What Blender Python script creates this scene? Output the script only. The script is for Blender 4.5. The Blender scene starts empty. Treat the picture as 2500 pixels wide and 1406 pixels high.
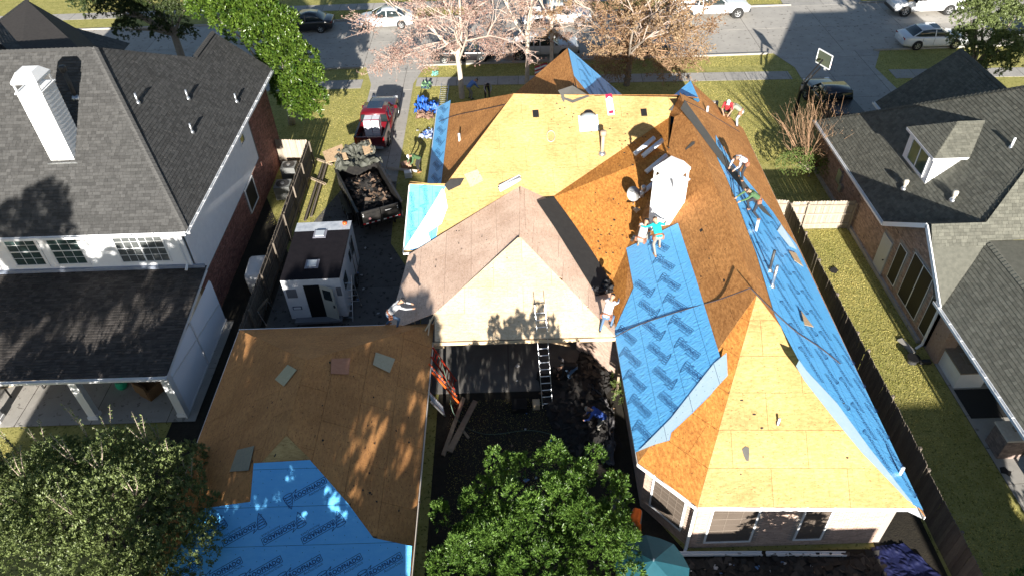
import bpy, bmesh, math, random
import numpy as np
from mathutils import Vector, Matrix
random.seed(7); rng=np.random.default_rng(7)
R=math.radians
scene=bpy.context.scene
COL=scene.collection
V=Vector
# ------------------------------------------------------------------ camera
PITCH,YAW,ROLL=R(41.52),R(0.53),R(-2.19)
FPX=1780.0; CAM=V((0,0,24.0))
Zr=Matrix.Rotation(YAW,3,'Z')
_f=Zr@V((0,math.cos(PITCH),-math.sin(PITCH))); _r=Zr@V((1,0,0)); _u=Zr@V((0,math.sin(PITCH),math.cos(PITCH)))
CR=_r*math.cos(ROLL)+_u*math.sin(ROLL); CU=_u*math.cos(ROLL)-_r*math.sin(ROLL); CF=_f
cam=bpy.data.cameras.new('camera'); camo=bpy.data.objects.new('camera',cam); COL.objects.link(camo)
cam.sensor_width=36; cam.lens=36*FPX/2500; cam.clip_end=600; cam.clip_start=.1
mw=Matrix((CR,CU,-CF)).transposed().to_4x4(); mw.translation=CAM; camo.matrix_world=mw
scene.camera=camo
# ------------------------------------------------------------------ sky, sun, exposure
SUN_EL,SUN_AZ=R(16.8),R(0.6)      # light travels towards +Y, a touch towards -X
w=bpy.data.worlds.new('World'); scene.world=w; w.use_nodes=True
nt=w.node_tree; sk=nt.nodes.new('ShaderNodeTexSky'); sk.sky_type='NISHITA'; sk.sun_disc=False
sk.sun_elevation=SUN_EL; sk.sun_rotation=R(180)+SUN_AZ; sk.air_density=1.0; sk.dust_density=.6; sk.ozone_density=1.5
bg=nt.nodes['Background']; bg.inputs['Strength'].default_value=.045; nt.links.new(sk.outputs[0],bg.inputs['Color'])
sl=bpy.data.lights.new('sun','SUN'); sl.energy=5.0; sl.angle=R(.5); sl.color=(1,.945,.86)
so=bpy.data.objects.new('sun',sl); COL.objects.link(so)
sd=V((-math.sin(SUN_AZ)*math.cos(SUN_EL),math.cos(SUN_AZ)*math.cos(SUN_EL),-math.sin(SUN_EL)))
so.rotation_euler=sd.to_track_quat('-Z','Y').to_euler(); so.location=(0,-40,40)
vs=scene.view_settings; vs.view_transform='Standard'; vs.look='None'; vs.exposure=1.5; vs.gamma=1; vs.use_curve_mapping=False
scene.cycles.max_bounces=5; scene.cycles.transparent_max_bounces=6
# ------------------------------------------------------------------ geometry helpers
def ray(x,y): return (CF+CR*((x-1250)/FPX)-CU*((y-703)/FPX))
def G(x,y,z=0.):            # survey point: where the line of sight through a measured point meets height z
    d=ray(x,y); return CAM+d*((z-CAM.z)/d.z)
class Pl:                   # a roof plane z=a+b*x+c*y
    def __init__(s,*p):
        if len(p)==3 and not isinstance(p[0],(int,float)):
            p0,p1,p2=[V(q) for q in p]; n=(p1-p0).cross(p2-p0); n=n/n.z
            s.b,s.c=-n.x,-n.y; s.a=p0.z-s.b*p0.x-s.c*p0.y
        else: s.a,s.b,s.c=p
    def z(s,x,y): return s.a+s.b*x+s.c*y
    def P(s,x,y,h=0.): return V((x,y,s.z(x,y)+h))
    def at(s,px,py,h=0.):
        d=ray(px,py); t=(s.a+s.b*CAM.x+s.c*CAM.y-CAM.z)/(d.z-s.b*d.x-s.c*d.y); q=CAM+d*t; q.z+=h; return q
    def n(s): return V((-s.b,-s.c,1)).normalized()
def link(o,parent=None):
    COL.objects.link(o)
    if parent is not None:
        o.parent=parent; o.matrix_parent_inverse=Matrix.Translation(-ORG.get(parent.name,V((0,0,0))))
    return o
ORG={}
def setmat(me,mats):
    for m in (mats if isinstance(mats,(list,tuple)) else [mats]): me.materials.append(m)
def mesh(name,vs_,fs,m,parent=None,smooth=False,mi=None,org=None):
    me=bpy.data.meshes.new(name); me.from_pydata([tuple(v) for v in vs_],[],fs); setmat(me,m)
    if mi: me.polygons.foreach_set('material_index',mi)
    if smooth: me.polygons.foreach_set('use_smooth',[True]*len(me.polygons))
    me.update()
    o=bpy.data.objects.new(name,me); link(o,parent); return o
def npmesh(name,verts,faces,m,parent=None,rnd=None,smooth=False):
    """verts (N,3) faces (M,k) equal-sized polygons; rnd per vertex"""
    me=bpy.data.meshes.new(name); n=len(verts); k=faces.shape[1]; M_=len(faces)
    me.vertices.add(n); me.vertices.foreach_set('co',np.asarray(verts,np.float32).ravel())
    me.loops.add(M_*k); me.loops.foreach_set('vertex_index',faces.ravel().astype(np.int32))
    me.polygons.add(M_); me.polygons.foreach_set('loop_start',np.arange(0,M_*k,k,dtype=np.int32))
    try: me.polygons.foreach_set('loop_total',np.full(M_,k,np.int32))
    except Exception: pass
    if smooth: me.polygons.foreach_set('use_smooth',np.ones(M_,bool))
    if rnd is not None:
        a=me.attributes.new('rnd','FLOAT','POINT'); a.data.foreach_set('value',np.asarray(rnd,np.float32))
    me.update(calc_edges=True); me.validate(); setmat(me,m)
    o=bpy.data.objects.new(name,me); link(o,parent); return o
def tag(o,label=None,cat=None,group=None,kind=None):
    if label: o['label']=label
    if cat: o['category']=cat
    if group: o['group']=group
    if kind: o['kind']=kind
    return o
def thing(name,label,cat,loc=(0,0,0),rz=0,group=None,local=True):
    """Empty at the thing's base. local=True: children are given in its frame; else in world metres."""
    o=bpy.data.objects.new(name,None); COL.objects.link(o); o.location=loc; o.rotation_euler=(0,0,rz); o.empty_display_size=.2
    if not local: ORG[o.name]=V(loc)
    return tag(o,label,cat,group)
class MB:
    def __init__(s): s.v=[];s.f=[];s.m=[];s.cur=0
    def add(s,vs_,fs):
        n=len(s.v); s.v+= [V(q) for q in vs_]; s.f+=[tuple(i+n for i in f) for f in fs]; s.m+=[s.cur]*len(fs); return s
    def box(s,c,d,rot=None):
        c=V(c); hx,hy,hz=d[0]/2,d[1]/2,d[2]/2
        q=[V((sx*hx,sy*hy,sz*hz)) for sz in(-1,1) for sy in(-1,1) for sx in(-1,1)]
        if rot is not None:
            if isinstance(rot,(int,float)): rot=Matrix.Rotation(rot,3,'Z')
            q=[rot@p for p in q]
        return s.add([c+p for p in q],[(0,2,3,1),(4,5,7,6),(0,1,5,4),(2,6,7,3),(0,4,6,2),(1,3,7,5)])
    def bar(s,a,b,w,h=None,up=(0,0,1)):
        a,b=V(a),V(b); h=h or w; d=(b-a); L=d.length; d.normalize(); up=V(up)
        if abs(d.dot(up))>.98: up=V((0,1,0))
        x=d.cross(up).normalized(); y=x.cross(d)
        return s.box((a+b)/2,(L,w,h),Matrix((d,-x,y)).transposed())
    def tube(s,pts,rad,n=6,cap=True):
        pts=[V(p) for p in pts]; 
        if isinstance(rad,(int,float)): rad=[rad]*len(pts)
        rings=[]; prev=None
        for i,p in enumerate(pts):
            d=(pts[min(i+1,len(pts)-1)]-pts[max(i-1,0)]); 
            if d.length<1e-6: d=V((0,0,1))
            d.normalize()
            if prev is None: x=d.orthogonal().normalized()
            else:
                x=prev-d*prev.dot(d); x=x.normalized() if x.length>1e-5 else d.orthogonal().normalized()
            prev=x; y=d.cross(x)
            rings.append([p+(x*math.cos(2*math.pi*k/n)+y*math.sin(2*math.pi*k/n))*rad[i] for k in range(n)])
        vs_=[q for r_ in rings for q in r_]; fs=[]
        for i in range(len(pts)-1):
            for k in range(n): fs.append((i*n+k,i*n+(k+1)%n,(i+1)*n+(k+1)%n,(i+1)*n+k))
        if cap: fs.append(tuple(range(n))[::-1]); fs.append(tuple(range((len(pts)-1)*n,len(pts)*n)))
        return s.add(vs_,fs)
    def prism(s,poly,h):      # vertical extrusion down by h
        p=[V(q) for q in poly]; n=len(p); b=[q-V((0,0,h)) for q in p]
        return s.add(p+b,[tuple(range(n)),tuple(range(2*n-1,n-1,-1))]+[(i,i+n,(i+1)%n+n,(i+1)%n) for i in range(n)])
    def loft(s,rings,cap=True,close=True):
        n=len(rings[0]); vs_=[q for r_ in rings for q in r_]; fs=[]
        for i in range(len(rings)-1):
            for k in range(n if close else n-1): fs.append((i*n+k,i*n+(k+1)%n,(i+1)*n+(k+1)%n,(i+1)*n+k))
        if cap: fs.append(tuple(range(n))[::-1]); fs.append(tuple(range((len(rings)-1)*n,len(rings)*n)))
        return s.add(vs_,fs)
    def sphere(s,c,r,nu=10,nv=6):
        if isinstance(r,(int,float)): r=(r,r,r)
        c=V(c); vs_=[c+V((0,0,-r[2]))]; 
        for j in range(1,nv):
            t=-math.pi/2+math.pi*j/nv
            for i in range(nu): a=2*math.pi*i/nu; vs_.append(c+V((r[0]*math.cos(t)*math.cos(a),r[1]*math.cos(t)*math.sin(a),r[2]*math.sin(t))))
        vs_.append(c+V((0,0,r[2]))); fs=[(0,1+(i+1)%nu,1+i) for i in range(nu)]
        for j in range(nv-2):
            for i in range(nu): a=1+j*nu; fs.append((a+i,a+(i+1)%nu,a+nu+(i+1)%nu,a+nu+i))
        l=len(vs_)-1; a=1+(nv-2)*nu; fs+=[(a+i,a+(i+1)%nu,l) for i in range(nu)]
        return s.add(vs_,fs)
    def build(s,name,m,parent=None,smooth=False):
        return mesh(name,s.v,s.f,m,parent,smooth,s.m if any(s.m) else None)
# ---- polygons on planes: clipping into courses and pieces
def clipax(poly,ax,val,keep_gt):
    out=[]; n=len(poly)
    for i in range(n):
        a,b=poly[i],poly[(i+1)%n]; da,db=(a[ax]-val),(b[ax]-val)
        if not keep_gt: da,db=-da,-db
        if da>=0: out.append(a)
        if (da>0 and db<0) or (da<0 and db>0):
            t=da/(da-db); out.append((a[0]+(b[0]-a[0])*t,a[1]+(b[1]-a[1])*t))
    return out
def area2(p): return abs(sum(p[i][0]*p[(i+1)%len(p)][1]-p[(i+1)%len(p)][0]*p[i][1] for i in range(len(p))))/2
class Frame:
    def __init__(s,poly,vert=False,udir=None):
        p=[V(q) for q in poly]; n=V((0,0,0))
        for i in range(len(p)): n+= (p[i]-p[0]).cross(p[(i+1)%len(p)]-p[0])
        n.normalize()
        if not vert and n.z<0: n=-n
        s.n=n; s.o=sum(p,V())/len(p)
        if udir is not None: u=V(udir); u=(u-n*u.dot(n)).normalized()
        else:
            u=V((0,0,1)).cross(n); u=u.normalized() if u.length>1e-4 else V((1,0,0))
        s.u=u; s.v=n.cross(u)
    def to2(s,q): d=V(q)-s.o; return (d.dot(s.u),d.dot(s.v))
    def to3(s,a,b,h=0.): return s.o+s.u*a+s.v*b+s.n*h
def courses(poly2,row,wfun,v0=None,off=None):
    us=[p[0] for p in poly2]; vs_=[p[1] for p in poly2]; umin,umax=min(us),max(us)
    v=min(vs_) if v0 is None else v0; k=0
    while v<max(vs_):
        strip=clipax(clipax(poly2,1,v,True),1,v+row,False)
        if len(strip)>2 and area2(strip)>1e-4:
            a=min(p[0] for p in strip); b=max(p[0] for p in strip)
            u=umin+(off(k) if off else -random.random()*.4)
            while u<b:
                wd=wfun()
                if u+wd>a:
                    c=clipax(clipax(strip,0,u,True),0,u+wd,False)
                    if len(c)>2 and area2(c)>row*row*.02: yield (c,u,u+wd,v,v+row)
                u+=wd
        v+=row; k+=1
def inpoly(p,poly):
    x,y=p; c=False; n=len(poly)
    for i in range(n):
        x1,y1=poly[i]; x2,y2=poly[(i+1)%n]
        if (y1>y)!=(y2>y) and x<(x2-x1)*(y-y1)/(y2-y1)+x1: c=not c
    return c
def tiled(parent,name,jobs,m,limit=300,mass_name=None):
    """jobs: (polygon3d, row, widths, low, high, gap, holes, vert, off). Largest-showing pieces become objects, the rest one stuff part."""
    P=[]
    for j in jobs:
        fr=Frame(j['poly'],j.get('vert',False),j.get('u')); poly2=[fr.to2(q) for q in j['poly']]
        ws=j['w']; wf=(lambda ws=ws: random.choice(ws)) if isinstance(ws,(list,tuple)) else (lambda ws=ws: ws)
        holes=[[fr.to2(q) for q in h] for h in j.get('holes',[])]
        holes=[(min(q[0] for q in h),max(q[0] for q in h),min(q[1] for q in h),max(q[1] for q in h)) for h in holes]
        off=j.get('off'); g=j.get('gap',.004)/2; base=j.get('base',0.)
        for c,u0,u1,v0,v1 in courses(poly2,j['row'],wf,None,off):
            if any(u1>h[0] and u0<h[1] and v1>h[2] and v0<h[3] for h in holes): continue
            cu=sum(q[0] for q in c)/len(c); cv=sum(q[1] for q in c)/len(c)
            full=len(c)==4 and abs(area2(c)-(u1-u0)*(v1-v0))<1e-4
            P.append(((fr.to3(cu,cv)-CAM).length,fr,c,u0,u1,v0,v1,j['lo'],j['hi'],g,base,full))
    P.sort(key=lambda t:t[0]-(.0 if not t[11] else .0)); cache={}
    vs_=[];fs=[];rn=[]
    for i,(d,fr,c,u0,u1,v0,v1,lo,hi,g,base,full) in enumerate(P):
        j0=random.uniform(0,.3)*lo if lo>hi else random.uniform(-.15,.15)*lo
        def prism(o2,jj):
            q=[(max(u0+g,min(u1-g,a)),max(v0+g,min(v1-g,b))) for a,b in c]
            h=[base+(lo+jj)+(hi-lo)*((b-v0)/(v1-v0)) for a,b in q]
            return q,h
        n=len(c)
        if i<limit:
            key=(round(u1-u0,3),round(v1-v0,3),lo,hi) if full else None
            if key in cache: me=cache[key]
            else:
                q,h=prism(None,0); 
                vv=[V((a-u0,b-v0,hh)) for (a,b),hh in zip(q,h)]+[V((a-u0,b-v0,base-.004)) for a,b in q]
                ff=[tuple(range(n))]+[(k,k+n,(k+1)%n+n,(k+1)%n) for k in range(n)]
                me=bpy.data.meshes.new(name); me.from_pydata(vv,[],ff); setmat(me,m); me.update()
                if key: cache[key]=me
            o=bpy.data.objects.new(name,me); COL.objects.link(o)
            mt=Matrix((fr.u,fr.v,fr.n)).transposed().to_4x4(); mt.translation=fr.to3(u0,v0,j0*.5)
            o.parent=parent; o.matrix_parent_inverse=Matrix.Translation(-ORG.get(parent.name,V((0,0,0)))); o.matrix_basis=mt
        else:
            q,h=prism(None,j0); b0=len(vs_)
            vs_+=[fr.to3(a,b,hh) for (a,b),hh in zip(q,h)]+[fr.to3(a,b,base-.004) for a,b in q]
            fs.append(tuple(range(b0,b0+n))); fs+=[(b0+k,b0+k+n,b0+(k+1)%n+n,b0+(k+1)%n) for k in range(n)]
            rn+=[random.random()]*(2*n)
    if vs_:
        o=mesh(mass_name or name+'_courses',vs_,fs,m,parent); o['kind']='stuff'
        a=o.data.attributes.new('rnd','FLOAT','POINT'); a.data.foreach_set('value',rn)
    return len(P)
def gridmesh(poly,sp,disp=None,vert=False,udir=None):
    """plane polygon cut by a grid into small faces, displaced along the normal by disp(u,v)"""
    fr=Frame(poly,vert,udir); p2=[fr.to2(q) for q in poly]; idx={};vs_=[];fs=[]
    for c,*_ in courses(p2,sp,lambda:sp,None,lambda k:0.):
        f=[]
        for a,b in c:
            k=(round(a,3),round(b,3))
            if k not in idx: idx[k]=len(vs_); vs_.append(fr.to3(a,b,disp(a,b) if disp else 0))
            if not f or f[-1]!=idx[k]: f.append(idx[k])
        if len(f)>2 and f[0]==f[-1]: f=f[:-1]
        if len(set(f))>2 and len(set(f))==len(f): fs.append(tuple(f))
    return vs_,fs,fr,p2
from mathutils import noise as mnoise
def nz(x,y=0.,z=0.): return mnoise.noise(V((x,y,z)))
# ------------------------------------------------------------------ materials
def nd(t,ty,**k):
    n=t.nodes.new('ShaderNode'+ty)
    for a,b in k.items(): setattr(n,a,b)
    return n
def M(name,col,rough=.75,col2=None,scale=4.,detail=4.,amt=1.,bump=0.,bscale=40.,metal=0.,rnd=0.,spec=.4,stretch=None,fleck=None,fscale=60.,fthr=.62,sub=0.,coat=0.,trans=0.,pos=True):
    m=bpy.data.materials.new(name); m.use_nodes=True; t=m.node_tree; b=t.nodes['Principled BSDF']; L=t.links.new
    b.inputs['Roughness'].default_value=rough; b.inputs['Metallic'].default_value=metal
    b.inputs['Specular IOR Level'].default_value=spec; b.inputs['Coat Weight'].default_value=coat
    if trans: b.inputs['Transmission Weight'].default_value=trans
    c4=(*col,1)
    if pos: co=nd(t,'NewGeometry').outputs['Position']
    else: co=nd(t,'TexCoord').outputs['Object']
    if stretch:
        mp=nd(t,'Mapping'); mp.inputs['Scale'].default_value=stretch; L(co,mp.inputs[0]); co=mp.outputs[0]
    out=None
    if col2 is not None:
        n=nd(t,'TexNoise'); n.inputs['Scale'].default_value=scale; n.inputs['Detail'].default_value=detail; n.inputs['Roughness'].default_value=.62; L(co,n.inputs['Vector'])
        rp=nd(t,'ValToRGB'); rp.color_ramp.elements[0].position=.5-.22*amt; rp.color_ramp.elements[1].position=.5+.22*amt
        rp.color_ramp.elements[0].color=c4; rp.color_ramp.elements[1].color=(*col2,1); L(n.outputs['Fac'],rp.inputs[0]); out=rp.outputs[0]
    if fleck is not None:
        n=nd(t,'TexNoise'); n.inputs['Scale'].default_value=fscale; n.inputs['Detail'].default_value=2; L(co,n.inputs['Vector'])
        rp=nd(t,'ValToRGB'); rp.color_ramp.elements[0].position=fthr; rp.color_ramp.elements[1].position=min(1,fthr+.06); L(n.outputs['Fac'],rp.inputs[0])
        mx=nd(t,'MixRGB'); L(rp.outputs[0],mx.inputs[0]); mx.inputs[2].default_value=(*fleck,1)
        if out: L(out,mx.inputs[1])
        else: mx.inputs[1].default_value=c4
        out=mx.outputs[0]
    if rnd:
        at=nd(t,'Attribute'); at.attribute_name='rnd'; oi=nd(t,'ObjectInfo')
        ad=nd(t,'Math',operation='ADD'); L(at.outputs['Fac'],ad.inputs[0]); L(oi.outputs['Random'],ad.inputs[1])
        fr=nd(t,'Math',operation='FRACT'); L(ad.outputs[0],fr.inputs[0])
        ma=nd(t,'MapRange'); L(fr.outputs[0],ma.inputs[0]); ma.inputs[3].default_value=1-rnd; ma.inputs[4].default_value=1+rnd
        hs=nd(t,'HueSaturation'); L(ma.outputs[0],hs.inputs['Value'])
        if out: L(out,hs.inputs['Color'])
        else: hs.inputs['Color'].default_value=c4
        out=hs.outputs[0]
    if out: L(out,b.inputs['Base Color'])
    else: b.inputs['Base Color'].default_value=c4
    if bump:
        n=nd(t,'TexNoise'); n.inputs['Scale'].default_value=bscale; n.inputs['Detail'].default_value=3; L(co,n.inputs['Vector'])
        bp=nd(t,'Bump'); bp.inputs['Strength'].default_value=bump; bp.inputs['Distance'].default_value=.03; L(n.outputs['Fac'],bp.inputs['Height']); L(bp.outputs[0],b.inputs['Normal'])
    return m
def leafmat(name,col,col2,rough=.45,tr=.35,rnd=.35,hue=.03):
    m=bpy.data.materials.new(name); m.use_nodes=True; t=m.node_tree; b=t.nodes['Principled BSDF']; L=t.links.new
    at=nd(t,'Attribute'); at.attribute_name='rnd'
    rp=nd(t,'ValToRGB'); rp.color_ramp.elements[0].color=(*col,1); rp.color_ramp.elements[1].color=(*col2,1); L(at.outputs['Fac'],rp.inputs[0])
    L(rp.outputs[0],b.inputs['Base Color']); b.inputs['Roughness'].default_value=rough; b.inputs['Specular IOR Level'].default_value=.45
    td=nd(t,'BsdfTranslucent'); hs=nd(t,'HueSaturation'); hs.inputs['Value'].default_value=1.3; hs.inputs['Saturation'].default_value=1.1; L(rp.outputs[0],hs.inputs['Color']); L(hs.outputs[0],td.inputs['Color'])
    mx=nd(t,'MixShader'); mx.inputs[0].default_value=tr; L(b.outputs[0],mx.inputs[1]); L(td.outputs[0],mx.inputs[2]); L(mx.outputs[0],t.nodes['Material Output'].inputs[0])
    return m
def osb(name,a,b,fl,rnd=.06,st=(.55,1.4,1.4)):
    m=M(name,a,.8,b,scale=9,detail=10,amt=.62,rnd=rnd,fleck=fl,fscale=22,fthr=.63,stretch=st,bump=.15,bscale=50,spec=.25)
    # rows of old nail holes and staining over the rafters, 0.41 m apart, broken up by noise; broad weathering
    t=m.node_tree; L=t.links.new; bs=t.nodes['Principled BSDF']; src=bs.inputs['Base Color'].links[0].from_socket
    g=nd(t,'NewGeometry'); sp=nd(t,'SeparateXYZ'); L(g.outputs['Position'],sp.inputs[0]); out=src
    for ax,per,wd,dk in((0 if st[0]<1 else 1,.41,.035,.84),(1 if st[0]<1 else 0,.118,.10,.93)):
        dv=nd(t,'Math',operation='DIVIDE'); L(sp.outputs[ax],dv.inputs[0]); dv.inputs[1].default_value=per
        fr=nd(t,'Math',operation='FRACT'); L(dv.outputs[0],fr.inputs[0]); lt=nd(t,'Math',operation='LESS_THAN'); L(fr.outputs[0],lt.inputs[0]); lt.inputs[1].default_value=wd
        n=nd(t,'TexNoise'); n.inputs['Scale'].default_value=9; n.inputs['Detail'].default_value=4; gt=nd(t,'Math',operation='GREATER_THAN'); L(g.outputs['Position'],n.inputs['Vector']); L(n.outputs['Fac'],gt.inputs[0]); gt.inputs[1].default_value=.50
        ml=nd(t,'Math',operation='MULTIPLY'); L(lt.outputs[0],ml.inputs[0]); L(gt.outputs[0],ml.inputs[1])
        mx=nd(t,'MixRGB',blend_type='MULTIPLY'); L(ml.outputs[0],mx.inputs[0]); L(out,mx.inputs[1]); mx.inputs[2].default_value=(dk,dk*.95,dk*.9,1); out=mx.outputs[0]
    n=nd(t,'TexNoise'); n.inputs['Scale'].default_value=.7; n.inputs['Detail'].default_value=5; L(g.outputs['Position'],n.inputs['Vector'])
    rp=nd(t,'ValToRGB'); rp.color_ramp.elements[0].position=.3; rp.color_ramp.elements[1].position=.7; rp.color_ramp.elements[0].color=(.80,.74,.70,1); rp.color_ramp.elements[1].color=(1.08,1.06,1.04,1); L(n.outputs['Fac'],rp.inputs[0])
    mx=nd(t,'MixRGB',blend_type='MULTIPLY'); mx.inputs[0].default_value=1; L(out,mx.inputs[1]); L(rp.outputs[0],mx.inputs[2]); L(mx.outputs[0],bs.inputs['Base Color'])
    return m
mt={}
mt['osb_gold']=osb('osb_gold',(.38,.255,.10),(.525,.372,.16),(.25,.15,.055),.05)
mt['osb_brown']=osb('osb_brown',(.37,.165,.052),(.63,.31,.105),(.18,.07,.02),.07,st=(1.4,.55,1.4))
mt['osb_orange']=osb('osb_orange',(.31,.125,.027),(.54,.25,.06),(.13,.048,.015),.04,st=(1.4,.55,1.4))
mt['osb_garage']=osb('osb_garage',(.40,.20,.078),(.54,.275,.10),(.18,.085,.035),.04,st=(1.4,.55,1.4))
mt['osb_pink']=osb('osb_pink',(.66,.48,.37),(.78,.60,.48),(.34,.22,.16),.04,st=(1.4,.55,1.4))
mt['osb_cream']=osb('osb_cream',(.66,.52,.34),(.78,.65,.46),(.45,.31,.18),.07)
mt['plywood']=M('plywood',(.45,.30,.17),.8,(.58,.42,.26),scale=10,fleck=(.2,.12,.07),fscale=12)
mt['deck_gap']=M('deck_gap',(.17,.09,.04),.9)
mt['lumber']=M('lumber',(.62,.46,.28),.75,(.72,.56,.36),scale=6,stretch=(1,1,6))
mt['old_lumber']=M('old_lumber',(.22,.17,.12),.85,(.34,.27,.19),scale=6)
mt['fascia']=M('fascia',(.72,.66,.58),.6,(.6,.52,.45),scale=8)
mt['white']=M('white_paint',(.80,.80,.80),.5,(.72,.73,.74),scale=2)
mt['white_trim']=M('white_trim',(.78,.79,.80),.45)
mt['stucco']=M('white_stucco',(.86,.87,.88),.85,(.78,.79,.81),scale=3,bump=.2,bscale=60)
mt['brick_red']=M('brick_red',(.19,.075,.055),.85,(.30,.14,.11),scale=9,rnd=.35,fleck=(.42,.36,.33),fscale=14,fthr=.66,bump=.2)
mt['brick_pink']=M('brick_pink',(.44,.31,.245),.85,(.55,.41,.335),scale=9,rnd=.16,bump=.2,fleck=(.30,.22,.19),fscale=8,fthr=.70)
mt['brick_tan']=M('brick_tan',(.30,.195,.145),.85,(.40,.29,.23),scale=9,rnd=.28,bump=.2,fleck=(.12,.09,.09),fscale=7,fthr=.66)
mt['brick_dark']=M('brick_dark',(.20,.15,.13),.85,(.30,.23,.2),scale=9,rnd=.25,bump=.2)
mt['mortar']=M('mortar',(.30,.27,.24),.9)
mt['shingle_grey']=M('shingle_grey',(.056,.056,.055),.92,(.078,.077,.075),scale=7,rnd=.22,bump=.25,bscale=90,spec=.2)
mt['shingle_brown']=M('shingle_brown',(.05,.045,.042),.92,(.07,.063,.058),scale=7,rnd=.28,bump=.25,bscale=90,spec=.2)
mt['shingle_green']=M('shingle_green',(.092,.093,.077),.92,(.135,.133,.11),scale=6,rnd=.2,bump=.25,bscale=90,spec=.2)
mt['felt']=M('felt',(.02,.019,.019),.8,(.03,.029,.028),scale=5,bump=.2,bscale=20)
mt['felt_grey']=M('felt_grey',(.085,.082,.075),.8,(.11,.105,.095),scale=4)
mt['tar']=M('tar_scrap',(.014,.013,.012),.85,(.032,.029,.027),scale=10)
mt['metal']=M('galvanised',(.55,.57,.6),.35,(.42,.44,.47),scale=6,metal=.85)
mt['alu']=M('aluminium',(.66,.68,.7),.35,metal=.9)
mt['dark_metal']=M('dark_metal',(.03,.03,.032),.5,(.05,.05,.05),scale=8)
mt['black']=M('black_paint',(.012,.012,.013),.35,(.02,.02,.02),scale=9)
mt['rubber']=M('rubber',(.02,.02,.02),.8)
mt['glass']=M('window_glass',(.02,.03,.033),.06,spec=.8)
mt['glass_teal']=M('window_glass_teal',(.05,.085,.08),.08,(.03,.05,.05),scale=1.2,spec=.8)
mt['screen']=M('solar_screen',(.006,.006,.007),.6)
mt['screen_brown']=M('brown_screen',(.10,.08,.065),.35,(.13,.105,.085),scale=1.2,spec=.6)
mt['screen_bar']=M('screen_bar',(.17,.14,.115),.5)
mt['blind']=M('window_blind',(.22,.225,.22),.5)
mt['concrete']=M('concrete',(.31,.295,.27),.9,(.39,.37,.34),scale=1.6,detail=8,rnd=.07,bump=.1,bscale=30,fleck=(.20,.185,.17),fscale=5,fthr=.64)
mt['street']=M('street_concrete',(.33,.31,.28),.9,(.41,.385,.345),scale=.9,detail=9,rnd=.06,bump=.12,bscale=30,fleck=(.20,.185,.165),fscale=3,fthr=.62)
mt['kerb']=M('kerb_concrete',(.36,.34,.31),.9,(.28,.27,.25),scale=2)
mt['joint']=M('joint_dirt',(.07,.06,.05),.95)
mt['grass']=M('lawn',(.22,.22,.06),.95,(.44,.39,.145),scale=2.2,detail=9,amt=1.3,bump=.6,bscale=16,fleck=(.14,.14,.04),fscale=9,fthr=.58,spec=.1)
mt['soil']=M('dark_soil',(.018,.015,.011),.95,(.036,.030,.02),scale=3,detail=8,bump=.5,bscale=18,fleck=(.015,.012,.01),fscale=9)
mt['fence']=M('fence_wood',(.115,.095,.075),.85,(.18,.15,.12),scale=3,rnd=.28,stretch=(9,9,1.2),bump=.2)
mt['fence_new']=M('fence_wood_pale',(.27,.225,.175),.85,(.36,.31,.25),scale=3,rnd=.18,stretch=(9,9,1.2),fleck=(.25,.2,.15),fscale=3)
mt['blue']=M('blue_underlay',(.12,.48,.92),.32,(.16,.54,.95),scale=3,spec=.5,bump=.6,bscale=4.5,stretch=(1,2.4,1))
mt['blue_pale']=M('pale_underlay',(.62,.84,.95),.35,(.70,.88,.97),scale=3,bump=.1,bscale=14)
mt['print']=M('dark_print',(.010,.05,.19),.6)
mt['print_grey']=M('grey_print',(.18,.22,.27),.6)
mt['tarp_blue']=M('blue_tarp',(.02,.085,.36),.35,(.03,.12,.45),scale=4,bump=.3,bscale=10)
mt['tarp_violet']=M('violet_tarp',(.006,.009,.045),.6,(.009,.013,.065),scale=4,bump=.3)
mt['tarp_brown']=M('brown_tarp',(.20,.12,.085),.5)
mt['tarp_grey']=M('grey_tarp',(.09,.085,.088),.5,(.13,.125,.13),scale=5,bump=.3,bscale=9)
mt['tarp_green']=M('olive_tarp',(.045,.047,.038),.6,(.075,.078,.062),scale=5,bump=.3,bscale=9)
mt['bark']=M('bark',(.19,.15,.115),.9,(.30,.255,.21),scale=6,stretch=(5,5,1),bump=.5,bscale=20)
mt['bark_pale']=M('bark_pale',(.42,.35,.28),.85,(.56,.49,.41),scale=4,bump=.3)
mt['twig']=M('twig',(.34,.26,.215),.9,(.44,.35,.30),scale=4)
mt['twig_brown']=M('twig_brown',(.26,.155,.09),.9,(.36,.23,.14),scale=4)
mt['leaf_magnolia']=leafmat('leaf_magnolia',(.018,.055,.008),(.13,.20,.03),.28,.25)
mt['leaf_oak']=leafmat('leaf_oak',(.022,.042,.012),(.085,.11,.035),.5,.25)
mt['leaf_pitto']=leafmat('leaf_pittosporum',(.022,.06,.012),(.155,.26,.05),.35,.3)
mt['leaf_privet']=leafmat('leaf_privet',(.05,.072,.022),(.26,.32,.12),.4,.25)
mt['leaf_dry']=leafmat('leaf_dry',(.24,.12,.085),(.46,.34,.27),.7,.35)
mt['leaf_pink']=leafmat('leaf_pink',(.26,.12,.095),(.50,.37,.31),.7,.35)
mt['leaf_tan']=leafmat('leaf_tan',(.17,.085,.045),(.40,.29,.17),.7,.35)
mt['leaf_hedge']=leafmat('leaf_hedge',(.07,.11,.025),(.24,.31,.09),.5,.3)
mt['grassblade']=leafmat('grass_blade',(.26,.27,.065),(.66,.56,.21),.8,.4)
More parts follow.
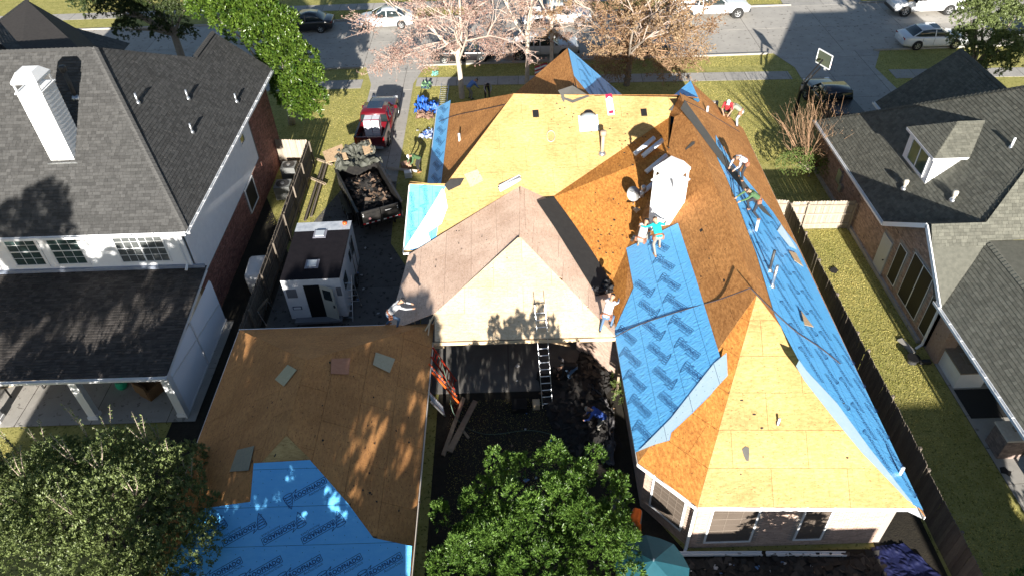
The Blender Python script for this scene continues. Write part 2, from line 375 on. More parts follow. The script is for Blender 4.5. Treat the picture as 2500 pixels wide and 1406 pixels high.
# ================================================================== THE SETTING
def flat(name,pts,z,m,parent=None,kind='structure'):
    o=mesh(name,[(p[0],p[1],z) for p in pts],[tuple(range(len(pts)))],m,parent)
    if kind and parent is None: o['kind']=kind
    return o
def slabs(name,poly,z,row,wd,m,parent_name=None,u=None,gap=.03,limit=300):
    base=flat(parent_name or name,[(q[0],q[1]) for q in poly],z,mt['joint'])
    tiled(base,'slab',[dict(poly=[V((q[0],q[1],z)) for q in poly],row=row,w=wd,lo=.012,hi=.012,gap=gap,base=.0,u=u,off=lambda k:0.)],m,limit)
    return base
flat('ground',[(-160,-80),(160,-80),(160,220),(-160,220)],0,mt['grass'])
SN,SF=53.0,62.3                                   # near and far kerb lines
slabs('street',[(-60,SN),(60,SN),(60,SF),(-60,SF)],.004,4.65,6.1,mt['street'],u=(1,0,0))
for nm,y,ext in(('kerb',SN,[(-60,-11.2),(-6.6,19.6),(27.6,60)]),('kerb',SF,[(-60,-2.5),(5.8,24.2),(30,60)])):
    for a,b in ext:
        mb=MB(); mb.box(((a+b)/2,y+(-.08 if y==SN else .08),.06),(b-a,.16,.13)); o=mb.build(nm,mt['kerb']); o['kind']='structure'
slabs('sidewalk',[(-60,49.5),(-10.9,49.5),(-10.9,50.9),(-60,50.9)],.006,1.5,1.5,mt['concrete'],u=(1,0,0))
slabs('sidewalk',[(-6.9,49.5),(20.2,48.6),(20.2,49.9),(-6.9,50.9)],.006,1.6,1.5,mt['concrete'],u=(1,-.033,0))
slabs('sidewalk',[(27.4,48.2),(60,46.8),(60,48.3),(27.4,49.6)],.006,1.6,1.5,mt['concrete'],u=(1,-.04,0))
slabs('sidewalk',[(-60,64.8),(60,64.8),(60,66.3),(-60,66.3)],.006,1.5,1.5,mt['concrete'],u=(1,0,0))
# driveways
slabs('driveway',[(-11.0,53.1),(-10.2,50),(-10.0,37),(-7.0,37),(-7.1,50),(-6.4,53.1)],.008,3.0,3.2,mt['concrete'],u=(1,0,0))
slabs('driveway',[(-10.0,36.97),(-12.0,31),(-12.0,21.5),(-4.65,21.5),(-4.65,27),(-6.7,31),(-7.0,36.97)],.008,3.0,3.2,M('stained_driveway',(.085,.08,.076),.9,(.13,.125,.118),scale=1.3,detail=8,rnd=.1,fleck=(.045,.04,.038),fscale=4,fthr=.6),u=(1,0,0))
slabs('driveway',[(20.0,53.1),(20.9,50.5),(20.7,44.5),(20.9,36.0),(26.8,36),(26.9,45),(26.6,50),(28.2,53.1)],.008,3.2,3.1,mt['concrete'],u=(1,0,0))
slabs('driveway',[(-2.8,SF-.1),(6.0,SF-.1),(5.2,75),(-1.8,75)],.010,3.2,3.4,mt['concrete'],u=(1,0,0))
slabs('driveway',[(23.6,SF-.1),(30.4,SF-.1),(29.6,75),(24.4,75)],.010,3.2,3.4,mt['concrete'],u=(1,0,0))
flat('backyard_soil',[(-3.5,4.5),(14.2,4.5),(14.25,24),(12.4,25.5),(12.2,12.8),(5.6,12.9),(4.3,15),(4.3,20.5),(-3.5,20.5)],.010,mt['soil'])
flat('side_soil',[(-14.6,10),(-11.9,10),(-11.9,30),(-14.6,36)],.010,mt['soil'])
slabs('patio_slab',[(-4.6,20.4),(3.6,20.4),(3.2,27.5),(-4.6,27.5)],.02,3.5,4.1,M('shade_toned_concrete',(.13,.12,.11),.9,(.19,.18,.165),scale=1.5,detail=8),u=(1,0,0))  # slab colour darkened for the shade under the patio roof
slabs('patio_slab',[(18.0,4.0),(25.5,4.0),(25.5,22.6),(18.0,22.6)],.02,1.6,3.4,mt['concrete'],u=(1,0,0))
# grass: short blades that roughen the lawns
def grass(n,xr,yr,avoid=[]):
    x=rng.uniform(*xr,n); y=rng.uniform(*yr,n); keep=np.ones(n,bool)
    for a in avoid: keep&=~((x>a[0])&(x<a[1])&(y>a[2])&(y<a[3]))
    return np.stack([x[keep],y[keep]],1)
pts=np.concatenate([grass(15000,(-14,-7),(33,49.3),[(-10.3,-6.9,30,60)]),grass(11000,(-6.9,0),(40,49.3)),grass(20000,(12.5,20.6),(37.5,48.6)),grass(9000,(-6.4,19.8),(51,52.8)),
  grass(26000,(14.5,17.8),(10,31)),grass(8000,(-6,30),(62.6,64.7),[(-2.9,6,60,70),(23.5,30.5,60,70)]),grass(3500,(27.5,34),(47,53)),grass(7000,(-26,-14),(62.6,64.7)),grass(7000,(-24,-14.6),(14,18.6)),grass(5000,(-3,1.5),(14,20))])
n=len(pts); a=rng.uniform(0,6.28,n); hgt=rng.uniform(.02,.05,n); wd=rng.uniform(.012,.03,n); ln=rng.uniform(-.05,.05,(n,2))
v=np.zeros((n,3,3)); v[:,0,:2]=pts+np.stack([np.cos(a),np.sin(a)],1)*wd[:,None]; v[:,1,:2]=pts-np.stack([np.cos(a),np.sin(a)],1)*wd[:,None]; v[:,2,:2]=pts+ln; v[:,2,2]=hgt
cl=np.array([.5+.5*nz(p[0]*.35,p[1]*.35) for p in pts]); rn_=np.clip(cl+rng.uniform(-.35,.35,n),0,1)
tag(npmesh('grass',v.reshape(-1,3),np.arange(n*3).reshape(-1,3),mt['grassblade'],None,np.repeat(rn_,3)),'short dry winter grass on the lawns','grass',kind='stuff')

# ================================================================== BUILDING HELPERS
def wallbox(mb,a,b,z0,z1,t=.2):
    a,b=V((*a,0)),V((*b,0)); d=(b-a).normalized(); n=V((d.y,-d.x,0))
    p=[a,b,b-n*t,a-n*t]; mb.add([V((q.x,q.y,z)) for z in(z0,z1) for q in p],[(0,1,5,4),(1,2,6,5),(2,3,7,6),(3,0,4,7),(4,5,6,7),(3,2,1,0)])
def rect(a,b,z0,z1): return [V((a[0],a[1],z0)),V((b[0],b[1],z0)),V((b[0],b[1],z1)),V((a[0],a[1],z1))]
def fillet(name,poly,m,parent,t=.06):     # a sloping slab, thickness t, with its edge
    n=Frame(poly).n; p=[V(q) for q in poly]; k=len(p); b=[q-n*t for q in p]
    top=tuple(range(k)); 
    return mesh(name,p+b,[top,tuple(range(2*k-1,k-1,-1))]+[(i,i+k,(i+1)%k+k,(i+1)%k) for i in range(k)],m,parent)
def window(parent,a,b,z0,z1,m='glass',frame='white_trim',mull=1,rows=1,muntin=0,fw=.07,out=.05,blind=False,nm='window',mm=None):
    """a,b: ground ends of the opening along the wall, seen from outside left to right"""
    a=V((a[0],a[1],0)); b=V((b[0],b[1],0)); d=(b-a); L=d.length; d.normalize(); n=V((d.y,-d.x,0)); up=V((0,0,1)); h=z1-z0
    P=lambda u,v,o: a+d*u+up*(z0+v)+n*o
    def bx(mb,u0,u1,v0,v1,o0,o1):
        mb.add([P(u,v,o) for o in(o0,o1) for u,v in((u0,v0),(u1,v0),(u1,v1),(u0,v1))],[(0,1,2,3),(4,5,6,7),(0,1,5,4),(1,2,6,5),(2,3,7,6),(3,0,4,7)])
    f=MB(); bx(f,-fw,L+fw,-fw,0,0,out);bx(f,-fw,L+fw,h,h+fw,0,out);bx(f,-fw,0,0,h,0,out);bx(f,L,L+fw,0,h,0,out)
    fo=f.build(nm,mt[frame],parent)
    g=MB(); bx(g,0,L,0,h,.0,.022); g.build('pane',mt[m],fo)
    q=MB()
    for i in range(1,mull+1):
        if mull>0: bx(q,L*i/(mull+1)-.03,L*i/(mull+1)+.03,0,h,.0,out-.006)
    for i in range(1,rows): bx(q,0,L,h*i/rows-.025,h*i/rows+.025,.0,out-.009)
    if muntin:
        for i in range(1,muntin): bx(q,L*i/muntin-.009,L*i/muntin+.009,0,h,.0,.034)
        for i in range(1,2*rows): bx(q,0,L,h*i/(2*rows)-.009,h*i/(2*rows)+.009,.0,.032)
    if q.v: q.build('mullion',mt[mm or frame],fo)
    if blind:
        s=MB(); k=0.03
        while k<h: bx(s,.02,L-.02,k,k+.016,.018,.027); k+=.05
        o=s.build('blind',mt['blind'],fo)
    return fo
def pipe(parent,p,h,r,m,name='vent_pipe',boot=True,tilt=(0,0,1),cap=False,n=10):
    p=V(p); t=V(tilt).normalized(); mb=MB(); mb.tube([p-t*.1,p+t*h],r,n)
    o=mb.build(name,m,parent,True)
    if boot: b=MB(); b.tube([p-t*.03,p+t*.06,p+t*.14],[r*2.3,r*1.9,r*1.1],n); b.build('flashing',mt['metal'] if m!=mt['black'] else mt['dark_metal'],o,True)
    if cap: c=MB(); c.tube([p+t*(h-.05),p+t*(h-.04),p+t*(h+.16),p+t*(h+.2)],[r*1.1,r*1.7,r*1.7,r*1.2],n); c.build('cap',m,o,True)
    return o
def chimney(parent,x0,x1,y0,y1,z0,z1,capz,m,lap=False,chamf=True):
    mb=MB(); mb.box(((x0+x1)/2,(y0+y1)/2,(z0+z1)/2),(x1-x0,y1-y0,z1-z0)); c=mb.build('chimney',m,parent)
    k=0; zz=z0
    while zz<z1-.05:      # lap siding boards on the two sides in view
        for sd_ in(0,1):
            s=MB(); h_=min(.19,z1-zz); t_=.018
            if sd_==0: s.add([V((x,y,z)) for x in(x0-.006,x1+.006) for y,z in((y0-t_,zz+.004),(y0-.003,zz+h_),(y0+.01,zz+h_),(y0+.01,zz+.004))],[(0,1,2,3),(7,6,5,4),(0,4,5,1),(3,7,4,0)])
            else: s.add([V((x,y,z)) for y in(y0-.006,y1+.006) for x,z in((x1+t_,zz+.004),(x1+.003,zz+h_),(x1-.01,zz+h_),(x1-.01,zz+.004))],[(3,2,1,0),(4,5,6,7),(1,5,4,0),(0,4,7,3)])
            s.build('siding_board',m,c)
        zz+=.19
    t=MB(); o=.06; cx,cy=(x0+x1)/2,(y0+y1)/2; W,D=x1-x0,y1-y0
    t.box((cx,cy,z1+.03),(W+2*o,D+2*o,.06)); k=.07
    for sx in(-1,1):
        for sy in(-1,1): t.box((cx+sx*(W/2-k/2),cy+sy*(D/2-k/2),(z1+capz-.28)/2+.03),(k,k,capz-.28-z1))
    t.build('cap_frame',m,c)
    h=MB(); zb=capz-.3; r=[(cx-W/2-.03,cy-D/2-.03),(cx+W/2+.03,cy-D/2-.03),(cx+W/2+.03,cy+D/2+.03),(cx-W/2-.03,cy+D/2+.03)]
    top=[(cx-W/2+.18*W,cy-D/2+.22*D),(cx+W/2-.18*W,cy-D/2+.22*D),(cx+W/2-.18*W,cy+D/2-.22*D),(cx-W/2+.18*W,cy+D/2-.22*D)]
    h.loft([[V((*q,zb-.1)) for q in r],[V((*q,zb)) for q in r],[V((*q,capz)) for q in top]]); h.build('cap_hood',m,c)
    f=MB(); f.tube([(cx+.08*W,cy,z1),(cx+.08*W,cy,z1+.3)],.12,10); f.build('flue',mt['metal'],c)
    fl=MB(); fl.box((cx,y0-.06,z0+.0),(W+.2,.14,.05)) if lap else None
    return c
SH=[.16,.2,.25,.33]
def sh(poly,u=None): return dict(poly=poly,row=.145,w=SH,lo=.022,hi=.004,gap=.006,base=.012)
def gutter(parent,a,b,m,name='gutter',hang=True,out=(1,0,0)):
    a,b=V(a),V(b); mb=MB(); o=V(out); d=(b-a).normalized()
    mb.bar(a+o*.02,b+o*.02,.02,.13); mb.bar(a+o*.13,b+o*.13,.02,.12); mb.bar(a+o*.075+V((0,0,-.06)),b+o*.075+V((0,0,-.06)),.11,.02)
    g=mb.build(name,m,parent)
    if hang:
        h=MB(); L=(b-a).length; k=.4
        while k<L: h.bar(a+d*k+V((0,0,.055)),a+d*k+o*.14+V((0,0,.055)),.03,.02); k+=.95
        h.build('gutter_hanger',m,g)
    return g
# ================================================================== MAIN HOUSE (roof stripped to the deck)
GP=Pl(7.3+.0437*.16-.695*33.3,-.0437,.695)
EP=Pl(2.9+.89*(12.7-.018*12.4),-.89,.89*.018)
WP=Pl(2.9-.965*3.95,.965,0)
APX=V((8.2,18.4,7.0)); RN=V((8.31,31.3,7.11))
house=thing('brick_house','pink brick house with its roof stripped to bare wood deck and blue underlay','house',(6,25,0),local=False)
polys={}
polys['gold']=[V((-5.23,26.62,GP.z(-5.23,26.62))),GP.P(-3.6,26.7),GP.P(.31,29.31),GP.P(1.65,28.76),GP.P(4.36,30.31),GP.P(7.84,32.33),V((8.27,33.2,6.86)),V((.16,33.3,7.3)),GP.P(-3.21,29.4),GP.P(-4.97,29.4)]
polys['south']=[V((5.6,12.88,2.9)),V((12.55,12.6,2.9)),APX]
polys['bay']=[V((3.94,14.62,2.9)),V((5.6,12.88,2.9)),APX]
polys['east']=[V((12.69,12.3,EP.z(12.69,12.3)-.02)),EP.P(13.1,35.2),EP.P(13.13,36.8),EP.P(9.75,36.7),EP.P(9.75,34.3),EP.P(8.3,33.1),RN,APX]
polys['west']=[V((3.94,14.62,2.9)),APX,RN,WP.P(7.84,31.6),WP.P(7.22,29.48),WP.P(6.2,27.5),WP.P(5.0,25.0),WP.P(4.5,22.4),WP.P(3.97,21.2)]
OA=GP.P(7.84,32.33); OB=GP.P(1.65,28.76); OC=V((4.04,23.6,3.0)); OK1=WP.P(6.2,27.5); OK2=WP.P(5.0,25.0); OD=WP.P(7.22,29.48); OE=WP.P(4.5,22.4); OF=V((3.97,21.2,2.95))
polys['cricket_a']=[OB,OD,OA]; polys['cricket_b']=[OB,OK1,OD]; polys['cricket_c']=[OB,OC,OK1]; polys['cricket_d']=[OC,OK2,OK1]; polys['cricket_e']=[OC,OF,OE,OK2]
WH=Pl((-4.5,40.66,2.9),(-4.5,31,2.9),(.16,33.3,7.3))
polys['westhip']=[V((-4.5,40.66,2.9)),V((-4.5,31.2,2.9)),WH.P(-3.3,30.2),V((.16,33.3,7.3))]; polys['westhip_b']=[WH.P(-3.3,30.2),GP.P(-3.21,29.4),V((.16,33.3,7.3))]
NP=Pl((.16,33.3,7.3),(8.2,33.2,6.95),(0,40.7,2.9))
polys['north']=[V((.16,33.3,7.3)),V((8.2,33.2,6.93)),NP.P(9.7,34.6),NP.P(9.7,40.7),V((-4.5,40.7,2.9))]
polys['northgable_w']=[V((3.2,38.9,7.1)),V((3.3,33.4,7.1)),V((-1.6,33.4,2.9)),V((-1.6,38.9,2.9))]
polys['northgable_e']=[V((3.2,38.9,7.1)),V((3.3,33.4,7.1)),V((8.0,33.4,2.9)),V((7.4,38.9,2.9))]
polys['neg_w']=[V((9.75,36.7,6.0)),V((9.75,34.3,6.0)),V((6.6,34.3,2.9)),V((6.6,36.7,2.9))]
polys['sw_back']=[GP.P(-3.21,29.4),GP.P(-4.97,29.4),V((-4.97,31.2,3.2)),V((-4.4,31.0,3.0))]
polys['fill']=[GP.P(7.84,32.33),EP.P(8.3,33.1),RN,WP.P(7.84,31.6)]
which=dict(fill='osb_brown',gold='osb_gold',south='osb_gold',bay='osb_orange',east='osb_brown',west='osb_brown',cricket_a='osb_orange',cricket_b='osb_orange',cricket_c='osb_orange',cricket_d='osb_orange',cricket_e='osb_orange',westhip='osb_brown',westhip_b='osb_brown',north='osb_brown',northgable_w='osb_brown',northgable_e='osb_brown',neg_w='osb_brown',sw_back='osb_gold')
rv=[];rf=[]
for k,p in polys.items():
    b0=len(rv); f_=Frame(p); rv+=[f_.to3(*f_.to2(q),-.008) for q in p]; rf.append(tuple(range(b0,b0+len(p))))
roof=mesh('roof',rv,rf,mt['deck_gap'],house)
def sheathe(parent,name,jobs,m,limit=300): tiled(parent,name,[dict(poly=p,row=1.22,w=2.44,lo=.014,hi=.014,gap=.010,base=0,off=lambda k:(-1.22 if k%2 else 0.)) for p in jobs],m,limit)
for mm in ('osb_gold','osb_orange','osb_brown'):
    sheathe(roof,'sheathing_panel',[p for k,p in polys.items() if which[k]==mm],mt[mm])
# walls
wb=MB()
wallbox(wb,(12.2,36.2),(12.2,13.05),0,2.9); wallbox(wb,(5.75,13.05),(12.2,13.05),0,2.88); wallbox(wb,(4.3,14.75),(5.75,13.05),0,2.88); wallbox(wb,(4.3,20.6),(4.3,14.75),0,2.88)
wallbox(wb,(2.6,22.8),(4.3,20.6),0,2.95); wallbox(wb,(2.6,26),(2.6,22.8),0,2.9); wallbox(wb,(-4.2,26.7),(2.6,26),0,2.9); wallbox(wb,(-4.2,40.3),(-4.2,26.7),0,2.9); wallbox(wb,(12.5,40.3),(-4.2,40.3),0,2.9)
wb.add([V((-1.5,38.6,2.8)),V((3.2,38.6,6.95)),V((7.9,38.6,2.8))],[(0,1,2)])
wb.add([V((6.7,36.5,2.8)),V((9.75,36.5,5.9)),V((13.0,36.5,2.8))],[(0,1,2)])
wb.add([V((-4.85,26.8,2.8)),V((-4.85,29.4,4.6)),V((-4.85,31.2,2.9))],[(0,1,2)])
wall=wb.build('wall',mt['mortar'],house)
BR=lambda poly,holes=[]: dict(poly=poly,row=.077,w=.215,lo=.012,hi=.012,gap=.012,base=.002,vert=True,holes=holes,off=lambda k:(-.107 if k%2 else 0.))
win_s=[((6.25,13.05),(7.75,13.05),.42,2.6),((9.35,13.05),(10.2,13.05),.42,2.6)]
dbx=V((5.75-4.3,13.05-14.75,0)).normalized()
bw=[V((4.3,14.75,0))+dbx*.42,V((4.3,14.75,0))+dbx*1.72]
holes_s=[rect(V((*a,0))-V((.07,0,0)),V((*b,0))+V((.07,0,0)),z0-.07,z1+.07) for a,b,z0,z1 in win_s]
tiled(wall,'brick',[BR(rect((5.75,13.05),(12.2,13.05),0,2.86),holes_s),BR(rect((4.3,14.75),(5.75,13.05),0,2.86),[rect(bw[0]-dbx*.07,bw[1]+dbx*.07,.55,2.55)]),BR(rect((4.3,20.6),(4.3,14.75),0,2.86)),BR(rect((2.6,22.8),(4.3,20.6),0,2.9))],mt['brick_pink'])
for a,b,z0,z1 in win_s: window(house,a,b,z0,z1,'screen_brown',mull=0,rows=3,muntin=3 if b[0]-a[0]>1 else 2,mm='screen_bar')
window(house,(bw[0].x,bw[0].y),(bw[1].x,bw[1].y),.62,2.48,'screen_brown',mull=0,rows=4,muntin=4,mm='screen_bar')
# fascia and downspouts
def fascia(parent,pts,m='fascia',h=.16,t=.025):
    for a,b in zip(pts[:-1],pts[1:]):
        mb=MB(); a,b=V(a),V(b); mb.bar(a-V((0,0,h/2+.02)),b-V((0,0,h/2+.02)),t,h); mb.build('fascia',mt[m],parent)
fascia(house,[(3.92,20.6,2.9),(3.92,14.62,2.9)]); fascia(house,[(3.94,14.6,2.9),(5.58,12.86,2.9)],'white_trim'); fascia(house,[(5.62,12.86,2.9),(12.5,12.6,2.9)],'white_trim')
fascia(house,[(12.72,12.3,2.87),(13.12,35.2,2.9)],'white_trim',.14); fascia(house,[(-4.53,40.6,2.9),(-4.53,31,2.9)],'white_trim'); fascia(house,[(-5.25,26.6,2.9),(-4.99,29.4,4.78)],'white_trim',.12); fascia(house,[(-5.25,26.6,2.86),(-3.7,26.66,2.9)],'white_trim',.12)
mb=MB(); mb.add([V(q) for q in((12.1,12.75,2.74),(12.68,12.32,2.72),(12.7,13.4,2.72),(12.1,13.4,2.74))],[(0,1,2,3)]); mb.build('soffit',mt['white_trim'],house)
for p in((5.6,12.96),(4.12,20.3)):
    mb=MB(); mb.bar((p[0],p[1],.12),(p[0],p[1],2.7),.1,.075); mb.bar((p[0],p[1],.14),(p[0]-.1,p[1]-.22,.05),.1,.075); mb.build('downspout',mt['white_trim'] if p[0]>5 else mt['old_lumber'],house)
# chimney of the house
ch=chimney(house,6.0,6.98,24.9,25.95,4.3,7.15,8.05,mt['white'])
_c=V((6.49,25.42,0)); _T=Matrix.Translation(_c)@Matrix.Rotation(R(45),4,'Z')@Matrix.Translation(-_c)
for o_ in [ch]+list(ch.children): o_.data.transform(_T)
# roof openings
def hole(pl,px,py,w_,h_,parent,depth=.5):
    c=pl.at(px,py,.02); n=pl.n(); fr=Frame([c,c+V((1,0,pl.b)),c+V((0,1,pl.c))])
    mb=MB(); q=[fr.u*sx*w_/2+fr.v*sy*h_/2 for sx,sy in((-1,-1),(1,-1),(1,1),(-1,1))]
    mb.add([c+a for a in q],[(0,1,2,3)]); mb.build('vent_opening',mt['screen'],parent)
hole(GP,1308,279,.3,.4,house); hole(GP,1572,276,.3,.4,house); hole(WP,1720,568,.62,.34,house)
# patio roof
patio=thing('patio_roof','freshly sheathed hipped patio roof with pale cream front slope and exposed corner truss','roof',(0,24,0),local=False)
PR0=V((.31,29.31,4.52)); PR1=V((.17,25.35,4.55))
PS=Pl(PR1,(-4.0,20.7,2.92),(3.9,20.65,2.92))
pw=[PR0,PR1,V((-3.35,21.9,3.24)),V((-5.42,21.5,2.88)),V((-4.95,26.3,2.9)),V((-3.6,26.72,3.02))]
pe=[PR0,OB,OC,OF,V((3.9,20.65,2.92)),PR1]
ps=[PR1,PS.at(1062,764),V((-3.4,20.7,2.92)),V((3.9,20.65,2.92))]
pjobs=[[PR0,PR1,V((-3.35,21.9,3.24)),V((-5.42,21.5,2.88)),V((-4.95,26.3,2.9))],[PR0,V((-4.95,26.3,2.9)),V((-3.6,26.72,3.02))],[PR0,PR1,OB],[OB,PR1,OC],[OC,PR1,V((3.9,20.65,2.92))]]
rv=[];rf=[]
for p in pjobs+[ps]: b0=len(rv); f_=Frame(p); rv+=[f_.to3(*f_.to2(q),-.012) for q in p]; rf.append(tuple(range(b0,b0+len(p))))
prm=mesh('deck',rv,rf,mt['deck_gap'],patio)
sheathe(prm,'sheathing_panel',pjobs,mt['osb_pink'])
sheathe(prm,'sheathing_panel',[ps],mt['osb_cream'])
fascia(patio,[(-4.05,20.66,2.92),(3.9,20.61,2.92)],'lumber',.16,.04)
cA=V((-4.05,20.72,2.86)); cB=V((-3.35,20.72,2.86)); cC=PS.at(1062,764,-.03); cD=V((-5.0,21.9,2.8))
for nm,a,b in(('hip_rafter',cA,cC),('rafter',cB+V((-.02,.05,0)),cC),('rafter',(cA+cB)/2,PS.at(1050,778,-.04)),('brace',cA+V((0,0,-.25)),cC+V((0,0,-.35))),('brace',cB+V((0,0,-.3)),cA+V((.05,.6,-.05))),('plate',cA+V((0,.02,-.32)),cB+V((.3,.02,-.32))),('plate',cA,cD),('brace',cA+V((.1,.1,-.3)),cD+V((.6,.3,-.05)))):
    mb=MB(); mb.bar(a,b,.045,.1); mb.build(nm,mt['lumber'],patio)
for x,y in((-3.9,20.9),(-3.2,26.2),(-4.8,26.3)):
    mb=MB(); mb.box((x,y,1.42),(.14,.14,2.8)); mb.build('post',mt['old_lumber'],patio)
mb=MB(); mb.bar((-.2,21.2,2.7),(2.2,22.2,.9),.14,.05); mb.build('brace_board',mt['lumber'],patio)
# ================================================================== UNDERLAY SHEETS with the printed name
def text_mesh(s,size,outline,shear=0.):
    cu=bpy.data.curves.new('t','FONT'); cu.body=s; cu.size=size; cu.align_x='LEFT'; cu.space_character=1.08; cu.shear=shear; cu.resolution_u=3
    if outline: cu.fill_mode='NONE'; cu.bevel_depth=outline; cu.bevel_resolution=0
    o=bpy.data.objects.new('t',cu); COL.objects.link(o); bpy.context.view_layer.update()
    me=o.evaluated_get(bpy.context.evaluated_depsgraph_get()).to_mesh(); vs_=[v.co.copy() for v in me.vertices]; fs=[tuple(p.vertices) for p in me.polygons]
    o.to_mesh_clear(); bpy.data.objects.remove(o); bpy.data.curves.remove(cu)
    return vs_,fs
def make_logo(mat):
    mb=MB(); 
    v1,f1=text_mesh('ROOFNADO',.175,.0072); w1=max(v.x for v in v1)
    mb.add([V((v.x,v.y,min(.001,max(0,v.z)))) for v in v1],f1)
    v2,f2=text_mesh('AnchorDeck',.115,0); w2=max(v.x for v in v2)
    mb.add([V((v.x+w1-w2,v.y-.145,.001)) for v in v2],f2)
    def stroke(pts,wd=.0095):
        for a,b in zip(pts[:-1],pts[1:]):
            a,b=V((*a,0)),V((*b,0)); d=(b-a); 
            if d.length<1e-4: continue
            n=V((-d.y,d.x,0)).normalized()*wd; mb.add([a-n+V((0,0,.0012)),b-n+V((0,0,.0012)),b+n+V((0,0,.0012)),a+n+V((0,0,.0012))],[(0,1,2,3)])
    stroke([(-.03,-.035),(w1+.03,-.035),(w1+.03,.165),(.06,.165),(.16,.26),(-.0,.2)],.009)
    stroke([(-.03,-.035),(-.03,.10)],.009)
    # twister: stacked bands narrowing downwards
    for k in range(5):
        cy=.21-.085*k; rx=.155-.027*k; ry=.045-.004*k; ox=-.17-.012*k*k*.4
        stroke([(ox+rx*math.cos(t),cy+ry*math.sin(t)) for t in np.linspace(0.5 if k else 0,math.pi*2+(0.5 if k else 0) if k==0 else math.pi*1.95,13)],.0095-.0008*k)
    stroke([(-.325,.21),(-.31,.05),(-.27,-.08),(-.22,-.22)],.010); stroke([(-.015,.21),(-.07,.06),(-.12,-.06),(-.22,-.22)],.010)
    me=bpy.data.meshes.new('printed_mark'); me.from_pydata([tuple(q-V((w1*.36,.06,0))) for q in mb.v],[],mb.f); me.materials.append(mat); me.update()
    return me,w1
LOGO,LW=make_logo(mt['print']); LOGOG=LOGO.copy(); LOGOG.materials.clear(); LOGOG.materials.append(mt['print_grey'])
def underlay(parent,poly,udir=None,ang=R(30),m='blue',h=.03,amp=.014,sp=.16,logos=True,row=1.2,step=1.28,off=0,flip=0,name='underlay_sheet',me=None,voff=.6,sc=1.,folds=0.,loose=False):
    poly=[V(q) for q in poly]; fr0=Frame(poly,udir=udir)
    sd_=random.random()*50
    def disp(a,b):
        e=0.
        return h+e
    vs_,fs,fr,p2=gridmesh(poly,sp,disp,udir=udir)
    o=mesh(name,vs_,fs,mt[m],parent,True)
    us=[p[0] for p in p2]; vv=[p[1] for p in p2]
    r_=0; b=min(vv)+voff
    while b<max(vv):
        a=min(us)+(.5 if r_%2 else 1.1)+off
        while a<max(us):
            fl=(r_+flip)%2
            an=ang+(math.pi if fl else 0); ca,sa=math.cos(an),math.sin(an)
            ok=all(inpoly((a+(x*ca-y*sa)*sc,b+(x*sa+y*ca)*sc),p2) for x,y in(((-.4,0),(.5,0)) if loose else ((-.5,-.12),(-.5,.2),(.62,-.12),(.62,.16),(0,0))))
            if ok and logos:
                l=bpy.data.objects.new('printed_mark',me or LOGO); COL.objects.link(l); l.parent=o
                x=fr.u*ca+fr.v*sa; y=-fr.u*sa+fr.v*ca; mt4=Matrix((x*sc,y*sc,fr.n)).transposed().to_4x4(); mt4.translation=fr.to3(a,b,h+.0016); l.matrix_basis=mt4
            a+=step
        # seam line
        b+=row; r_+=1
    k=min(vv)+row; s=MB()
    while k<max(vv)-.1 and logos:
        st=clipax(clipax(p2,1,k-.008,True),1,k+.008,False)
        if len(st)>2:
            a0,a1=min(q[0] for q in st),max(q[0] for q in st); n_=max(1,int((a1-a0)/.3))
            for i in range(n_):
                x0,x1=a0+(a1-a0)*i/n_,a0+(a1-a0)*(i+1)/n_
                s.add([fr.to3(x0,k-.006,h+.0018),fr.to3(x1,k-.006,h+.0018),fr.to3(x1,k+.006,h+.0018),fr.to3(x0,k+.006,h+.0018)],[(0,1,2,3)])
        k+=row
    if s.v: s.build('lap_seam',mt['print'],o)['kind']='stuff'
    if logos:
        s=MB(); a=min(us)
        while a<max(us):
            b=min(vv)
            while b<max(vv):
                x,y=a+random.uniform(-.1,.1),b+random.uniform(-.1,.1)
                if inpoly((x,y),p2): s.add([fr.to3(x+.013*math.cos(t),y+.013*math.sin(t),h+.002) for t in(0,1.26,2.51,3.77,5.03)],[(0,1,2,3,4)])
                b+=.34
            a+=.34
        if s.v: s.build('cap_nails',mt['print'],o)['kind']='stuff'
    return o
# west slope of the wing
ws=[WP.at(*q) for q in((1530,607),(1656,546),(1700,680),(1774,918),(1735,965),(1690,1010),(1640,1056),(1636,1075),(1600,1085),(1553,1104))]+[V((3.93,14.95,2.88)),V((3.92,21.0,2.87)),WP.P(4.2,21.5),WP.P(4.86,22.6)]
underlay(house,ws,ang=R(-152),m='blue',amp=.022,step=1.2,voff=.55,folds=.03,flip=1,off=.1)
# paler overlay along the hip edge of that sheet
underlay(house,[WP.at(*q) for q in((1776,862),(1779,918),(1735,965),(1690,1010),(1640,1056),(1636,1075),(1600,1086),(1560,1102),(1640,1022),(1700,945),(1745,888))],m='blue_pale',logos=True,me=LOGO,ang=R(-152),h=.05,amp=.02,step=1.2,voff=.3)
# east slope
es=[EP.at(*q) for q in((1752,388),(1775,404),(1800,470),(1850,505),(1890,545),(1900,560),(1930,590),(1944,612),(1938,600))]
es=[EP.at(1750,388),EP.P(9.9,31.4),EP.P(10.3,29.6),EP.P(11.2,28.6),EP.P(12.0,27.6),EP.P(12.35,26.6),EP.P(12.78,26.0),EP.P(12.74,20),EP.P(12.70,12.5),EP.at(2227,1232),EP.at(2120,1095),EP.at(2040,985),EP.at(1965,905),EP.at(1948,880),EP.at(1890,770),EP.at(1845,620),EP.at(1800,500),EP.at(1770,430)]
underlay(house,es,ang=R(28),amp=.016,step=1.15,voff=.45,folds=.02)
underlay(house,[EP.at(*q,.0) for q in((1948,880),(1965,905),(2040,985),(2120,1095),(2226,1230),(2212,1222),(2100,1105),(2030,1020),(1960,930),(1940,895))],m='blue_pale',logos=False,h=.05,amp=.012)
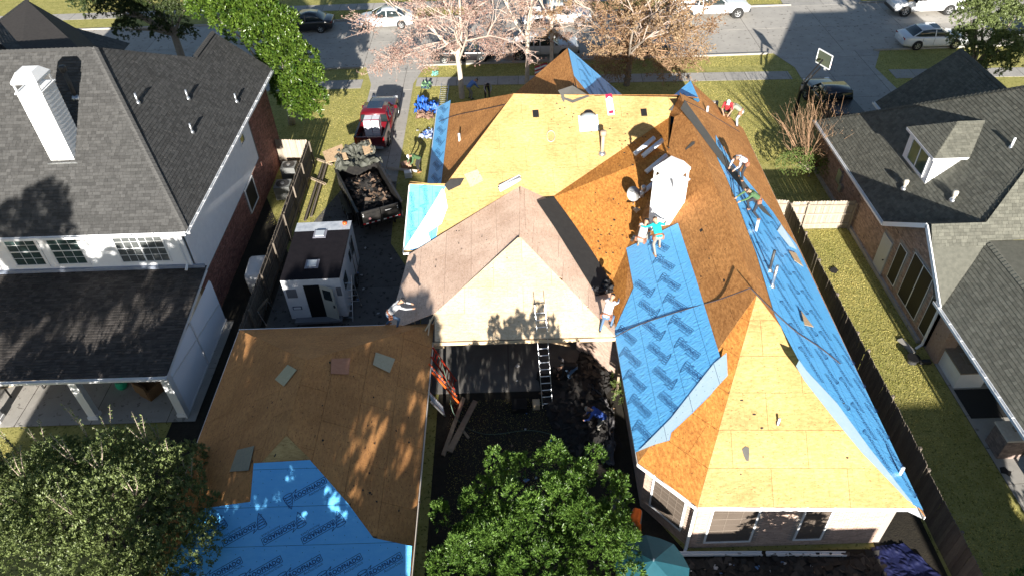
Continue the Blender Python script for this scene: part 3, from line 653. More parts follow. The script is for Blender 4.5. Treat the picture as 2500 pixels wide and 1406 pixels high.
underlay(house,[EP.at(*q) for q in((1905,550),(1944,612),(1925,604),(1895,566))],m='blue_pale',logos=False,h=.05,amp=.015)
# west hip strip, south-west corner, front gables
underlay(house,[WH.P(-4.48,31.3),WH.P(-3.62,30.6),WH.P(-3.55,39.7),WH.P(-4.48,40.6)],ang=R(205),step=1.25,voff=.62,amp=.008,row=3)
underlay(house,[V((-5.2,26.66,GP.z(-5.2,26.66))),GP.P(-3.78,26.8),GP.at(1082,470),GP.at(1088,456),GP.P(-4.94,29.36)],udir=(0,1,0),ang=R(12),step=.95,voff=.32,row=.62,amp=.02,folds=.015,sc=.7,off=-.6,loose=True)
underlay(house,[GP.at(*q) for q in((986,612),(1050,603),(1058,602),(1045,570),(1078,548),(1093,508),(1086,470),(1080,462),(1058,500),(1020,560))],m='blue_pale',logos=True,me=LOGOG,h=.085,amp=.012,ang=R(-40),step=1.5,voff=.5,sc=.8)
NE_=Pl(*polys['northgable_e'][:3]); 
underlay(house,[V((3.22,38.9,7.1)),V((3.3,33.6,7.1)),NE_.P(6.6,33.6),NE_.P(7.2,38.7)],ang=R(30),step=1.3,amp=.015,folds=.02)
NW2=Pl(*polys['neg_w'][:3])
underlay(house,[V((9.74,36.68,6.0)),V((9.74,34.35,6.0)),NW2.P(7.0,34.35),NW2.P(7.0,36.68)],udir=(0,1,0),ang=R(10),step=1.3,amp=.02,folds=.03,voff=.7)
# black and grey felt strips in the valleys
def strip(parent,pts,m,h=.05,name='felt_strip',amp=.01):
    """pts: (left,right) pairs along the strip"""
    rows=[];N=6
    for (l0,r0),(l1,r1) in zip(pts[:-1],pts[1:]):
        for k in range(8):
            t=k/8; a=V(l0).lerp(V(l1),t); b=V(r0).lerp(V(r1),t); rows.append([a.lerp(b,i/N)+V((0,0,h+amp*nz(a.x*3+i,a.y*3))) for i in range(N+1)])
    rows.append([V(pts[-1][0]).lerp(V(pts[-1][1]),i/N)+V((0,0,h)) for i in range(N+1)])
    mb=MB(); mb.loft(rows,cap=False,close=False); return mb.build(name,m,parent,True)
PEp=Pl(PR1,OB,OC)
CC_=Pl(OB,OC,OK1); strip(house,[(PEp.at(1310,493),CC_.at(1352,482)),(PEp.at(1355,560),CC_.at(1398,545)),(PEp.at(1400,632),CC_.at(1446,616)),(PEp.at(1442,700),CC_.at(1492,690)),(PEp.at(1455,725),CC_.at(1500,715))],mt['felt'],.05,'felt_strip',.012)
strip(house,[(EP.at(*l),EP.at(*r_)) for l,r_ in(((1661,268),(1672,247)),((1700,318),(1724,320)),((1737,368),(1768,382)),((1800,450),(1835,470)),((1862,520),(1890,540)))],mt['felt_grey'],.05)
for nm,q in(('felt_flap',[GP.at(1632,275,.1),GP.at(1645,257,.05),GP.at(1668,262,.08),V((8.5,32.2,6.75)),GP.at(1655,283,.25)]),('felt_flap',[GP.at(1362,226,.1),GP.at(1400,232,.0)+V((0,.6,.2)),GP.at(1440,238,.05),GP.at(1398,255,.06),GP.at(1375,245,.05)])):
    mesh(nm,q,[tuple(range(5))],mt['felt_grey'],house)
mesh('felt_flap',[GP.at(1085,455,.06),GP.at(1100,442,.1),GP.at(1134,437,.04),GP.at(1124,455,.05),GP.at(1095,468,.04)],[tuple(range(5))],mt['felt'],house)
mesh('felt_flap',[V((2.9,33.3,7.0)),V((3.9,33.5,6.6)),V((4.6,33.4,6.2)),V((4.2,34.6,6.3)),V((3.2,34.6,7.12))],[tuple(range(5))],mt['felt'],house)
# pipes and vents on the house roof
f=pipe(house,GP.at(1470,376),1.05,.09,M('flue_paint',(.42,.30,.22),.6),'flue_pipe',cap=True,n=12)
mb=MB(); c=GP.at(1437,302); fr=Frame([c,c+V((1,0,GP.b)),c+V((0,1,GP.c))])
mb.loft([[c+fr.u*sx*.48+fr.v*sy*.42+fr.n*hh for sx,sy in((-1,-1),(1,-1),(1,1),(-1,1))] for hh in(.015,.045)]); vt=mb.build('roof_ventilator',M('vent_dome',(.62,.70,.72),.4),house)
mb=MB(); mb.tube([c+V((0,0,.02)),c+V((0,.0,.28)),c+V((0,0,.33)),c+V((0,0,.40)),c+V((0,0,.45))],[.26,.26,.40,.38,.2],20); mb.build('dome',vt.data.materials[0],vt,True)
c2=GP.at(1437,281,.022); mb=MB(); mb.add([c2+fr.u*.27*math.cos(t)+fr.v*.27*math.sin(t) for t in np.linspace(0,2*math.pi,20)[:-1]],[tuple(range(19))]); mb.build('vent_opening',mt['screen'],house)
for pl_,q,hh,mm in((EP,(1878,662),1.0,'dark_metal'),(EP,(1884,700),1.0,'metal'),(EP,(1845,565),.55,'white_trim'),(EP,(1726,275),.35,'white_trim'),(WH,(1122,345),.45,'white_trim'),(EP,(2196,1158),.4,'white_trim')):
    pipe(house,pl_.at(*q),hh,.055,mt[mm],boot=mm!='white_trim')
SPl=Pl(*polys['south']); pipe(house,SPl.at(1899,1035),.3,.04,mt['white_trim'],boot=False); hole(SPl,1899,1033,.14,.14,house)
# ================================================================== GARAGE
gar=thing('garage','detached garage with stripped brown wood deck and blue underlay on its rear slope','garage',(-7.5,16,0),local=False)
A,B,Cc,D=V((-11.6,21.75,2.9)),V((-3.5,21.75,2.9)),V((-3.5,10.6,2.9)),V((-11.6,10.6,2.9)); E1,E2=V((-7.57,17.8,5.1)),V((-7.58,14.6,5.1))
gp=[[A,D,E2,E1],[E1,E2,Cc,B],[B,A,E1],[D,Cc,E2]]
gv=[];gf=[]
for p in gp: gf.append(tuple(range(len(gv),len(gv)+len(p)))); gv+=[q-V((0,0,.006)) for q in p]
gr=mesh('roof',gv,gf,mt['deck_gap'],gar); sheathe(gr,'sheathing_panel',gp,mt['osb_garage'])
wb=MB()
for a,b in(((-11.2,21.3),(-11.2,11)),((-11.2,11),(-3.9,11)),((-3.9,11),(-3.9,21.3)),((-3.9,21.3),(-11.2,21.3))): wallbox(wb,a,b,0,2.85)
wb.build('wall',mt['brick_dark'],gar)
fascia(gar,[(-11.65,21.8,2.9),(-5.5,21.78,2.9)],'white_trim',.12,.06); fascia(gar,[(-3.47,20.6,2.9),(-3.47,10.6,2.9)],'fascia',.16); fascia(gar,[(-11.63,21.7,2.9),(-11.63,10.6,2.9)],'white_trim')
GS=Pl(D,Cc,E2); GE=Pl(B,Cc,E2); GW=Pl(A,D,E1)
mesh('sheathing_panel',[GS.P(-7.58,14.55,.022),GS.at(640,1128,.022),GS.at(757,1120,.022)],[(0,1,2)],mt['osb_gold'],gr)
underlay(gar,[GS.at(x,y) for x,y in((620,1130),(757,1122),(800,1170),(850,1228),(912,1312),(1006,1332))]+[GS.P(-3.52,10.62),GS.P(-11.3,10.62)]+[GS.at(500,1240),GS.at(612,1224)],udir=(1,0,0),ang=R(28),step=1.22,voff=.45,row=1.15,amp=.008,off=-.3,flip=0)
# rear half of the garage drop: loose panel by the wall
# ================================================================== LEFT HOUSE
ZB,YB=2.3,36.4
lh=thing('stucco_house','two storey white stucco and red brick house with grey shingle roof and tall white chimney','house',(-22,32,0),local=False)
SE_=V((-14.0,25.05,5.6)); RD=V((-18.49,31.7,11.0)); 
l1=[V((-34,25.05,5.6)),SE_,RD,V((-34,31.7,11.0))]
l2=[SE_,V((-14.0,40.9,5.6)),V((-16.33,39.7,8.38)),V((-16.35,36.4,8.35)),RD]
l3=[V((-34,31.7,11)),RD,V((-16.35,36.4,8.35)),V((-22,41,6.0)),V((-34,41,6))]
l4=[V((-26.5,36.0,10)),V((-26.5,41.0,10)),V((-22.2,41.0,6.5)),V((-19.6,33.4,9.4)),V((-23,33.0,9.8))]
l5=[V((-26.5,41.0,10)),V((-26.5,34,10)),V((-33,34,5)),V((-33,41,5))]
l6=[V((-16.33,39.7,8.35)),V((-16.35,36.4,8.35)),V((-18.8,36.4,5.6)),V((-18.8,39.7,5.6))]
low=[V((-34,19.5,2.68)),V((-13.95,19.5,2.68)),V((-13.95,25.5,3.34)),V((-34,25.5,3.34))]
rv=[];rf=[]
for p in(l1,l2,l3,l4,l5,l6): rf.append(tuple(range(len(rv),len(rv)+len(p)))); rv+=[q for q in p]
lr=mesh('roof',rv,rf,mt['shingle_brown'],lh)
clipx=lambda p,x: p
vis=[V((-25.5,25.05,5.6)),SE_,RD,V((-27.5,31.7,11.0))]
tiled(lr,'shingle',[sh(vis),sh(l2),sh(l4),sh(l3[1:4])],mt['shingle_grey'])
lr2=mesh('lower_roof',low,[(0,1,2,3)],mt['shingle_brown'],lh)
tiled(lr2,'shingle',[sh([V((-24.5,19.5,2.68)),V((-13.95,19.5,2.68)),V((-13.95,25.5,3.34)),V((-24.5,25.5,3.34))])],mt['shingle_brown'])
def ridgecap(parent,a,b,m,step=.2):
    a,b=V(a),V(b); L=(b-a).length; d=(b-a).normalized(); s=d.cross(V((0,0,1))).normalized(); n=int(L/step); mb=MB()
    for i in range(n):
        p=a+d*(i*step); q=a+d*((i+1)*step+.03); l=.035; mb.add([p+V((0,0,.06)),p+s*.15-V((0,0,.03)),q+s*.15-V((0,0,.055)),q+V((0,0,.03)),p-s*.15-V((0,0,.03)),q-s*.15-V((0,0,.055))],[(0,1,2,3),(0,3,5,4),(0,4,1)])
    mb.build('ridge_cap',m,parent)
ridgecap(lr,RD,SE_,mt['shingle_grey']); ridgecap(lr,V((-27,31.7,11)),RD,mt['shingle_grey']); ridgecap(lr,V((-16.33,39.7,8.38)),V((-16.35,36.4,8.38)),mt['shingle_grey']); ridgecap(lr,V((-26.5,41,10)),V((-26.5,36,10)),mt['shingle_grey'])
wb=MB(); wallbox(wb,(-34,25.5),(-14.55,25.5),0,5.5); wallbox(wb,(-14.55,25.5),(-14.55,40.3),ZB,5.55); wallbox(wb,(-14.55,40.3),(-33,40.3),0,5.3)
wb.add([V((-14.55,40.2,5.4)),V((-16.33,40.2,8.2)),V((-18.8,40.2,5.4))],[(0,1,2)]); wb.build('stucco_wall',mt['stucco'],lh)
wb=MB(); wallbox(wb,(-14.52,25.45),(-14.52,40.35),0,ZB); wallbox(wb,(-14.5,YB),(-14.5,40.35),ZB-.05,5.5); bw_=wb.build('brick_wall',mt['mortar'],lh)
tiled(bw_,'brick',[BR(rect((-14.52,25.45),(-14.52,YB),0,ZB),[rect((-14.52,33.0),(-14.52,34.6),.8,2.3)]),BR(rect((-14.5,YB),(-14.5,40.35),0,5.5))],mt['brick_red'])
window(lh,(-14.5,33.1),(-14.5,34.5),.9,2.25,'screen',mull=0,rows=1); window(lh,(-14.55,34.6),(-14.55,35.2),4.2,5.0,'glass',mull=0,rows=2)
window(lh,(-17.55,25.5),(-15.45,25.5),3.75,5.2,'glass',mull=1,rows=2,muntin=6,blind=True,frame='white')
window(lh,(-20.45,25.5),(-19.15,25.5),3.75,5.2,'glass_teal',mull=0,rows=2,muntin=3,frame='white',fw=.12); window(lh,(-22.3,25.5),(-21.0,25.5),3.75,5.2,'glass_teal',mull=0,rows=2,muntin=3,frame='white',fw=.12)
gutter(lh,(-30,25.0,5.58),(-14.0,25.0,5.58),mt['white_trim'],out=(0,-1,0)); gutter(lh,(-13.98,25.0,5.58),(-13.98,40.6,5.58),mt['white_trim'],out=(1,0,0)); gutter(lh,(-30,19.45,2.66),(-13.95,19.45,2.66),mt['white_trim'],out=(0,-1,0),hang=False)
mb=MB(); mb.tube([(-14.8,25.1,5.45),(-14.75,25.35,5.2),(-14.72,25.38,3.6),(-14.72,25.1,3.45)],.06,8); mb.build('downspout',mt['white_trim'],lh)
mb=MB(); mb.box((-14.63,25.46,4.4),(.22,.12,2.2)); mb.build('corner_trim',mt['white_trim'],lh)
mb=MB(); mb.box((-20,25.42,3.42),(12,.1,.16)); mb.build('flashing',M('blue_flashing',(.20,.24,.33),.6,(.3,.33,.38),scale=6),lh)
chimney(lh,-20.01,-19.0,27.65,28.75,6.9,10.85,11.65,mt['white'],True)
mb=MB(); mb.box((-19.5,27.58,7.62),(1.3,.14,.1)); mb.build('chimney_flashing',mt['metal'],lh)
LE=Pl(*[l2[i] for i in(0,1,2)]); LS=Pl(*l1[:3])
for q in((338,253),(460,243),(578,250),(470,325)): pipe(lh,LE.at(*q),.5,.05,mt['metal'])
pipe(lh,LS.at(186,240),1.3,.09,mt['dark_metal'],'flue_pipe',cap=True)
# covered porch: floor, posts, louvred side
po=slabs('porch_slab',[(-34,19.3),(-13.6,19.3),(-13.6,25.4),(-34,25.4)],.06,3,3.2,mt['concrete'],u=(1,0,0))
for x in(-22.05,-17.95,-14.2):
    mb=MB(); mb.box((x,19.72,1.3),(.34,.3,2.6)); mb.box((x,19.72,.13),(.42,.38,.2)); mb.build('post',mt['white_trim'],lh)
sc_=MB(); sc_.bar((-13.98,19.6,.1),(-13.98,25.4,.1),.06,.1); sc_.bar((-13.98,19.6,2.6),(-13.98,25.4,3.2),.06,.14); sc_.bar((-13.97,19.6,.1),(-13.97,19.6,2.7),.06,.3); sc_.bar((-13.98,22.5,.1),(-13.98,22.5,2.9),.05,.08); sc_.bar((-13.98,19.7,2.3),(-13.98,25.3,1.2),.05,.05); sf=sc_.build('screen_frame',mt['white_trim'],lh)
k=.2; lou=MB(); lou.box((-.03,2.88,-.02),(.012,5.7,.13),Matrix.Rotation(R(-35),3,'Y')); lme=lou.build('louvre',M('louvre_white',(.74,.77,.82),.45),sf); lme.location=(-13.98,19.62,k)
while k<2.5:
    k+=.085; c=lme.copy(); COL.objects.link(c); c.location=(-13.98,19.62,k)
# ================================================================== RIGHT HOUSE
rh=thing('gabled_brick_house','brown brick house with olive grey shingle roof, white dormer and arched dark windows','house',(22,28,0),local=False)
H1=V((17.55,37.6,2.82)); H2=V((17.5,27.44,3.0)); HA=V((24.4,28.2,9.85)); GX=V((19.72,24.55,5.08)); GAx=V((17.45,24.55,5.08)); GR=V((17.45,21.66,3.04)); PV=V((19.83,23.9,4.62))
r1=[H1,V((17.52,27.6,2.86)),GX,HA]
r2=[GAx,V((17.45,27.5,3.0)),V((17.52,27.6,2.9)),GX]
RS=Pl(GAx,GR,GX)
r3=[GAx,GR,PV,V((34,23.9,RS.z(34,23.9)-.02)),V((34,28.2,9.85)),HA,GX]
r4=[V((17.47,22.0,2.92)),V((17.53,4,2.92)),V((19.83,4,4.62)),PV]
r5=[PV,V((19.83,4,4.62)),V((26,4,4.5)),V((26,23.9,4.5))]
r6=[V((25.5,39.4,6.05)),V((21.7,39.5,2.85)),V((21.7,35.5,2.85)),V((25.5,32.5,6.05))]
r7=[V((25.5,39.4,6.05)),V((25.5,32.5,6.05)),V((29.5,32.5,2.85)),V((29.5,39.4,2.85))]
r8=[HA,V((34,28.2,9.85)),V((34,37.6,2.8)),H1]
rv=[];rf=[]
for p in(r1,r2,r3,r4,r5,r6,r7,r8): rf.append(tuple(range(len(rv),len(rv)+len(p)))); rv+=p
rr=mesh('roof',rv,rf,mt['shingle_green'],rh)
tiled(rr,'shingle',[sh(r1),sh(r2),sh(r3),sh([V((17.47,22.0,2.92)),V((17.5,14.5,2.92)),V((19.83,14.5,4.62)),PV]),sh(r6),sh(r7)],mt['shingle_green'])
ridgecap(rr,HA,GX,mt['shingle_green']); ridgecap(rr,PV,V((19.83,14,4.62)),mt['shingle_green']); ridgecap(rr,HA,H1,mt['shingle_green']); ridgecap(rr,V((25.5,39.4,6.05)),V((25.5,32.5,6.05)),mt['shingle_green'])
wb=MB(); wallbox(wb,(17.92,37.2),(17.92,22.3),0,2.85); wb.add([V((17.92,27.6,2.8)),V((17.92,24.55,4.9)),V((17.92,21.9,2.95))],[(0,1,2)]); wallbox(wb,(17.92,22.3),(25,22.3),0,2.8); wallbox(wb,(22.0,39.0),(22.0,35),0,2.8); wallbox(wb,(29,39),(22,39),0,2.8)
rw=wb.build('wall',mt['mortar'],rh)
wins=[(26.45,25.75,.55,2.55),(25.2,24.35,.55,3.0),(24.3,23.45,.55,3.0),(22.95,22.35,.55,2.5)]
hl=[rect((17.92,a+.06),(17.92,b-.06),z0-.05,z1+.12) for a,b,z0,z1 in wins]+[rect((17.92,27.95),(17.92,27.0),0,2.2)]
tiled(rw,'brick',[BR(rect((17.92,37.2),(17.92,22.3),.12,2.84),hl),BR([V((17.92,27.4,2.86)),V((17.92,22.0,2.86)),V((17.92,24.55,4.85))],hl)],mt['brick_tan'])
for a,b,z0,z1 in wins: window(rh,(17.9,a),(17.9,b),z0,z1,'screen',mull=0,frame='white_trim',fw=.025,out=.03)
mb=MB(); mb.box((17.89,27.47,1.05),(.06,.92,2.1)); dr=mb.build('door',M('door_paint',(.46,.47,.48),.5),rh); mb=MB(); mb.tube([(17.84,27.15,1.0),(17.78,27.15,1.0)],.035,8); mb.build('handle',mt['dark_metal'],dr)
for a,b in((V((17.4,27.55,2.9)),V((17.4,24.55,5.02))),(V((17.4,24.55,5.02)),V((17.4,21.7,2.95)))):
    mb=MB(); mb.bar(a,b,.05,.2); mb.build('bargeboard',mt['white_trim'],rh)
gutter(rh,(17.5,37.6,2.82),(17.5,27.6,2.84),mt['white_trim'],out=(-1,0,0),hang=False); gutter(rh,(17.45,22.1,2.9),(17.5,6,2.9),mt['white_trim'],out=(-1,0,0)); gutter(rh,(21.65,39.5,2.83),(21.65,35.6,2.83),mt['white_trim'],out=(-1,0,0),hang=False)
mb=MB(); mb.tube([(17.45,22.05,2.8),(17.8,22.2,2.45),(17.82,22.2,.25),(17.55,22.1,.08)],.06,8); mb.build('downspout',mt['white_trim'],rh)
mb=MB(); mb.box((17.86,29.9,.08),(.16,14.8,.24)); mb.build('foundation',mt['concrete'],rh)
# brick pier under the corner, porch pier
mb=MB(); mb.box((18.3,21.7,1.4),(.6,.9,2.75)); mb.build('pier',mt['brick_tan'],rh)
mb=MB(); mb.box((18.6,16.75,.55),(.85,.85,1.1)); pq=mb.build('pier',mt['brick_dark'],rh); mb=MB(); mb.box((18.6,16.75,1.13),(.95,.95,.08)); mb.build('coping',mt['fascia'],pq); mb=MB(); mb.box((18.7,16.8,2.0),(.2,.2,1.7)); mb.build('post',mt['old_lumber'],rh)
tiled(pq,'brick',[BR(rect((18.175,17.175),(18.175,16.325),.02,1.08)),BR(rect((18.175,16.325),(19.025,16.325),.02,1.08))],mt['brick_dark'])
# dormer
dm=[V((19.0,28.2,6.0)),V((19.0,31.05,6.0))]
DR0=V((20.35,29.62,7.0)); DR1=V((22.3,29.62,7.0))
wb=MB(); wb.add([V((19.15,28.35,4.2)),V((19.15,30.85,4.2)),V((19.15,30.85,6.0)),V((19.15,28.35,6.0)),V((22,28.35,6.0)),V((22,28.35,4.2)),V((22,30.85,6.0)),V((22,30.85,4.2))],[(0,1,2,3),(0,3,4,5),(1,7,6,2)]); dwl=wb.build('dormer_wall',mt['white'],rh)
dp=[[dm[0],dm[1],DR0],[dm[0],DR0,DR1,V((22.0,28.2,6.0))],[dm[1],DR0,DR1,V((22.0,31.05,6.0))]]
rv=[];rf=[]
for p in dp: rf.append(tuple(range(len(rv),len(rv)+len(p)))); rv+=p
dr_=mesh('dormer_roof',rv,rf,mt['shingle_green'],rh); tiled(dr_,'shingle',[sh(p) for p in dp],mt['shingle_green'])
window(rh,(19.13,30.35),(19.13,28.75),4.75,5.8,'glass_teal',mull=1,frame='white_trim'); fascia(rh,[(18.98,31.05,6.02),(18.98,28.2,6.02)],'white_trim',.12); fascia(rh,[(18.98,28.18,6.02),(21.2,28.18,6.02)],'white_trim',.1)
RW=Pl(*r1[:3])
for q in((2206,462),(2325,490)): pipe(rh,RW.at(*q),.32,.07,M('tan_vent',(.5,.47,.4),.5),cap=True)
pipe(rh,RW.at(2467,362),.5,.05,mt['white_trim'],boot=True)
# ================================================================== FENCES
def fence(name,label,runs,face=1,m='fence',capped=False):
    """runs: list of (a,b,height)"""
    a0=runs[0][0]; f=thing(name,label,'fence',(a0[0],a0[1],0),local=False)
    cache={}
    for a,b,h in runs:
        a,b=V((a[0],a[1],0)),V((b[0],b[1],0)); d=(b-a); L=d.length; d.normalize(); n=V((d.y,-d.x,0))*face; ang=math.atan2(d.y,d.x); k=.0; i=0
        if h not in cache:
            mb=MB(); w_=.137; mb.add([V((x,y,z)) for y in(-.009,.009) for x,z in((0,.03),(w_,.03),(w_,h-.04),(w_-.035,h),(.035,h),(0,h-.04))],[(5,4,3,2,1,0),(6,7,8,9,10,11)]+[(j,(j+1)%6,(j+1)%6+6,j+6) for j in range(6)])
            me=bpy.data.meshes.new('picket'); me.from_pydata([tuple(q) for q in mb.v],[],mb.f); me.materials.append(mt[m]); me.update(); cache[h]=me
        while k<L-.1:
            o=bpy.data.objects.new('picket',cache[h]); link(o,f); o.location=a+d*k+n*.03+V((0,0,random.uniform(-.012,.012))); o.rotation_euler=(random.uniform(-.008,.008),random.uniform(-.006,.006),ang); k+=.142
        for z in(.35,h*.55,h-.25):
            mb=MB(); mb.bar(a-n*.02+V((0,0,z)),b-n*.02+V((0,0,z)),.04,.09); mb.build('rail',mt[m],f)
        k=0
        while k<=L+.01:
            mb=MB(); p=a+d*min(k,L); mb.box(p-n*.08+V((0,0,h/2-.03)),(.09,.09,h-.06),ang); mb.build('post',mt[m],f); k+=2.44
        if capped: mb=MB(); mb.bar(a+V((0,0,h)),b+V((0,0,h)),.12,.03); mb.build('cap_rail',mt[m],f)
    return f
fence('picket_fence','weathered grey picket fence between the brick house and the mown strip',[((14.3,31.0),(14.3,26.6),1.85),((14.33,26.6),(14.36,20.6),1.72),((14.36,20.6),(14.36,14.9),1.8),((14.36,14.9),(14.4,7.5),1.66)],face=1)
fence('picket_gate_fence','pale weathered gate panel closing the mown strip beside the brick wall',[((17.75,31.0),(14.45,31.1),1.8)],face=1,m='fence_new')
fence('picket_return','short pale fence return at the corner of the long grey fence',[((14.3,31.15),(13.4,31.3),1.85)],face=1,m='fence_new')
fence('picket_fence','dark weathered fence along the driveway in front of the red brick wall',[((-12.35,39.0),(-12.25,31.5),1.85),((-12.25,31.5),(-12.2,22.4),1.85),((-12.2,22.4),(-12.0,10.5),1.8)],face=1)
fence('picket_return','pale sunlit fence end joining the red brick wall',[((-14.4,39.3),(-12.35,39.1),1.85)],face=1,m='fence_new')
# ================================================================== VEHICLES
def wheel_meshes(r,w_):
    t=MB(); n=20; prof=[(r*.62,-w_/2),(r*.93,-w_/2),(r,-w_/2+.03),(r,w_/2-.03),(r*.93,w_/2),(r*.62,w_/2)]
    t.loft([[V((p[0]*math.cos(2*math.pi*k/n),p[1],p[0]*math.sin(2*math.pi*k/n))) for p in prof] for k in range(n)]+[[V((p[0],p[1],0)) for p in prof]],cap=False,close=True)
    a=bpy.data.meshes.new('tyre'); a.from_pydata([tuple(q) for q in t.v],[],t.f); a.materials.append(mt['rubber'])
    h=MB(); h.tube([(0,-w_*.1,0),(0,w_*.30,0)],r*.64,16); 
    h.cur=1
    for k in range(5):
        an=2*math.pi*k/5; h.bar((0,w_*.34,0),(r*.6*math.cos(an),w_*.36,r*.6*math.sin(an)),.05*r/.33,.05)
    h.tube([(0,w_*.3,0),(0,w_*.40,0)],r*.15,8)
    for k in range(16):
        a0,a1=2*math.pi*k/16,2*math.pi*(k+1)/16; q=lambda an,rr,y:V((rr*math.cos(an),y,rr*math.sin(an)))
        h.add([q(a0,r*.56,w_*.38),q(a1,r*.56,w_*.38),q(a1,r*.64,w_*.40),q(a0,r*.64,w_*.40)],[(0,1,2,3)])
    b=bpy.data.meshes.new('rim'); b.from_pydata([tuple(q) for q in h.v],[],h.f); b.materials.append(mt['dark_metal']); b.materials.append(mt['alu']); b.polygons.foreach_set('material_index',h.m)
    return a,b
WHS=wheel_meshes(.33,.22); WHP=wheel_meshes(.41,.27)
def add_wheels(root,xs,hw,r,ms):
    for x in xs:
        for s in(-1,1):
            o=bpy.data.objects.new('wheel',ms[0]); link(o,root); o.location=(x,s*(hw-.10),r); o.rotation_euler=(0,0,0 if s>0 else math.pi)
            q=bpy.data.objects.new('rim',ms[1]); link(q,o)
mt['lens_red']=M('tail_lens',(.25,.008,.01),.25); mt['lens_white']=M('head_lens',(.75,.77,.8),.15); mt['chrome']=M('chrome',(.7,.7,.72),.15,metal=1.)
def paint(name,c,rough=.28): return M(name,c,rough,coat=.6,spec=.5)
def ring(x,hw,zb,zt,r_=.12,top=.93,ns=4):
    p=[]
    half=[(hw*.90,zb),(hw*.98,zb+.12),(hw,zb+.3*(zt-zb)+.06),(hw*.985,zt-.16),(hw*top,zt-.03),(hw*top*.82,zt)]
    return [V((x,y,z)) for y,z in half]+[V((x,-y,z)) for y,z in half[::-1]]
def cabin(root,st,paintm,glass,roof_from,roof_to,pillars):
    """st: stations (x, zbelt, zroof, hw_belt, hw_roof)"""
    mb=MB(); rg=[]
    for x,zb,zr,hb,hr in st: rg.append([V((x,hb,zb)),V((x,hr,zr-.02)),V((x,hr*.9,zr)),V((x,-hr*.9,zr)),V((x,-hr,zr-.02)),V((x,-hb,zb))])
    mb.loft(rg); g=mb.build('glasshouse',glass,root,True)
    r_=MB(); rg=[]
    for x,zb,zr,hb,hr in st[roof_from:roof_to+1]: rg.append([V((x,hr*1.015,zr-.05)),V((x,hr*.95,zr+.018)),V((x,-hr*.95,zr+.018)),V((x,-hr*1.015,zr-.05))])
    r_.loft(rg); r_.build('cabin_roof',paintm,root,True)
    for i,j,u in pillars:      # pillar between station i and j at share u along belt->roof
        for s in(-1,1):
            a=st[i];b=st[j]; p=MB(); p.bar((a[0],s*(a[3]*1.005),a[1]),(b[0],s*(b[4]*1.012),b[2]-.03),.07,.045); p.build('pillar',paintm,root)
def sedan(loc,rz,col,label,group='cars parked along the street',L=4.8,rnm='parked_car',sunroof=False,key=None):
    root=thing(rnm,label,'car',loc,rz,group); pm=paint('paint_'+label[:12],col); hw=.91; h=L/2
    mb=MB(); S=[(-h,.74,.42,.80),(-h+.06,.84,.30,.93),(-h+.55,.90,.22,1.0),(-h+1.2,.91,.20,1.0),(-.2,.91,.19,.97),(.7,.91,.19,.95),(1.3,.90,.20,.93),(h-.55,.87,.22,.86),(h-.12,.78,.28,.74),(h,.66,.36,.60)]
    mb.loft([ring(x,w_,zb,zt) for x,w_,zb,zt in S]); mb.build('body',pm,root,True)
    st=[(-h+.62,.98,1.0,.78,.70),(-h+1.25,.98,1.38,.82,.63),(-.55,.97,1.46,.83,.64),(.15,.96,1.44,.83,.64),(1.12,.94,.97,.80,.70)]
    cabin(root,st,pm,mt['glass'],1,3,[(0,1,0),(4,3,0)])
    mb=MB()
    for s in(-1,1): mb.bar((-.25,s*.838,.98),(-.25,s*.665,1.42),.06,.05)
    mb.build('door_pillar',pm,root)
    for s in(-1,1):
        for x in(-.27,.72,-1.12): mb=MB(); mb.box((x,s*.912,.62),(.012,.012,.55)); mb.build('door_seam',mt['rubber'],root)
        mb=MB(); mb.box((-h+.1,s*.62,.82),(.18,.34,.12)); mb.build('taillight',mt['lens_red'],root)
        mb=MB(); mb.box((h-.14,s*.58,.62),(.22,.34,.10)); mb.build('headlight',mt['lens_white'],root)
        mb=MB(); mb.sphere((.82,s*.98,1.0),(.07,.11,.07),8,5); mb.build('mirror',pm,root,True)
        for x in(-1.42,1.42): mb=MB(); mb.tube([(x,s*.86,.34),(x,s*.918,.34)],.39,18); mb.build('wheel_arch',mt['rubber'],root)
    if sunroof: mb=MB(); mb.box((-.1,0,1.473),(.55,.8,.012)); mb.build('sunroof',mt['glass'],root)
    mb=MB(); mb.box((-h-.005,0,.6),(.02,.5,.12)); mb.build('number_plate',mt['white_trim'],root)
    add_wheels(root,(-1.42,1.42),.95,.33,WHS); return root
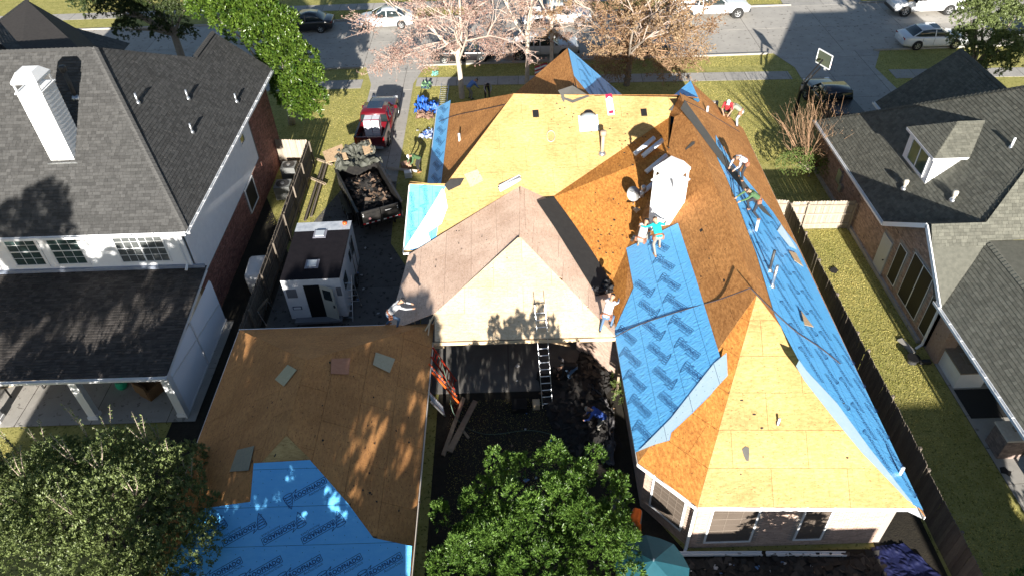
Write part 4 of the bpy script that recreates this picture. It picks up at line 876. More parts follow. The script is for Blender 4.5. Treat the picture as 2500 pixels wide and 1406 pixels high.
def pickup(loc,rz,col,label,group='pickups parked along the street',L=5.6,glassroof=False,rnm='pickup_truck',cover=None,cat='pickup'):
    root=thing(rnm,label,cat,loc,rz,group); pm=paint('paint_'+label[:14],col); h=L/2; hw=.97; wb0=-h+1.15; wf=h-.98
    bedx=-h+1.85 if L<5.7 else -h+1.95
    mb=MB(); S=[(bedx,.96,.42,1.18),(.3,.97,.40,1.17),(.95,.97,.40,1.16),(1.3,.96,.42,1.14),(h-.5,.95,.44,1.08),(h-.08,.90,.46,1.0),(h,.84,.5,.92)]
    mb.loft([ring(x,w_,zb,zt) for x,w_,zb,zt in S]); mb.build('body',pm,root,True)
    # open bed
    b=MB(); 
    for s in(-1,1): b.box(((bedx-h)/2+.0,s*.90,.84),(bedx+h,.12,.72))
    b.box((-h+.03,0,.84),(.07,1.74,.70)); b.box((bedx-.04,0,.84),(.06,1.7,.72)); b.build('bed_side',pm,root)
    b=MB(); b.box(((bedx-h)/2,0,.58),(bedx+h-.1,1.66,.06)); b.build('bed_floor',mt['dark_metal'],root)
    for s in(-1,1): b=MB(); b.box(((bedx-h)/2,s*.90,1.21),(bedx+h,.13,.03)); b.build('bed_rail',mt['black'],root)
    if cover: b=MB(); b.box(((bedx-h)/2,0,1.22),(bedx+h-.05,1.78,.04)); b.build('bed_cover',cover,root)
    st=[(bedx+.02,1.16,1.70,.92,.80),(bedx+.16,1.16,1.82,.92,.79),(-.2,1.15,1.85,.93,.79),(.45,1.14,1.81,.92,.78),(1.35,1.12,1.16,.90,.84)]
    cabin(root,st,pm,mt['glass'],0,3,[(0,1,0),(4,3,0)])
    if glassroof: b=MB(); b.box((0.02,0,1.862),(.95,1.0,.014)); b.build('glass_roof',M('roof_glass',(.02,.035,.06),.08,spec=.8),root)
    for x in((bedx+.38),(-.1 if L<5.7 else -.05)):
        for s in(-1,1): b=MB(); b.bar((x,s*.93,1.14),(x,s*.80,1.80),.09,.05); b.build('door_pillar',pm,root)
    for s in(-1,1):
        b=MB(); b.box((-h+.02,s*.86,.98),(.1,.13,.34)); b.build('taillight',mt['lens_red'],root)
        b=MB(); b.box((h-.1,s*.72,.90),(.2,.3,.2)); b.build('headlight',mt['lens_white'],root)
        b=MB(); b.box((.98,s*1.07,1.22),(.1,.2,.2)); b.build('mirror',pm,root)
        for x in(wb0,wf): b=MB(); b.tube([(x,s*.88,.42),(x,s*.975,.42)],.5,18); b.build('wheel_arch',mt['rubber'],root)
        for x in((bedx+.45),-.08,.92): b=MB(); b.box((x,s*.972,.8),(.012,.012,.6)); b.build('door_seam',mt['rubber'],root)
    b=MB(); b.box((-h-.06,0,.52),(.14,1.7,.16)); b.build('bumper',mt['chrome'],root); b=MB(); b.box((h+.02,0,.56),(.14,1.8,.2)); b.build('bumper',mt['dark_metal'],root)
    add_wheels(root,(wb0,wf),.98,.41,WHP); return root
def van(loc,rz,col,label):
    root=thing('cargo_van',label,'van',loc,rz,'cars parked along the street'); pm=paint('paint_van',col); h=2.85
    mb=MB(); S=[(-h,.96,.40,2.0),(-h+.1,1.0,.36,2.08),(.9,1.0,.34,2.1),(1.35,1.0,.36,1.98)]
    mb.loft([ring(x,w_,zb,zt) for x,w_,zb,zt in S]); mb.loft([ring(1.3,1.0,.36,1.25),ring(1.75,1.0,.36,1.2),ring(h-.35,.97,.4,1.08),ring(h-.03,.92,.42,.98),ring(h,.86,.5,.92)]); mb.build('body',pm,root,True)
    mb=MB(); mb.loft([[V((1.30,.92,1.2)),V((1.30,.82,1.97)),V((1.30,-.82,1.97)),V((1.30,-.92,1.2))],[V((2.0,.9,1.12)),V((1.42,.78,1.9)),V((1.42,-.78,1.9)),V((2.0,-.9,1.12))]]); mb.build('windscreen',mt['glass'],root)
    for s in(-1,1):
        mb=MB(); mb.box((.85,s*1.0,1.5),(.8,.03,.5)); mb.build('side_window',mt['glass'],root)
        mb=MB(); mb.box((h-.05,s*.68,.82),(.14,.3,.2)); mb.build('headlight',mt['lens_white'],root)
        mb=MB(); mb.box((-h+.0,s*.9,.95),(.06,.12,.5)); mb.build('taillight',mt['lens_red'],root)
        mb=MB(); mb.box((1.35,s*1.1,1.3),(.1,.2,.25)); mb.build('mirror',mt['rubber'],root)
        for x in(-1.65,1.95): mb=MB(); mb.tube([(x,s*.9,.4),(x,s*1.004,.4)],.47,16); mb.build('wheel_arch',mt['rubber'],root)
    mb=MB(); mb.box((h+.03,0,.5),(.14,1.8,.2)); mb.build('bumper',mt['dark_metal'],root)
    add_wheels(root,(-1.65,1.95),1.02,.40,WHP); return root
def gl(x,y,dx=0,dy=0): p=G(x,y); return (p.x+dx,p.y+dy,.016)
sedan(gl(745,80,0,.6),math.pi,(.008,.008,.010),'black sedan across the street half hidden by the glossy magnolia')
sedan(gl(940,72,0,.8),math.pi,(.55,.58,.62),'silver white sedan across the street behind the leftmost bare tree')
sedan(gl(1132,157,0,.9),0,(.012,.011,.013),'black sedan at the near kerb behind the pale bare tree trunk')
pickup(gl(1322,150,0,1.0),0,(.40,.42,.45),'silver crew cab pickup at the near kerb, directly behind the front gable peak')
pickup(gl(1362,72,0,1.0),0,(.72,.73,.74),'white pickup across the street, above the silver pickup',L=5.5)
sedan(gl(1560,140,0,.8),0,(.01,.01,.012),'dark sedan at the near kerb hidden under the tan leaved tree')
pickup(gl(1735,48,0,.9),0,(.74,.75,.76),'big white pickup across the street partly behind the tan leaved tree',L=6.3)
van(gl(2262,38,0,.8),math.pi,(.78,.79,.80),'white cargo van parked across the street at the right')
sedan(gl(2282,122,0,.9),0,(.66,.69,.73),'pearl white sedan with sunroof at the near kerb on the right',sunroof=True,L=5.0)
pickup(gl(2035,300,.2,1.6),R(93),(.012,.013,.02),'dark pickup with covered bed in the right hand driveway',group=None,cover=mt['black'])
sedan(gl(2530,100,0,0),0,(.012,.014,.014),'dark car at the right edge beyond the leafy tree')
red=pickup((-8.75,43.2,.03),R(87),(.105,.004,.009),'red pickup with glass roof loaded with shingle bundles in the driveway',group=None,L=5.9,glassroof=True)
# shingle bundles in its bed
wrap=M('wrapper_white',(.66,.66,.70),.4,(.55,.57,.62),scale=5); wrapr=M('wrapper_red',(.42,.02,.06),.4)
for c_,nm in((0,'left'),(1,'right')):
    for k in range(7):
        t=thing('shingle_bundle','topmost wrapped shingle bundle on the %s stack in the red pickup'%nm if k==6 else 'wrapped shingle bundle in the %s stack of the red pickup, %s from the top'%(nm,['seventh','sixth','fifth','fourth','third','second','first'][k]),'bundle',(-9.10+.50*c_+random.uniform(-.012,.012),41.9+random.uniform(-.02,.02),.65+.155*k),R(88+random.uniform(-2,2)),'shingle bundles in the pickup bed')
        mb=MB(); mb.box((0,0,.07),(1.02,.47,.14)); mb.build('wrapper',wrap,t)
        mb=MB(); mb.box((.36,0,.071),(.22,.474,.142)); mb.box((-.40,.0,.071),(.1,.474,.142)); mb.build('red_band',wrapr,t)
# dump trailer
dt=thing('dump_trailer','black dump trailer full of torn off shingles on the driveway','trailer',(-8.1,34.1,0),R(113.4))
Lx,Ly,zb_,zt_=4.75,2.35,.75,1.75
bm_=M('trailer_black',(.012,.012,.013),.35,(.03,.028,.026),scale=5)
for s in(-1,1):
    mb=MB(); mb.box((0,s*Ly/2,(zb_+zt_)/2),(Lx,.05,zt_-zb_)); mb.box((0,s*(Ly/2+.03),zt_+.03),(Lx+.1,.13,.07)); o=mb.build('side_wall',bm_,dt)
    for k in range(8): mb=MB(); mb.box((-Lx/2+.35+k*.56,s*(Ly/2+.055),(zb_+zt_)/2),(.08,.06,zt_-zb_)); mb.build('rib',bm_,o)
mb=MB(); mb.box((Lx/2,0,(zb_+zt_)/2),(.05,Ly,zt_-zb_)); mb.build('front_wall',bm_,dt)
mb=MB(); mb.box((0,0,zb_),(Lx,Ly,.06)); mb.bar((-Lx/2,-.7,.6),(Lx/2,-.7,.6),.1,.18); mb.bar((-Lx/2,.7,.6),(Lx/2,.7,.6),.1,.18); mb.bar((Lx/2,-.7,.6),(Lx/2+1.3,0,.55),.1,.14); mb.bar((Lx/2,.7,.6),(Lx/2+1.3,0,.55),.1,.14); mb.build('chassis',bm_,dt)
tape_r,tape_w=M('tape_red',(.45,.01,.015),.3),M('tape_white',(.8,.8,.8),.3)
for s in(-1,1):
    mb=MB(); mb.box((-Lx/2-.03,s*.52,(zb_+zt_)/2),(.05,1.0,zt_-zb_)); d=mb.build('tailgate_door',bm_,dt)
    mb=MB(); mb.box((-Lx/2-.07,s*.52,zt_-.18),(.03,.98,.06)); mb.box((-Lx/2-.07,s*.06,(zb_+zt_)/2),(.04,.06,.9)); mb.build('door_frame',bm_,d)
    for k in range(6): mb=MB(); mb.box((-Lx/2-.062,s*(.1+.085+k*.155),zb_+.22),(.01,.155,.06)); mb.build('reflector_tape',tape_r if k%2 else tape_w,d)
    mb=MB(); mb.box((-Lx/2-.062,s*.95,zt_-.22),(.012,.05,.18)); mb.build('reflector',tape_w,d)
mb=MB(); mb.box((-Lx/2-.062,-.42,zt_-.25),(.01,.32,.06)); mb.build('name_plate',tape_w,dt); mb=MB(); mb.tube([(-Lx/2-.06,.62,zb_+.48),(-Lx/2-.068,.62,zb_+.48)],.07,10); mb.build('emblem',M('emblem_pink',(.6,.3,.3),.5),dt)
for x in(-.45,.45):
    for s in(-1,1):
        o=bpy.data.objects.new('wheel',WHP[0]); link(o,dt); o.location=(x,s*(Ly/2+.2),.41); o.rotation_euler=(0,0,0 if s>0 else math.pi); q=bpy.data.objects.new('rim',WHP[1]); link(q,o)
    mb=MB(); 
for s in(-1,1): mb=MB(); mb.box((0,s*(Ly/2+.2),.9),(2.0,.36,.04)); mb.build('mudguard',bm_,dt)
# load: heap of torn shingles
def heap(name,label,cat,loc,rz,lx,ly,h,m,n,seed,flatness=.5,size=(.15,.45),brown=.2,c2=(.055,.048,.042)):
    rg=random.Random(seed); vs_=[];fs=[]
    N=18
    for i in range(N+1):
        for j in range(N+1):
            u,v=i/N*2-1,j/N*2-1; e=max(0,1-max(abs(u),abs(v))**4); vs_.append(V((u*lx/2,v*ly/2,h*e*(.7+.5*nz(u*1.7+seed,v*1.7))+.06*nz(u*7,v*7+seed))))
    for i in range(N):
        for j in range(N): a=i*(N+1)+j; fs.append((a,a+N+1,a+N+2,a+1))
    o=mesh(name,vs_,fs,m,None,False); o.location=loc; o.rotation_euler=(0,0,rz); tag(o,label,cat)
    mb=MB()
    for k in range(n):
        u,v=rg.uniform(-.95,.95),rg.uniform(-.95,.95); e=max(0,1-max(abs(u),abs(v))**4); z=h*e*(.7+.5*nz(u*1.7+seed,v*1.7))+rg.uniform(0,.1)
        s1,s2=rg.uniform(*size),rg.uniform(*size)*.7
        rt=Matrix.Rotation(rg.uniform(0,6.3),3,'Z')@Matrix.Rotation(rg.uniform(-.6,.6),3,'X')@Matrix.Rotation(rg.uniform(-.5,.5),3,'Y')
        b0=[rt@V((x*s1/2*rg.uniform(.6,1.1),y*s2/2*rg.uniform(.6,1.1),.03*nz(x*9+k,y*9))) for x,y in((-1,-1),(0,-1),(1,-1),(1,1),(0,1),(-1,1))]
        mb.cur=0 if rg.random()>brown else 1
        mb.add([V((u*lx/2,v*ly/2,z))+q for q in b0],[(0,1,4,5),(1,2,3,4)])
    p=mb.build('scrap_pieces',[mt['tar'],M(name+'_scrap2',c2,.9)],o); p['kind']='stuff'
    return o
cs,sn=math.cos(R(113.4)),math.sin(R(113.4))
heap('shingle_debris','heap of torn black shingles inside the dump trailer','debris',(-8.1,34.1,.80),R(113.4),4.5,2.2,.85,mt['tar'],420,3,brown=.45,c2=(.15,.10,.068))
# tarp heap and plywood at the trailer's nose
def cloth(name,label,cat,pts,m,amp=.12,N=22,th=0,seed=1,parent=None,fr_=3.):
    """pts: four corners; crumpled sheet"""
    a,b,c,d=[V(p) for p in pts]; vs_=[];fs=[]; N=int(N*1.7)
    for i in range(N+1):
        for j in range(N+1):
            u,v=i/N,j/N; p=a.lerp(b,u).lerp(d.lerp(c,u),v); e=(nz(u*fr_+seed,v*fr_)+.6*abs(nz(u*fr_*2.3+seed,v*fr_*2.3,5))*2-.3)
            q=p+V((nz(u*4,v*4,seed+9)*amp*.8,nz(u*4+5,v*4,seed)*amp*.8,max(-.0,amp*e+amp*.5)))
            vs_.append(q)
    for i in range(N):
        for j in range(N): k=i*(N+1)+j; fs.append((k,k+N+1,k+N+2,k+1))
    o=mesh(name,vs_,fs,m,parent,True)
    if parent is None: tag(o,label,cat)
    return o
T=lambda x,y,z:V((-8.1+cs*x-sn*y,34.1+sn*x+cs*y,z))
cloth('tarpaulin','crumpled olive tarpaulin bunched over the front of the dump trailer','tarpaulin',[G(822,372,2.05),G(900,348,2.05),G(935,402,1.7),G(818,425,1.7)],mt['tarp_green'],.34,30,seed=4,fr_=4)
for a_,lb in(((G(787,371,2.1),G(835,352,2.2),G(850,388,2.1),G(797,397,2.05)),'plywood offcut leaning left of the olive tarpaulin'),((G(880,345,2.25),G(903,340,2.2),G(914,368,2.05),G(890,378,2.1)),'plywood offcut leaning right of the olive tarpaulin')):
    mb=MB(); mb.prism(a_,.03); tag(mb.build('plywood_sheet',mt['plywood']),lb,'plywood')
# camper trailer
cp=thing('camper_trailer','white camper trailer with black roof and open rear door beside the fence','trailer',(0,0,0),0)
A0,A1,A2,A3=G(677,681,2.75),G(835,683,2.75),G(850,545,2.75),G(735,541,2.75)
base=(A0+A1+A2+A3)/4; ang=math.atan2((A1-A0).y,(A1-A0).x); Wd=((A1-A0).length+(A2-A3).length)/2; Ln=((A3-A0).length+(A2-A1).length)/2
cp.location=(base.x,base.y,0); cp.rotation_euler=(0,0,math.atan2((A3+A2-A0-A1).y,(A3+A2-A0-A1).x)-math.pi/2)
wp=M('camper_white',(.70,.71,.73),.4,(.60,.62,.65),scale=3); hx,hy=Wd/2,Ln/2; zr=2.75
mb=MB(); mb.box((0,0,1.55),(Wd-.02,Ln-.02,2.36)); bd=mb.build('body',wp,cp)
mb=MB(); mb.box((0,-.35,zr),(Wd,Ln-.75,.05)); mb.build('roof_membrane',M('black_membrane',(.010,.009,.012),.95,(.016,.014,.017),scale=4,spec=.1),cp)
mb=MB(); mb.box((0,hy-.42,zr-.003),(Wd,.84,.05)); mb.build('roof_nose',M('nose_white',(.55,.58,.62),.5,(.30,.33,.38),scale=2.5),cp)
for y in(hy-1.0,-hy+1.05):
    mb=MB(); mb.box((-.05,y,zr+.035),(.62,.62,.03)); v_=mb.build('roof_vent',M('vent_frame',(.22,.22,.26),.5),cp)
    mb=MB(); mb.box((-.05,y,zr+.07),(.42,.42,.06)); mb.build('vent_lid',M('vent_lid',(.42,.46,.50),.4),v_)
mb=MB(); mb.tube([(hx-.3,hy-.25,zr),(hx-.3,hy-.25,zr+.14)],.11,10); mb.build('beacon',M('beacon_orange',(.55,.10,.02),.4),cp,True)
# rear door opening, open door, window, sign, bumper
mb=MB(); mb.box((-.02,-hy-.002,1.42),(.72,.03,1.95)); mb.build('doorway',mt['screen'],cp)
mb=MB(); rt=Matrix.Rotation(R(-24),3,'Z'); mb.box(V((.36,-hy-.02,1.42))+rt@V((.34,0,0)),(.68,.045,1.95),rt); do=mb.build('open_door',M('door_cream',(.52,.50,.42),.5),cp)
mb=MB(); mb.box(V((.36,-hy-.02,1.9))+rt@V((.34,-.028,0)),(.44,.012,.6),rt); mb.build('door_window',mt['glass'],do); mb=MB(); mb.box(V((.36,-hy-.02,1.3))+rt@V((.6,-.05,0)),(.05,.06,.14),rt); mb.build('handle',mt['dark_metal'],do)
for x,nm in((-hx+.36,'rear_window'),(hx-.16,'rear_window')): mb=MB(); mb.box((x,-hy-.004,1.95),(.46 if x<0 else .22,.03,.5)); mb.build(nm,M('window_grey',(.16,.17,.19),.25),cp)
mb=MB(); mb.box((-hx+.42,-hy-.005,1.05),(.42,.02,.2)); sg=mb.build('sign_plate',M('sign_blue',(.05,.07,.12),.5),cp); mb=MB(); mb.box((-hx+.42,-hy-.018,1.05),(.34,.012,.12)); mb.build('sign_face',mt['white_trim'],sg)
mb=MB(); mb.box((0,-hy-.22,.42),(Wd*.82,.34,.12)); mb.build('step_bumper',M('step_grey',(.16,.16,.17),.6),cp); mb=MB(); mb.box((0,0,.5),(Wd-.1,Ln-.1,.3)); mb.build('chassis',mt['dark_metal'],cp)
for y,w_,z,h_ in((hy-1.0,.42,1.9,.75),(hy-1.75,.36,1.95,.55),(-hy+.9,.7,1.85,.65)): mb=MB(); mb.box((hx-.005,y,z),(.03,w_,h_)); mb.build('side_window',mt['glass'],cp)
mb=MB()
for a,b in(((hy-.7,.45),(hy-.7,2.4)),((hy-1.35,.45),(hy-1.35,2.4)),((hy-.7,2.4),(hy-1.35,2.4))): mb.bar((hx+.0,a[0],a[1]),(hx+.0,b[0],b[1]),.02,.03)
mb.build('side_door_frame',mt['rubber'],cp)
for s in(-1,1):
    for y in(-.4,.45): o=bpy.data.objects.new('wheel',WHS[0]); link(o,cp); o.location=(s*(hx-.02),y,.33); o.rotation_euler=(0,0,R(90) if s<0 else R(-90)); q=bpy.data.objects.new('rim',WHS[1]); link(q,o)
mb=MB(); mb.bar((-.5,hy,.5),(0,hy+1.1,.5),.08,.1); mb.bar((.5,hy,.5),(0,hy+1.1,.5),.08,.1); mb.build('tow_frame',mt['dark_metal'],cp)
# ================================================================== LADDERS
def ladder(label,a,b,w_,m,side=(1,0,0),step=.305,name='extension_ladder',rw=.03,rd=.075):
    a,b=V(a),V(b); t=thing(name,label,'ladder',a,0,local=False); d=(b-a).normalized(); s=V(side); s=(s-d*s.dot(d)).normalized(); n=d.cross(s)
    for k in(-1,1): mb=MB(); mb.bar(a+s*k*w_/2,b+s*k*w_/2,rw,rd,up=n); mb.build('rail',m,t)
    L=(b-a).length; z=.2; me=None
    while z<L-.08:
        if me is None: mb=MB(); mb.tube([-s*w_/2,s*w_/2],.021,6); o=mb.build('rung',m if m!=mt.get('orange') else mt['alu'],t); me=o
        else: o=me.copy(); COL.objects.link(o)
        o.location=a+d*z; z+=step
    return t
mt['orange']=M('orange_fibreglass',(.70,.10,.015),.45); mt['orange_red']=M('red_fibreglass',(.45,.035,.015),.45)
ladder('long aluminium ladder leaning on the cream patio eave',G(1337,995,0),PS.at(1318,775,.25)+V((0,-.1,.55)),.42,mt['alu'])
def lad2(label,a,b,m): return ladder(label,a,b,.40,m,side=(0,1,0))
ladder('orange fibreglass ladder leaning on the garage eave, outermost',G(1118,975,0),V((-3.45,19.2,3.0)),.40,mt['orange'],side=(-.3,1,0))
ladder('red orange ladder leaning on the garage eave just behind the orange one',G(1112,940,0),V((-3.45,20.0,3.05)),.40,mt['orange_red'],side=(.2,1,0))
ladder('aluminium ladder leaning on the garage eave nearest the planks',G(1085,1005,0),V((-3.47,18.1,2.6)),.40,mt['alu'],side=(-.2,1,0))
la=G(1080,262,.06); lb=G(1087,206,.06); ladder('aluminium ladder lying on the front lawn by the tree trunk',la,lb,.55,mt['alu'],side=(1,0,0))
# step ladder beside the camper
sl_=thing('step_ladder','aluminium step ladder standing against the white camper trailer','ladder',G(850,775,0),0,local=False)
p0=G(848,785,0); p1=G(848,675,1.75); s=V((1,0,0))
for k in(-1,1): mb=MB(); mb.bar(p0+s*k*.27,p1+s*k*.2,.03,.07); mb.build('rail',mt['alu'],sl_); mb=MB(); mb.bar(p0+V((k*.27+.25,1.1,0)),p1+s*k*.18,.025,.04); mb.build('rear_rail',mt['alu'],sl_)
for k in range(6): t=(k+.6)/6.6; mb=MB(); mb.box(p0.lerp(p1,t),(.5-.12*t,.09,.03)); mb.build('tread',mt['alu'],sl_)
for k in range(4): t=(k+.8)/5; mb=MB(); q=(p0+V((.25,1.1,0))).lerp(p1,t); mb.bar(q-V((.24,0,0)),q+V((.24,0,0)),.02,.03); mb.build('rear_brace',mt['alu'],sl_)
# ================================================================== TREES AND SHRUBS
def GY(x,y,Y): d=ray(x,y); return CAM+d*((Y-CAM.y)/d.y)
def leafcloud(name,C_,D_,size,asp,m,parent,rn,fold=.25):
    """one bent leaf per row: C_ base points, D_ directions"""
    n=len(C_); D_=D_/np.linalg.norm(D_,axis=1,keepdims=True); s=size[:,None]
    rv=rng.normal(size=(n,3)); S=np.cross(D_,rv); S/=np.linalg.norm(S,axis=1,keepdims=True)+1e-9; N=np.cross(S,D_)
    v=np.zeros((n,4,3)); v[:,0]=C_; v[:,1]=C_+D_*s*.5+S*s*asp/2+N*s*fold*.3; v[:,2]=C_+D_*s-N*s*fold*.25; v[:,3]=C_+D_*s*.5-S*s*asp/2+N*s*fold*.3
    b=np.arange(n)[:,None]*4; f=np.concatenate([b+np.array([[0,1,2]]),b+np.array([[0,2,3]])],0)
    return npmesh(name,v.reshape(-1,3),f,m,parent,np.repeat(rn,4))
def unit(n): v=rng.normal(size=(n,3)); return v/np.linalg.norm(v,axis=1,keepdims=True)
def lobes_leaves(lobes,per,clump,leaf,up=.35,surf=.55):
    """lobes: (centre, (rx,ry,rz)); clumps of leaves near the lobe surface"""
    C_=[];D_=[];S_=[];R_=[]
    for c,r in lobes:
        r=np.array(r if hasattr(r,'__len__') else (r,r,r)); k=max(1,int(per*float(np.prod(r)**(2/3)))); d=unit(k); d[:,2]=np.where(d[:,2]<-.35,-d[:,2],d[:,2])
        q=np.array(c)+d*r*(surf+(1-surf)*rng.random((k,1))**.5)
        tone=rng.random(k)
        for i in range(k):
            m_=clump; e=unit(m_)*1.0+d[i]*.9+np.array([0,0,up])
            C_.append(q[i]+unit(m_)*leaf*.35); D_.append(e); S_.append(rng.uniform(.6,1.15,m_)*leaf); R_.append(np.clip(tone[i]*.6+rng.uniform(0,.4,m_),0,1))
    return np.concatenate(C_),np.concatenate(D_),np.concatenate(S_),np.concatenate(R_)
def limbs(mb,base,targets,r0,wob=.25,n=6):
    base=V(base)
    for t in targets:
        t=V(t); L=(t-base).length; p=[base+(t-base)*(i/5)+V((nz(i*1.3+t.x,t.y)*wob*L*.2,nz(i*1.7,t.x+t.z)*wob*L*.2,(1-(i/5-.5)**2*4)*.06*L)) if 0<i<5 else (base if i==0 else t) for i in range(6)]
        mb.tube(p,[r0*(1-.16*i) if i<5 else r0*.12 for i in range(6)],n)
def leafy(name,label,lobes,trunk_base,r0,leaf,asp,m,per,clump,cat='tree',group=None,bark='bark',up=.35,fork=None,surf=.55,nl=None):
    b=V(trunk_base); t=thing(name,label,cat,b,0,group,local=False)
    mb=MB(); cz=sum((V(c) for c,_ in lobes),V())/len(lobes); fk=V(fork) if fork else b.lerp(cz,.45)
    mb.tube([b-V((0,0,.1)),b.lerp(fk,.5)+V((.06,.04,0)),fk],[r0*1.25,r0,r0*.85],8); limbs(mb,fk,[c for c,_ in (lobes[-nl:] if nl else lobes)],r0*.55); mb.build('trunk',mt[bark],t,True)
    C_,D_,S_,R_=lobes_leaves(lobes,per,clump,leaf,up,surf); leafcloud('crown',C_,D_,S_,asp,mt[m],t,R_)
    return t
# magnolia on the left lawn
ml=[(GY(x,y,Y),r) for x,y,Y,r in((505,15,43,1.2),(560,35,42.6,1.3),(610,20,43,1.2),(650,45,42.5,1.2),(585,75,42,1.0),(640,95,42,1.1),(690,60,42.5,1.0),(700,115,42,1.1),(735,145,42,1.0),(690,160,41.6,.9),(755,190,41.8,.95),(725,215,41.5,.9),(770,245,41.6,.8),(735,270,41.4,.75),(700,250,41.3,.6),(665,140,41.8,.9),(705,205,41.6,.8),(660,75,42.3,1.0),(745,230,41.5,.8),(760,275,41.3,.6),(690,215,41.2,.7),(540,-20,43.5,1.3),(620,-25,43.5,1.2))]
leafy('magnolia_tree','glossy green magnolia beside the two storey house above its roof',ml,(-14.9,44.6,0),.2,.23,.45,'leaf_magnolia',190,11,bark='bark_pale',up=.5)
ol=[(GY(x,y,Y),r) for x,y,Y,r in((285,15,50,1.3),(330,40,50,1.2),(375,15,50.5,1.3),(420,45,50,1.1),(455,20,50,1.1),(310,75,49.5,.9),(395,80,49.5,.8),(245,20,50,1.2),(350,-10,51,1.3),(460,85,49,.7),(205,-5,51,1.2))]
leafy('live_oak','dark green oak beyond the grey shingle roof at the top left',ol,GY(430,118,49).xy.to_3d(),.28,.12,.5,'leaf_oak',260,14,fork=GY(425,85,49.5))
rt_=[(GY(x,y,Y),r) for x,y,Y,r in((2370,40,46,1.2),(2420,20,46,1.2),(2470,60,45.5,1.2),(2400,90,45.5,1.2),(2450,120,45,1.1),(2385,140,45,1.0),(2430,160,45,.9),(2490,140,45,1.0),(2345,95,45.5,.8),(2500,20,46,1.2),(2395,-15,46.5,1.2))]
leafy('shade_tree','leafy green tree at the top right in front of the pearl sedan',rt_,(30.2,45.2,0),.2,.16,.42,'leaf_privet',220,13,up=.2)
# bottom centre rosette shrub tree
cl=[]; _rg=random.Random(5)
for i in range(74):
    th=_rg.uniform(0,6.28); ph=_rg.uniform(-.25,1.45); k=_rg.uniform(.72,1.14); cl.append(((.35+3.1*k*math.cos(ph)*math.cos(th),11.7+2.7*k*math.cos(ph)*math.sin(th),2.8+2.6*k*math.sin(ph)+_rg.uniform(-.2,.3)),(_rg.uniform(.24,.44),_rg.uniform(.24,.44),_rg.uniform(.5,.9))))
cl+=[((.4,11.6,2.8),1.6),((-1.0,11.6,2.6),1.4),((1.8,11.6,2.6),1.4)]
leafy('pittosporum_tree','dense bright green rosette leaved tree at the bottom centre of the yard',cl,(1,11.2,0),.16,.12,.36,'leaf_pitto',300,14,up=.8,surf=.55,nl=3)
# bottom left loose tree
bl=[((-18.2,13.6,4.0),1.3),((-19.6,13.0,4.0),1.4),((-18.4,11.8,4.3),1.4),((-13.2,14.0,4.4),1.3),((-11.6,13.6,4.2),1.3),((-14.9,13.8,4.3),1.3),((-16.4,13.2,4.2),1.3),((-12.4,12.4,4.6),1.4),((-14.2,12.2,4.8),1.4),((-10.6,12.6,3.9),1.1),((-10.3,11.4,3.9),1.2),((-12.2,11,4.4),1.4),((-14.5,10.8,4.6),1.4),((-16.6,11.6,4.4),1.4),((-11.0,10.2,4.2),1.2),((-13.4,15.0,3.3),.9),((-15.9,15.0,3.3),.9),((-11.5,14.9,3.2),.8)]
t=leafy('privet_tree','loose grey green twiggy tree filling the bottom left corner',bl,(-13.2,12.4,0),.16,.105,.42,'leaf_privet',330,13,up=.5,surf=.45)
# its upright sprigs
mb=MB(); C_=[];D_=[];S_=[];R_=[]
for x,y,z,h in((-14.2,14.8,4.5,1.9),(-13.4,14.9,4.4,1.6),(-12.2,14.6,4.3,1.8),(-15.6,14.6,4.4,1.7),(-16.9,14.2,4.2,1.6),(-11.4,14.0,4.2,1.5),(-13.9,13.6,5.2,1.3),(-12.9,13.2,5.3,1.2),(-10.6,13.4,3.9,1.3),(-15.2,13,5.2,1.2),(-16.2,12.6,5.1,1.2),(-11.6,12.4,5.2,1.1),(-13.0,11.6,5.6,1.1),(-17.2,15.2,3.4,1.8),(-12.6,15.6,3.2,1.5)):
    for k in range(3):
        a0=V((x,y,z)); b0=a0+V((random.uniform(-.45,.45),random.uniform(-.2,.5),h*random.uniform(.7,1.1))); m0=a0.lerp(b0,.5)+V((random.uniform(-.1,.1),0,.05)); mb.tube([a0,m0,b0],[.02,.013,.005],4)
        for i in range(46):
            t_=.2+.8*i/46; p=(a0.lerp(m0,t_*2) if t_<.5 else m0.lerp(b0,t_*2-1)); C_.append(p); D_.append(V((random.gauss(0,1),random.gauss(0,1),random.gauss(.5,.7)))); S_.append(random.uniform(.06,.11)); R_.append(random.uniform(.3,1))
mb.build('sprigs',mt['twig'],t,True)['kind']='stuff'; leafcloud('sprig_leaves',np.array(C_),np.array(D_),np.array(S_),.42,mt['leaf_privet'],t,np.array(R_))
leafy('corner_shrub','leafy green shrub in the bottom right corner by the shaded lawn',[((16.0,10.6,1.0),.8),((16.8,10.2,1.2),.9),((17.5,10.9,1.2),.8),((16.2,9.6,1.0),.9),((17.6,9.8,1.4),.9)],(16.8,10.2,0),.08,.12,.5,'leaf_pitto',110,10,cat='shrub')
